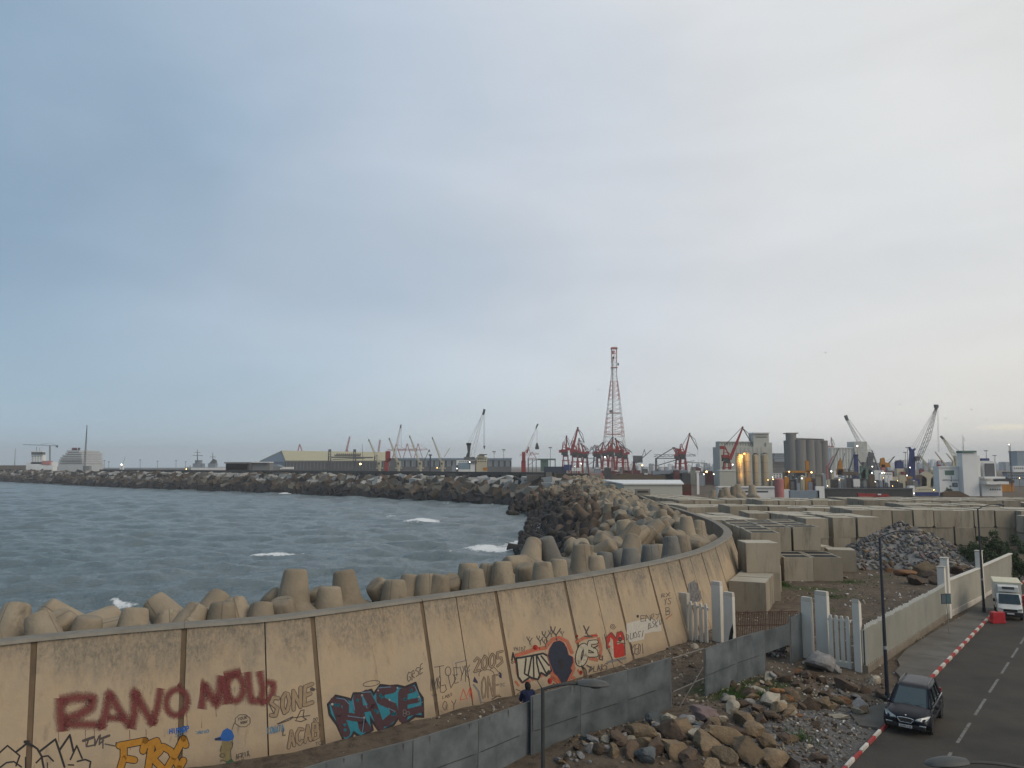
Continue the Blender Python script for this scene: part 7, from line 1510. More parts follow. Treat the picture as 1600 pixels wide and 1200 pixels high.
# white mobile harbour crane + ship bridge
t = Px('mobile_crane','large white harbour crane with black tower and hanging hook, boom raised right','crane',733,560)
t.lat('boom',m_['lattwhite'],737.5,714,755,645,6.0,1.8,16,.5).seg('boom_head',D_,755,648,757,639.5,3.0,3.6).poly('tower',D_,[(726,718),(733,718),(735.5,694),(729,693),(730.5,706)],4,1).box('tower_head',D_,728.5,692,736,695.5,4,1).rope('pendant',D_,731,693,755.5,643,.35).rope('pendant',D_,735,693,756,642,.35).rope('hoist_rope',D_,757.5,643,757,697,.35).rope('hoist_rope',D_,755.5,643,756,697,.35).poly('hook_block',D_,[(755,696.5),(758.5,696.5),(757,702),(756.3,702)],1.4).box('machine_house',m_['steel'],725,714,742,721,7,-1).toground('undercarriage',m_['steel'],724,721,744,9,-1); t.done()
t = Px('ship','white ship bridge with pale blue panel and cream deckhouse on the quay','ship',735,500); t.box('superstructure',W,713,719,742,745,12).box('blue_panel',m_['sky'],716,723,735,733,.4,-t.w(.5)).box('deckhouse',CRM,744,714,761,745,10).box('wheelhouse',CRM,746,711,757,715,8,-1).box('bridge_roof',D_,749,709.6,761,711,9,-2).box('foredeck',m_['bluegrey'],706,727,716,745,10).win(m_['glass'],746,715.5,760,723,4,2,.6,.4).win(m_['glass'],717,720,741,722.3,8,1,.5,.6).seg('mast',W,752,711,752,706,.6).poly('rust_patch',m_['orange'],[(754,731),(761,730),(762,735),(756,736)],.5,-t.w(.4)).box('deck_gear',m_['steel'],733,719.5,745,724,3,-t.w(2)); t.done()
t = Px('mobile_crane','white and red crane with boom raised right carrying a hanging grab','crane',820,560)
t.lat('boom',m_['lattwhite'],825,704,838,668,3.6,1.6,9,.5).seg('boom',R,823,708,826,698,2.6).seg('boom_head',D_,837,669.5,840.5,662.5,1.8,2.4).box('column',R,815.5,706,821,722,4).toground('column_base',R,814.5,720,821.5,5).seg('back_frame',PR,818,708,826,700,1.0).seg('back_frame',PR,826,700,830,712,.9).rope('pendant',PR,820,706,838,667,.35).rope('hoist_rope',D_,839,667,839.2,694,.35).poly('grab',D_,[(838,692),(840,692),(842.5,700.5),(836,700.5)],3.5).box('grab',D_,836.5,700.3,842,702,3.2); t.done()
t = Px('quay_frame','open pale green steel frame shed right of the red and white crane','shed',845,560)
for x in (826,832,838,852,860,868): t.seg('post',m_['greenish'],x,745,x,717,.7).seg('post',m_['greenish'],x,745,x,717,.7,dy=8)
t.box('roof',m_['greenish'],840,716.5,868,718.5,12).box('body',m_['greenish'],845,719,857,737,8,1).box('beam',G_y,825,718,868,719,1); t.done()
t = Px('cargo_heap','dark blue containers low on the quay right of the green shed','containers',870,540); t.box('container',m_['navy'],850,729,885,742,6).box('container',m_['blue'],881,726,893,735,6,-1).box('container',W,893,731,908,736,5,-2); t.done()
# ---------------------------------------------------------------- level-luffing red cranes
def luff(px, D, base, piv, knee, tip, label, body=R, boomw=2.6, s=1.0, leg=None, group=None, ground=True, back=None, jb=D_):
    t = Px('portal_crane', label, 'crane', px, D, group); x, y = px, base
    for dy in (0, t.w(7*s)):
        t.seg('leg',leg or body,x-5*s,y+24*s,x-3*s,y,1.6*s,1.2*s,dy=dy).seg('leg',leg or body,x+5*s,y+24*s,x+3*s,y,1.6*s,1.2*s,dy=dy); t.seg('portal_beam',leg or body,x-5*s,y+7*s,x+5*s,y+7*s,1.3*s,dy=dy)
    t.cyl('slew_ring',D_,x,y-1*s,y+1.5*s,4.2*s,dy=t.w(3*s)).box('machine_house',D_,x-6*s,y-5.6*s,x+3*s,y-1*s,6*s).seg('house_frame',body,x-5*s,y-5*s,x-4*s,y-19*s,1.5*s,1.0*s,dy=t.w(1.5*s)).seg('house_frame',body,x+3*s,y-5*s,x-3*s,y-20*s,1.3*s,.9*s,dy=t.w(1.5*s)).seg('house_frame',body,x-4.5*s,y-12*s,x+1*s,y-12*s,.8*s,dy=t.w(1.5*s)).box('house_frame',body,x-6.5*s,y-9*s,x+2*s,y-5.5*s,5*s,t.w(1))
    t.seg('boom',body,piv[0],piv[1],knee[0],knee[1],boomw*s,boomw*.45*s,dy=t.w(2)).seg('boom',body,piv[0]+1.2*s,piv[1],knee[0]+.3,knee[1],boomw*.6*s,boomw*.4*s,dy=t.w(4))
    t.seg('jib',jb,knee[0]-1,knee[1]-1,tip[0],tip[1],1.0*s,.8*s,dy=t.w(2)).seg('jib',jb,knee[0],knee[1]+1,(knee[0]+tip[0])/2+2*s,(knee[1]*.62+tip[1]*.38),.6*s,dy=t.w(2)).seg('jib',jb,(knee[0]+tip[0])/2+2*s,(knee[1]*.62+tip[1]*.38),tip[0],tip[1],.5*s,dy=t.w(2))
    bk = back or (x-4*s, y-19*s); t.seg('tie_bar',jb,bk[0],bk[1],knee[0]-.5,knee[1]-1,.7*s,.5*s,dy=t.w(2)).seg('counter_link',body,bk[0],bk[1],piv[0]+2*s,piv[1]-4*s,.9*s,dy=t.w(2)); t.box('counterweight',body,bk[0]-4*s,bk[1]-1*s,bk[0]+1*s,bk[1]+3*s,4*s,t.w(1)); t.cyl('sheave',D_,knee[0],knee[1]-1.4*s,knee[1]+.6*s,1.1*s,dy=t.w(2)); t.rope('hoist_rope',D_,tip[0],tip[1],tip[0],tip[1]+9*s,.25,dy=t.w(2)); t.done()
luff(884,620,712,(884,708),(885.5,682),(889,696),'squat red portal crane at the left end of the red crane cluster',s=1.1,back=(878,704))
luff(899,600,713,(893,708),(903,669),(913,692),'tall dark red portal crane with drooping jib left of the lattice tower',boomw=3.4,s=1.25,back=(889,700))
luff(906,640,714,(904,709),(905,686),(911,697),'red portal crane just right of the tallest red crane',s=1.05,back=(900,703))
luff(931,660,713,(931,706),(930,696),(923,704),'blue grey portal crane between red crane groups',body=m_['bluegrey'],s=.8,back=(936,702),leg=m_['navy'])
luff(956,640,712,(954,706),(958,684),(946,699),'red portal crane at the left foot of the lattice tower',s=1.15,back=(963,703))
luff(969,620,714,(967,708),(962,686),(977,700),'red portal crane at the right foot of the lattice tower',s=1.25,back=(974,704))
luff(946,680,713,(948,708),(957,690),(966,704),'small red portal crane behind the tower foot',s=1.0,back=(940,705))
luff(915,655,715,(914,710),(908,694),(920,703),'low red portal crane between the tall one and the blue grey one',s=1.0,back=(920,706))
luff(936,650,715,(937,710),(943,692),(930,702),'red portal crane left of the tower foot group',s=1.0,back=(932,706))
luff(978,660,716,(976,711),(969,697),(988,707),'red portal crane on the far right of the cluster',s=.95,back=(983,707))
luff(1060,600,718,(1059,712),(1052,700),(1068,706),'low dark red portal crane under the blue gantry boom',s=.9,back=(1065,708))
sts(925,698,900,'blue grey gantry crane behind the red portal cranes',m_['bluegrey'],(890,709,945,707),1.2,(-8,9)); sts(965,697,950,'dark red gantry crane with level boom right of the lattice tower',m_['lattred'],(940,706,985,704),1.2,(-9,9))
# lattice tower
t = Px('lattice_tower','very tall slender red and white lattice communications tower','tower',959,720)
def lv(f): x = 959.5; hw = 15.5+(2.6-15.5)*min(1, f/.77)**.86 if f < .77 else 3.6; return x-1.3*(1-f)*0, hw
Y0, Y1 = 733, 545; NL = 26; prev = None
for k in range(NL+1):
    f = k/NL; y = Y0+(Y1-Y0)*f; hw = (15.2*(1-f/.78)**.9+3.9 if f < .78 else 3.9); pts = [t.P(959.5-hw, y, -t.w(hw)), t.P(959.5+hw, y, -t.w(hw)), t.P(959.5+hw, y, t.w(hw)), t.P(959.5-hw, y, t.w(hw))]
    col = m_['lattred'] if (k//4) % 2 == 0 else m_['lattwhite']
    if prev:
        for i in range(4):
            t.part('lattice_band',col,1+k//4).beam(prev[i], pts[i], .34); t.part('brace',col,1+k//4).beam(prev[i], pts[(i+1) % 4], .2); t.part('brace',col,1+k//4).beam(prev[(i+1) % 4], pts[i], .2); t.part('ring',col,1+k//4).beam(pts[i], pts[(i+1) % 4], .22)
        if k < 20: mid = [(a+b)/2 for a, b in zip(pts, pts[1:]+pts[:1])]; pm = [(a+b)/2 for a, b in zip(prev, prev[1:]+prev[:1])]; [t.part('post',col,1+k//4).beam(pm[i], mid[i], .2) for i in range(4)]
    prev = pts
for y, hw, h in ((700,12.5,1),(678,10.8,1),(645,8.2,1),(574,5,1.2),(544,5.2,1.5)): t.box('platform',m_['lattred'],959.5-hw,y,959.5+hw,y+h*.8,hw*2,-t.w(hw))
t.seg('ladder',m_['steel'],957,730,957.5,560,1.5,1.2); t.cyl('dish',m_['lattred'],958,548.5,553.5,2.2,dy=-t.w(3)).cyl('dish',D_,958,557.5,561.5,1.4,dy=-t.w(3)).box('antenna_panel',m_['lattred'],955,542.5,964,545.5,6,-t.w(3)).box('dish',m_['steel'],965,567,967,571,2).seg('spike',m_['lattwhite'],961,544,961,537,.3).box('cabin',m_['steel'],952,641,957,645,3,-t.w(4)); t.done()
# right of tower
t = Px('crane','dark crane with straight boom raised to the right, right of the lattice tower','crane',1000,520); t.seg('boom',D_,994,724,1018,703,1.3,.8).box('machine_house',m_['steel'],990,712,1004,723,6).toground('base',m_['rustred'],989,721,993,4).seg('ring',G_y,1004,712,1007,702,.8).seg('ring',G_y,1009,712,1007,702,.8); t.done()
sts(1055,699,760,'dark blue gantry crane with a long level boom',m_['navy'],(1022,712,1087,711.5),1.3,(-29,8))
luff(1068,520,716,(1069,716),(1078,678),(1091,702),'dark red portal crane with raised boom in front of the blue gantry crane',boomw=2.8,s=1.15,back=(1063,702))
luff(1137,380,722,(1141,718),(1161,668),(1176,694),'nearest big red portal crane in front of the pale silo building',boomw=3.6,s=1.25,back=(1131,698)) 
t = Px('crane_mast','thin white signal post left of the silo building','post',1090,300); t.toground('post',W,1088.5,737,1092,2).box('head',W,1087,735.5,1093.5,738,2.5); t.done()
t = Px('bridge','low grey steel gantry bridge left of the pale silo building','bridge',1088,560); t.seg('deck',G_y,1068,722,1105,724,1.2).seg('leg',G_y,1080,735,1082,723,.8).seg('leg',G_y,1100,738,1100,724,.8).seg('arch',G_y,1068,722,1085,720,.8); t.done()
for x0, x1, y0, mt, l in ((942,1000,737,'rustred','dark red ship hull behind the pale office box'),(1000,1080,741,'rustred','long rust red hull low on the quay'),(958,1040,742,'brown','brown heap of bulk cargo on the quay'),(1020,1075,735,'bluegrey','white and grey ship superstructure low by the blue gantry'),(1095,1125,737,'rustred','dark red cargo left of the silo building')):
    t = Px('ship' if 'ship' in l or 'hull' in l else 'cargo_heap', l, 'ship' if 'ship' in l or 'hull' in l else 'cargo', (x0+x1)/2, 460 if mt != 'brown' else 400); n = 7; import random as _r; q = _r.Random(x0); top = [(x0+(x1-x0)*k/n, y0-q.uniform(-1.2, 2.5)) for k in range(n+1)]; t.poly('body',m_[mt],top+[(x1,757),(x0,757)],14); t.box('deck_gear',G_y,x0+5,y0-3,x0+9,y0+1,3).box('deck_gear',W,x0+(x1-x0)*.6,y0-2.5,x0+(x1-x0)*.6+5,y0+1,3); t.done()
t = Px('site_office','pale pink-grey office box with small square windows beside the parapet','hut',931,270); t.toground('walls',m_['pink'],921.5,740,942,8); t.box('front',m_['concrete'],922,741,939.5,757,.3,-t.w(.4)).win(D_,923,744.5,938,748,4,1,.4,.8,-t.w(.4)); t.done()
# white shed by the wall
t = Px('shed','low white shed with a flat bright roof at the end of the sea wall','shed',1000,172)
a0 = atY(948,753,188); a1 = atY(975,756,172); a2 = atY(1066,757.5,172); a3 = atY(1010,750.5,192); zt = a1.z
pts = [Vector((a1.x,172,0)), Vector((a2.x,172,0)), Vector((a2.x+4,193,0)), Vector((a0.x,193,0))]
o = t.o
t.part('walls',m_['palegreen']).add([p-o for p in pts]+[p+Vector((0,0,zt-.15))-o for p in pts], [(0,1,5,4),(1,2,6,5),(2,3,7,6),(3,0,4,7),(4,5,6,7)])
rp = [Vector((a1.x-.3,171.6,zt-.15)), Vector((a2.x+.3,171.6,zt-.15)), Vector((a2.x+4.3,193.5,zt+.25)), Vector((a0.x-.4,193.5,zt+.25))]; t.part('roof',W).add([p-o for p in rp]+[p+Vector((0,0,.25))-o for p in rp], [(3,2,1,0),(4,5,6,7),(0,1,5,4),(1,2,6,5),(2,3,7,6),(3,0,4,7)]); t.done()
t = Px('container','dark brown ribbed container right of the white shed','container',1073,172); t.toground('body',m_['rustred'],1067,756,1080,8)
for k in range(8): t.box('rib',m_['brown'],1068+k*1.5,756.5,1068.5+k*1.5,768,.3,-t.w(.3))
t.done()
t = Px('hut','small grey block hut beside the first far cubes','hut',1003,160); t.toground('walls',m_['concrete'],993,764,1016,6).box('opening',D_,996,766.5,1013,770,.3,-t.w(.3)); t.done()
# ---------------------------------------------------------------- pale silo building and cream silos
t = Px('grain_elevator','pale green-grey grain elevator block with a taller head house on the right','silo building',1165,430)
PG = m_['palegreen']; t.toground('main_block',PG,1124,698,1206,40).box('gallery',PG,1127,690,1192,698.5,22,4).toground('head_house',PG,1178.5,677,1203,24,2).toground('side_wing',PG,1198,691.5,1207,26,1).box('top_cornice',W,1178,675.5,1203.5,677.2,25,1).win(m_['steel'],1129,691.5,1191,696.5,15,1,.22,.8,4).box('window_band',m_['steel'],1183,682,1200,683.5,.3,2-t.w(.3)).box('gallery_cornice',W,1126.5,689,1192.5,690.3,23,3)
for k in range(7): t.box('pilaster',PG,1152+k*6.5,699,1153+k*6.5,745,.6,-t.w(.6))
t.done()
t = Px('low_block','pale blank concrete block below the red portal crane','building',1137,330); t.toground('wall',PG,1124,735,1152,12).box('coping',W,1123.5,734,1152.5,735.5,13,-.3); t.done()
for i, (x, y0, r, l) in enumerate(((1155,712,5.6,'leftmost cream cement silo, lit orange by its lamp'),(1167,709,5.8,'second cream cement silo beside the glowing lamps'),(1180,712,4.9,'third cream cement silo with dark gear on its top'),(1194,711.5,5.6,'rightmost cream cement silo with dark gear on its top'))):
    t = Px('cement_silo',l,'silo',x,300+i*2); t.toground('x',m_['silo'],x,y0,x+.01,.01) if False else None
    p = t.P(x,y0,0); t.part('shell',m_['silo']).tube((p.x,0,0),(p.x,0,p.z),t.w(r),t.w(r),28); t.part('shell',m_['silo']).tube((p.x,0,p.z),(p.x,0,p.z+.6),t.w(r),t.w(r*.6),28)
    for z in (.3,.55,.8): t.part('band',m_['concrete']).tube((p.x,0,p.z*z),(p.x,0,p.z*z+.18),t.w(r)+.03,t.w(r)+.03,28)
    for k in range(10): a = k*.628; t.part('railing',D_).beam((p.x+math.cos(a)*t.w(r),math.sin(a)*t.w(r),p.z),(p.x+math.cos(a)*t.w(r),math.sin(a)*t.w(r),p.z+1.0),.07)
    if i != 1: t.box('top_gear',D_,x-2.2,y0-4.2,x+1.6,y0-.5,2.5,-.5).box('top_gear',m_['steel'],x-3.4,y0-2.2,x+3.2,y0-.9,2,-.8).seg('top_pipe',D_,x+2,y0-1,x+3.5,y0-4.5,.5)
    else: t.box('top_gear',m_['silo'],x-4,y0-1.8,x+4,y0,3,-.5)
    t.seg('ladder',m_['steel'],x-r*.55,757,x-r*.55,y0,.5,dy=-t.w(r*.9)); t.done()
# lamps on silos really light them
def pl(px, py, D, e, col=(1,.5,.12), r=.3):
    l_ = bpy.data.lights.new('flood_light', 'POINT'); l_.energy = e; l_.color = col; l_.shadow_soft_size = r; o_ = bpy.data.objects.new('flood_light', l_); COL.objects.link(o_); p = atY(px, py, D); o_.location = p
pl(1162,711,297.5,900); pl(1155,722,297.3,420); pl(1160,742,297,200)
t = Px('low_terminal','long low white terminal building with window strip behind the cubes','building',1160,235); t.toground('walls',W,1122,761.5,1212,14).box('roof_slab',m_['lattwhite'],1121,760,1213,762,16,-.6).box('window_strip',m_['glass'],1144,767,1200,769.5,.3,-t.w(.25)).toground('end_block',W,1212,765,1236,10,1).box('sunk_windows',D_,1126,765.5,1136,768,.3,-t.w(.25)); t.done()
t = Px('tank','pink-red cylindrical tank in front of the low white terminal','tank',1217,215); p = t.P(1217,749,0); t.part('shell',m_['pink']).tube((p.x,0,0),(p.x,0,p.z),t.w(7),t.w(7),32); t.part('lid',m_['pink']).tube((p.x,0,p.z),(p.x,0,p.z+.35),t.w(7),t.w(3),32); t.part('weld_band',m_['palered']).tube((p.x,0,p.z*.5),(p.x,0,p.z*.5+.12),t.w(7)+.03,t.w(7)+.03,32); t.done()
t = Px('container_row','row of pale blue-grey containers right of the pink tank','containers',1257,225); t.toground('row',m_['bluegrey'],1235,766.5,1280,8)
for k in range(11): t.box('rib',m_['sky'],1238+k*3.8,767.5,1239+k*3.8,777,.3,-t.w(.3))
t.done()
t = Px('site_cabin','small white cabin on a grey pillar right of the blue containers','cabin',1281,225); t.toground('cabin',W,1275,760,1288,5).toground('pillar',m_['concrete'],1281,741,1289,3,3).box('pillar_top',m_['concrete'],1279.5,740,1290,742,4,2.6); t.done()
# far building cluster between silos
for x0, x1, y0, mt, D, l in ((1198,1222,738,'white',480,'white low office behind the cream silos'),(1205,1228,722,'silogrey',520,'grey blocky building with windows between silo groups'),(1186,1210,716,'steel',560,'dark roofed building right of the grain elevator'),(1210,1226,709,'bluegrey',700,'pale building block behind the grey silos, left')):
    t = Px('building',l,'building',(x0+x1)/2,D); t.toground('walls',m_[mt],x0,y0,x1,14).box('roof_edge',G_y,x0-.4,y0-.8,x1+.4,y0+.5,15,-.5).win(m_['glass'],x0+1,y0+2,x1-1,y0+9,5,2,.45,.5); t.done()
# grey silos
t = Px('grain_silo_group','group of tall grey concrete grain silos with a round stair head on the left','silos',1262,480)
SG = m_['silogrey']
for x, y, r, dy in ((1236,688,7.5,3),(1251,687,9.5,-2),(1267,687,9,2),(1279,687,8.5,4),(1290,688,8.5,6),(1244,688,8,14),(1262,688,8,18),(1282,688,8,20)):
    p = t.P(x,y,0); yy = t.w(dy)+t.w(8); m = t.part('silo_shell' if dy < 14 else 'rear_silo_shell',SG); m.tube((p.x,yy,0),(p.x,yy,p.z),t.w(r),t.w(r),30)
p = t.P(1238.5,677,0); t.part('stair_head',SG).tube((p.x,t.w(8),0),(p.x,t.w(8),p.z),t.w(8),t.w(8),26); t.poly('top_gallery',SG,[(1246,684),(1289,685.5),(1289,690),(1246,690)],12,t.w(4)); t.box('gallery_windows',D_,1250,686,1285,687,.3,t.w(3.8)); t.box('parapet',m_['concrete'],1229.5,676,1247.5,677.6,17,0); t.done()
t = Px('white_silo_block','long pale silo block with a raised head tower behind the ships on the right','silo building',1325,720); t.toground('block',m_['white'],1297,700,1352,30).toground('head_tower',m_['palegreen'],1333,690,1353,26,-2).toground('wing',m_['white'],1352,701.5,1362,24,2).box('cornice',W,1296.5,699,1352.5,700.5,31,-1)
for k in range(11): t.box('pilaster',m_['palegreen'],1299+k*4.6,701,1300+k*4.6,735,.6,-t.w(.6))
t.done()
luff(1302,900,702,(1301,700),(1300,684),(1305,696),'tiny red portal crane peeking over the white silo block',s=.5,back=(1297,697))
# orange gantry with lamps
OR = m_['orange']; t = Px('gantry','orange gantry beam and column in front of the grey silos','gantry',1255,330); t.box('beam',OR,1231,735.5,1269,738.8,3).box('column',OR,1259.5,720,1264,737,3).toground('leg',OR,1263,737,1264.6,1.5).toground('leg',G_y,1265.5,738,1266.6,1.5).toground('support',m_['brown'],1225,738,1231,4).box('hoist',m_['orange'],1228,736,1233,742,4); t.done()
# dark long stockpile/ship hull
t = Px('bulk_carrier','long dark ship hull and covered cargo behind the yard on the right','ship',1310,330); t.poly('hull',D_,[(1200,754),(1218,748),(1240,750),(1262,746),(1290,751),(1330,747),(1365,750),(1425,752),(1428,770),(1200,770)],24); t.box('deck_house',m_['steel'],1245,737,1260,744,6,2).box('deck_house',m_['brown'],1320,737,1345,743,6,2); t.done()
t = Px('quay_wall','long dark grey quay wall with slots at the far side of the yard','wall',1350,262); t.toground('wall',D_,1278,764,1426,5).box('coping',m_['steel'],1278,762.5,1426,764.4,6,-.3)
for k in range(24): t.box('slot',m_['navy'],1335+k*2.9,760.5,1336.6+k*2.9,762.2,1.5,.5)
t.done()
t = Px('red_hull','row of bright red hulls lying on the far side of the cubes','boat',1365,225); t.poly('hull',R,[(1340,770.5),(1388,772),(1391,776.5),(1342,776.5)],5).box('gear',m_['white'],1371,771.5,1376,773.5,2,-.3).box('gear',D_,1352,769.8,1354,771.5,2); t.done()
# crane with pale boom
t = Px('mobile_crane','pale harbour crane with boom raised to the left in front of the white silo block','crane',1362,470); t.lat('boom',m_['lattwhite'],1356,716,1323.5,656,6,2,15,.5).seg('boom_head',m_['steel'],1324,657,1321,649,3.4,4).rope('pendant',G_y,1362,706,1322.5,650,.3).rope('pendant',G_y,1366,708,1324,652,.3).poly('tower',m_['steel'],[(1352,742),(1364,742),(1367,708),(1360,706)],5,1).box('machine_house',m_['steel'],1350,722,1368,736,8).toground('undercarriage',m_['steel'],1348,736,1372,9); t.done()
t = Px('ship_crane','teal-green ship crane clump with a stubby boom','crane',1360,400); t.toground('pedestal',m_['greenish'],1345,728,1352,5).poly('house',m_['greenish'],[(1343,744),(1352,730),(1372,742),(1374,752),(1343,752)],7).seg('boom',m_['steel'],1350,732,1336,710,1.4,.9).seg('boom',m_['steel'],1352,738,1365,712,1.3,1).box('head',m_['steel'],1358,709,1365,716,3).toground('column',m_['steel'],1356,714,1360,4); t.done()
for x0, y0, x1, y1, mt, l, D in ((1296,733,1311,700,'steel','dark grey boom leaning right in front of the white silo block',430),(1312,738,1320,708,'bluegrey','blue-grey derrick left of the yellow column',430),(1327,734,1336,706,'steel','thin dark derrick right of the yellow column',430),(1293,730,1302,712,'palered','short orange-pink boom beside the grey silos',430),(1372,733,1362,703,'steel','dark derrick leaning left over the green clump',430),(1385,728,1398,713,'steel','dark boom of the orange deck crane pointing up right',430)):
    t = Px('derrick',l,'derrick',(x0+x1)/2,D); t.seg('boom',m_[mt],x0,y0,x1,y1,2.0,1.0).toground('post',m_[mt],x0-1.6,y0-2,x0+1.6,2.4).rope('wire',D_,x0,y0-8,x1,y1,.3); t.done()
t = Px('deck_crane','yellow orange deck crane column on the dark ship','crane',1313,380); t.poly('column',OR,[(1308,742),(1318,742),(1316,722),(1314,716),(1311,722)],4).box('cab',OR,1309,733,1319,742,5); t.done()
t = Px('deck_crane','tall navy blue crane column on the dark ship','crane',1338,380); t.toground('column',m_['blue'],1335.5,711,1340.5,4).box('head',m_['blue'],1335,710,1341,713,5); t.done()
t = Px('deck_crane','orange deck crane with a round house beside the ship bridges','crane',1382,410); t.toground('pedestal',m_['palered'],1377,726,1383,4).poly('house',OR,[(1375,730),(1392,730),(1390,724),(1383,722),(1382,715),(1377,716)],4); t.done()
t = Px('ship','white ship bridge low behind the dark quay wall','ship',1375,350); t.toground('bridge',W,1366,735,1381,7).box('block',W,1383,738,1396,752,7,1).win(m_['glass'],1384,739.5,1395,742.5,4,1,.6,.6,1).box('deck',CRM,1396,745,1420,756,6,2).toground('stairs',W,1377,745,1381,3,-2); t.done()
t = Px('ship_funnel','cream ship funnel with blue top and red patch','funnel',1407,360); t.toground('base',CRM,1401,732,1413,8).box('top',m_['blue'],1402,721,1412,732,7,.3).box('cap',D_,1404,719.5,1410,721,5,.8).cyl('badge',R,1410,737,745,3,dy=-.5); t.done()
t = Px('mobile_crane','tall navy blue harbour crane with long lattice boom raised to the right and stay wires','crane',1428,330)
t.poly('tower',m_['blue'],[(1423,757),(1432,757),(1432,722),(1430.5,703),(1425.5,703),(1423.5,722)],5,1).poly('tower_head',m_['blue'],[(1423,698.5),(1425,698),(1428,702.5),(1433,700),(1434,702),(1431,705),(1425,705)],3.5,1.4).lat('boom',m_['steel'],1432.5,724,1449,684,5,6.6,9,.45).lat('boom',m_['steel'],1449,684,1462.5,640,6.6,2,10,.42).seg('boom_head',m_['steel'],1462,641,1463.5,634,2.4,4.4).box('boom_head',m_['steel'],1460.5,632,1466.5,637,2.5).rope('stay',m_['steel'],1425,699,1462,636,.32).rope('stay',m_['steel'],1432,701,1462,636,.32).rope('stay',m_['steel'],1428,700,1461,640,.32).rope('hoist_rope',m_['steel'],1465.5,637,1467.5,706,.32).rope('hoist_rope',m_['steel'],1464,637,1466,706,.3).box('cab',m_['steel'],1431.5,713,1437,720,4).box('machine_house',m_['blue'],1421.5,748,1437,757,8).toground('undercarriage',m_['steel'],1421,756,1440,9); t.done()
t = Px('derrick','cream-grey derrick boom sloping down right from the blue crane','derrick',1450,360); t.lat('boom',CRM,1436,711,1459,740,1.8,1.4,8,.4).toground('post',CRM,1457,738,1461,3); t.done()
t = Px('mobile_crane','pale crane boom leaning left behind the white office tower','crane',1500,420); t.lat('boom',CRM,1494,716,1473,684,5,2,9,.5).seg('boom_head',m_['steel'],1474,686,1470,681.5,2.4,2.8).rope('pendant',G_y,1500,706,1471,682,.3).rope('pendant',G_y,1503,708,1472,683,.3).toground('tower',CRM,1493,712,1503,6); t.done()
for x0, y0, x1, y1, l in ((1479,729,1461,706,'thicker cream boom left of the white office'),(1490,722,1479,708.5,'short cream boom touching the white office roof')):
    t = Px('derrick',l,'derrick',x0,360); t.seg('boom',CRM,x0,y0,x1,y1,2.0,1.2).toground('post',CRM,x0-1.5,y0-1,x0+1.5,3); t.done()
t = Px('loader','small red frame loader between the cream booms and the office','loader',1468,350); t.seg('frame',R,1465,726,1465,720,.8).seg('frame',R,1465,720,1471,720,.8).seg('frame',R,1471,720,1471,724,.8).toground('base',R,1465,726,1470,3); t.done()
for x, y, r, mt, l in ((1438,742,10,'brown','brown sack-like cargo heap by the blue crane'),(1449,737,9,'cream','cream grain heap right of the blue crane'),(1461,744,7,'greenish','green tarpaulin heap left of the white office')):
    t = Px('cargo_heap',l,'cargo',x,350); t.poly('heap',m_[mt],[(x-r,760),(x-r*.9,y+4),(x-r*.3,y),(x+r*.4,y+1),(x+r,y+5),(x+r,760)],8); t.done()
t = Px('ship','white and blue ship hull end left of the white office','ship',1448,270); t.poly('hull',m_['blue'],[(1430,769),(1467,769),(1467,775),(1431,775)],10).poly('deck',CRM,[(1434,762),(1452,760),(1463,765),(1467,769),(1430,769)],8,.5).box('bow_block',W,1421.5,759,1429,775,8).win(m_['glass'],1436,764,1456,766.5,6,1,.4,.5,.5); t.done()
# ---------------------------------------------------------------- white office
t = Px('office_building','white port office with square tower, anchor emblem and louvred block','building',1510,285)
t.toground('left_wing',W,1466.5,730,1497,16).toground('tower',W,1495.5,708,1519,14,-3).toground('stair_wing',W,1518,712,1528,12,-1).toground('right_block',m_['lattwhite'],1527,720,1552,14,1).box('louvre_frame',W,1534,722,1552,746,2.5,-1.2).toground('ground_floor',W,1526,757,1557,12,-3).box('terrace_slab',W,1526,752,1560,756,16,-6).box('balcony_slab',W,1528,744.5,1560,747.5,14,-4).box('roof_cap',m_['greenish'],1494,704.5,1517,707.5,15,-3.5).box('roof_slab',m_['navy'],1496,707,1516,708,12,-2).box('left_parapet',W,1466,728.5,1497.5,730.5,17,-.4).box('roof_box',m_['blue'],1540,716,1551,720,6,2)
t.win(m_['greenish'],1476.5,735,1490.5,742.5,1,1,1,1); t.win(m_['glass'],1488,754.5,1496,761,1,1,1,1,0); t.win(m_['lattwhite'],1489,755.5,1495,760,3,2,.15,1.0,-.3,'glazing_bar')
m = t.part('louvre',m_['lattwhite'])
for k in range(9): a = t.P(1536,725.5+k*2.1); b = t.P(1549.5,724.3+k*2.1); m.box(a.x,-1.6,a.z,b.x,-1.3,b.z)
for k in range(7): a = t.P(1536+k*2.1,744.5); b = t.P(1536.6+k*2.1,724); t.part('louvre_mullion',m_['steel']).box(a.x,-1.7,a.z,b.x,-1.45,b.z)
t.win(m_['glass'],1538,763,1556,766,5,1,.55,.8,-3)
t.seg('mast',m_['steel'],1505,705,1504.5,679,.7,.3).seg('mast_arm',m_['steel'],1503,700,1507,697,.3).seg('mast_arm',m_['steel'],1505.5,684,1508,690,.3)
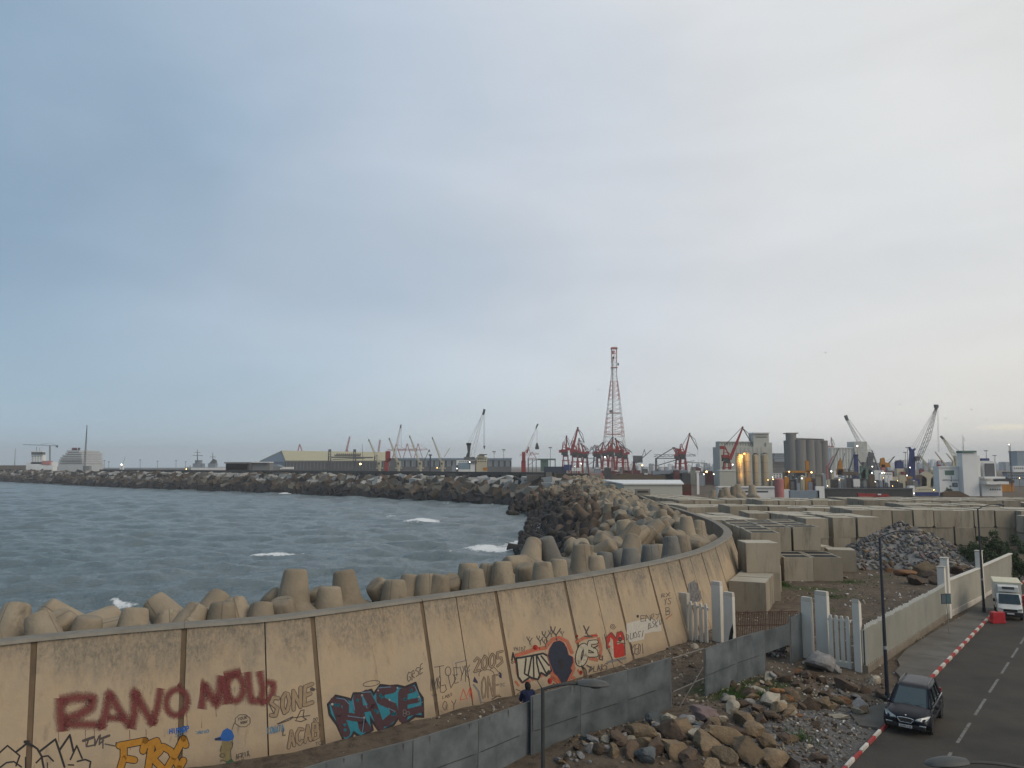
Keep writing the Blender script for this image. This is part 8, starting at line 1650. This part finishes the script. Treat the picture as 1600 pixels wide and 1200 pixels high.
# lettering and anchor on the left wing
LT_ = m_['steel']
def tx(s, x0, y0, cw, h):
    for i, ch in enumerate(s):
        for st in FONT[ch]:
            for a, b in zip(st, st[1:]): t.part('lettering',LT_).beam(t.P(x0+i*cw+a[0]*cw*.7,y0-h*(1-a[1]),-t.w(.25)), t.P(x0+i*cw+b[0]*cw*.7,y0-h*(1-b[1]),-t.w(.25)), t.w(.28), t.w(.25))
tx('AGENCE', 1473, 751, 1.9, 2.0); tx('PORTS', 1489.3, 751.5, 1.9, 2.0)
t.seg('anchor',LT_,1486.3,744,1486.3,752,.5,dy=-t.w(.25)).seg('anchor',LT_,1484.9,745.6,1487.7,745.6,.4,dy=-t.w(.25)).seg('anchor',LT_,1484.4,749.8,1486.3,752,.5,dy=-t.w(.25)).seg('anchor',LT_,1488.2,749.8,1486.3,752,.5,dy=-t.w(.25)); t.done()
t = Px('thatched_hut','low grey-brown domed hut in front of the white office','hut',1500,240); t.poly('roof',m_['brown'],[(1473,776),(1474,770),(1483,767),(1500,767.5),(1515,775),(1516,777)],9); t.toground('walls',m_['concrete'],1475,776,1513,8,.5); t.done()
t = Px('round_bush','small dark round tree in front of the office wing','tree',1483,245); r_ = random.Random(8); p = t.P(1483,767,0); mm_ = MB(); leaves(mm_, Vector((p.x,0,p.z)), Vector((1.1,.9,.9)), 900, r_, .35); mm_.build('crown', LEAF, t.root); t.part('trunk', WOOD).tube((p.x,0,0),(p.x,0,p.z),.15,.08,7); t.done()
t = Px('yellow_hut','ochre flat building right of the white office','building',1572,330); t.toground('walls',m_['orange'],1560,754,1584,9).poly('roof',D_,[(1557,750),(1566,744),(1584,751),(1584,754),(1560,754)],10,-.5); t.done()
t = Px('long_building','long grey-violet low building at the right edge','building',1580,420); t.toground('walls',m_['bluegrey'],1574,739,1625,12).win(m_['navy'],1575,741,1622,750,16,2,.5,.5).box('roof',m_['steel'],1573,737.5,1626,739.3,13,-.5); t.done()
t = Px('tower_block','blue-grey glazed office tower block at the right edge','building',1598,900); t.toground('tower',m_['sky'],1589,706,1612,20).box('top',G_y,1588.5,704.5,1612.5,706.5,21,-.5)
for k in range(9): t.box('floor_band',m_['bluegrey'],1589,709+k*3,1612,710.2+k*3,.4,-t.w(.3))
t.done()
t = Px('building','low white block at the foot of the glazed tower block','building',1596,700); t.toground('walls',W,1583,728,1615,9).win(m_['glass'],1584,729.5,1612,734,9,1,.5,.6); t.done()
t = Px('street_lamp','tall quay lamp post with a lit head near the right edge','street lamp',1579,330); t.seg('pole',m_['steel'],1581.5,760,1578,694,1.2,.6).box('head',W,1575.2,692.6,1579,694.6,1.2); t.done(); glow(1576.5,694.5,329,1.0,'white','lit white head of the tall quay lamp near the right edge')
for x, y, l in ((1541,704.5,'floodlight mast just right of the white office'),(1554.5,712,'shorter floodlight mast farther right of the office'),(1418,699.5,'floodlight mast left of the blue crane'),(1414.5,707,'thin mast beside the ship funnel')):
    t = Px('floodlight_mast',l,'light mast',x,480); t.seg('mast',m_['steel'],x,745,x,y,.9,.5).box('lamp_ring',m_['steel'],x-2.4,y-.8,x+2.4,y+.4,2); t.done()
# city skyline haze
r3 = random.Random(9); mm2 = MB()
for i in range(46):
    x = 1365+i*5.4+r3.uniform(-2,2); wd = r3.uniform(4,10); y = 727-r3.uniform(-1.5,6)-(3 if 1400 < x < 1470 else 0)
    D = 1900+r3.uniform(-300,300); a = atY(x, y, D); b = atY(x+wd, y, D)
    t = Px('city_building','pale distant apartment block on the hazy town skyline','building',x,D,'pale blocks of the distant town'); t.toground('walls',m_['white' if r3.random() < .5 else 'bluegrey'],x,y,x+wd,8); t.box('roof_hut',m_['lattwhite'],x+wd*.3,y-.9,x+wd*.6,y+.1,3,2); t.done()
for i in range(26):
    x = 1075+i*5+r3.uniform(-2,2) if i < 12 else 985+(i-12)*6; y = 727-r3.uniform(-4,3); D = 1500+r3.uniform(-200,300)
    t = Px('city_building','low hazy building between the harbour cranes','building',x,D,'low hazy buildings between the cranes'); t.toground('walls',m_['bluegrey' if i % 2 else 'white'],x,y,x+r3.uniform(4,8),8).box('roof_hut',G_y,x+1,y-.8,x+3,y+.1,3,2); t.done()
# far left low coast / quay strip
t = Px('far_quay','thin far quay and moored hulls at the left horizon','quay',30,1000); t.box('wall',m_['brown'],-60,727,40,745,10).box('wall',G_y,40,729,140,745,10,2).box('wall',G_y,140,731.5,300,745,10,4); t.done()
# clutter of masts, derricks and deck gear in the harbour
for i in range(70):
    x = r3.choice((r3.uniform(868,990), r3.uniform(985,1120), r3.uniform(1215,1430), r3.uniform(1400,1470))); D = r3.uniform(420,700); h = r3.uniform(3,16); mt = r3.choice(('steel','grey','bluegrey','lattred','cream','dark'))
    t = Px('ship_mast','thin %s mast or derrick in the crowded harbour' % {'steel':'steel','grey':'grey','bluegrey':'blue-grey','lattred':'red','cream':'cream','dark':'dark'}[mt],'mast',x,D,'thin masts in the crowded harbour'); t.seg('mast',m_[mt],x,748,x+r3.uniform(-1.5,1.5),733-h,.7,.35)
    if i % 3 == 0: t.seg('yard',m_[mt],x-2.5,735-h*.8,x+2.5,735-h*.8,.4)
    t.done()
for i in range(60):
    x = r3.choice((r3.uniform(870,1000), r3.uniform(985,1120), r3.uniform(1200,1300), r3.uniform(1290,1430), r3.uniform(1400,1470))); D = r3.uniform(400,620); mt = r3.choice(('white','grey','rustred','navy','steel','cream','bluegrey','dark','red')); y = r3.uniform(731,744); wd = r3.uniform(4,13); nm = {'white':'white','grey':'grey','rustred':'dark red','navy':'navy','steel':'dark grey','cream':'cream','bluegrey':'blue-grey','dark':'black','red':'red'}[mt]
    t = Px('deckhouse','small %s deckhouse or container among the harbour clutter' % nm,'deckhouse',x,D,'%s deckhouses among the harbour clutter' % nm); t.toground('block',m_[mt],x,y,x+wd,6).box('top',m_[r3.choice(('white','steel','grey'))],x+wd*.2,y-1.6,x+wd*.7,y+.1,4,.5); t.win(m_['glass'],x+wd*.1,y+1,x+wd*.9,y+3,3,1,.5,.6); t.done()
for i in range(46):
    x = r3.uniform(1200, 1425); D = r3.uniform(300, 326); mt = r3.choice(('grey','rustred','navy','steel','cream','bluegrey','dark','white','brown','orange')); y = r3.uniform(740, 755); wd = r3.uniform(3,10)
    t = Px('deckhouse','small block of %s cargo gear on the dark hull behind the yard' % mt.replace('rustred','dark red').replace('steel','dark grey').replace('bluegrey','blue-grey'),'cargo',x,D,'cargo gear on the dark hull'); t.toground('block',m_[mt],x,y,x+wd,3).box('top',m_[r3.choice(('white','steel','grey'))],x+wd*.2,y-1.2,x+wd*.6,y+.1,2,.3).seg('post',m_['steel'],x+wd*.8,y,x+wd*.8,y-r3.uniform(2,9),.4); t.done()
for i in range(9):
    glow(r3.uniform(1205,1425), r3.uniform(744,773), 299, .7, r3.choice(('white','warm','warm')), 'tiny deck lamp on the dark hulls behind the yard', 'tiny deck lamps on the dark hulls')
# lit lamps
GL_ = [(563,725,500,2.2,'warm','warm lamp blazing in front of the yellow roofed warehouse'),(190,726,900,1.6,'white','bright white lamp on the far left breakwater'),(291,733,640,1.0,'warm','small warm lamp left of the warship'),(1163,709,296,1.7,'orange','orange lamp glowing on top of the cream silos'),(1155,717,296,1.1,'orange','second orange lamp on the left cream silo'),(1003.5,727,450,1.4,'warm','yellow lamp under the dark straight boom'),(1104,737,420,2.0,'warm','yellowish lamp cluster left of the silo building'),(1100,741,400,1.1,'white','white lamp beside the yellowish cluster'),(1115,741,400,1.1,'white','white lamp close to the pale block edge'),(1145,726,375,1.0,'white','white lamp by the nearest red portal crane'),(1233,737,320,1.3,'warm','warm lamp on the left end of the orange gantry beam'),(1268,738,320,1.6,'warm','warm lamp on the right end of the orange gantry beam'),(1253,747.5,320,1.1,'white','white lamp below the orange gantry beam'),(1288,741.5,320,1.0,'white','white lamp right of the orange gantry'),(1299,736.5,320,1.5,'white','bright white lamp on the dark ship'),(1279,741.5,320,.9,'white','small white lamp beside the pillar cabin'),(1339.5,697,465,1.5,'white','white lamp on the pale crane boom'),(1363,729,400,1.0,'white','white lamp on the green crane clump'),(1362.5,739,395,.9,'white','lower white lamp on the green crane clump'),(1378,739,345,1.1,'white','white lamp on the low ship bridge'),(1381.5,738.5,345,.9,'white','small lamp right beside the bridge lamp'),(1328,738,375,.8,'warm','little warm lamp on the dark ship'),(1417,743,350,1.0,'white','white lamp by the cream funnel'),(1422,730.5,329,.9,'white','white lamp on the blue crane tower'),(1428,771,262,1.0,'white','white lamp on the white bow block'),(1459,765.5,268,1.1,'warm','warm lamp on the deck left of the office'),(1593,747,400,1.1,'warm','warm lamp at the right edge'),(908,724.5,560,.9,'white','lamp at the foot of the red cranes'),(945,714,600,1.0,'white','lamp beside the lattice tower foot'),(898,728.5,560,.8,'white','small white lamp under the red cranes'),(683,731,590,.8,'warm','tiny warm lamp under the fourth cream crane'),(734,722,495,.9,'white','white lamp on the ship bridge'),(714,732,495,.9,'white','white lamp at the left of the ship bridge'),(1200,750,290,.9,'orange','orange lamp right of the cream silos'),(1208,749,290,1.0,'warm','pinkish lamp right of the cream silos')]
for g in GL_: glow(*g)
# stray tetrapods beyond the cubes
for x, y, l, ro in ((1112,770,'stray tetrapod beyond the cubes, leftmost and lowest',.3),(1128,769,'stray tetrapod second from the left beyond the cubes',1.2),(1147,764,'stray tetrapod leaning beyond the cubes',2.0),(1152,761,'stray upright tetrapod just left of the white terminal windows',.7),(1176,762,'stray upright tetrapod standing alone in front of the terminal',1.6),(1162,771,'stray squat tetrapod between the two upright ones',2.6),(1136,765,'stray tall tetrapod behind the squat ones',3.1)):
    p = atY(x, y, 178); place_tet(TL, Vector((p.x, 178, max(2.4, p.z-2.0))), updir(ro, .12+.1*math.sin(ro*5), ro), 1.15, l, 'stray tetrapods beyond the cubes'); 
# gulls
GU = mat('gull_grey', (.10,.10,.105), (.07,.07,.075), 5)
for i, (x, y, D, w_) in enumerate(((1290,551,120,2.6),(917,582,160,2),(935,609,200,2.6),(996,605,200,2),(381,659,180,2),(1406,632,150,2.2),(1395,644,200,1.4),(1478,654,160,2.6),(1541,655,180,2.2),(1518,640,160,2.6),(1484,659,220,1.4),(690,705,400,1),(158,431,200,1),(490,634,300,1.6),(1391,681,300,1))):
    p = atY(x, y, D); k = D/F*w_; b = random.Random(i).uniform(-.5, .5); root = empty('gull', p, b, 'dark speck of a gull in flight %s' % ('over the right side of the harbour' if x > 1350 else 'high above the cubes' if x > 1200 else 'near the lattice tower' if x > 880 else 'over the sea side'), 'gull', 'gulls over the harbour'); m = MB(); m.lathe([(.01,-k*.6),(k*.16,-k*.25),(k*.2,0),(k*.1,k*.4),(.01,k*.6)], n=8, axis='y'); m.build('body', GU, root)
    for s in (-1, 1): m = MB(); m.add([(0,-k*.15,0),(s*k*.6,-k*.05,k*.35),(s*k*1.3,k*.1,k*.1),(s*k*.6,k*.2,k*.33),(0,k*.2,0),(0,0,k*.06)], [(0,1,5),(1,2,3),(1,3,5),(3,4,5)]); m.build('wing', GU, root)
# ================================================================== haze
hm = bpy.data.materials.new('haze_air'); hm.use_nodes = True; t_ = hm.node_tree; t_.nodes.clear(); o_ = t_.nodes.new('ShaderNodeOutputMaterial'); v_ = t_.nodes.new('ShaderNodeVolumePrincipled'); v_.inputs['Color'].default_value = (.93,.955,.98,1); v_.inputs['Density'].default_value = .00022; v_.inputs['Anisotropy'].default_value = .1; t_.links.new(v_.outputs[0], o_.inputs['Volume'])
m = MB(); m.box(-6300, -400, -6.5, 6300, 6300, 140); hz = m.build('haze', hm); tag(hz, 'thin grey evening haze over the harbour', 'haze', kind='stuff')
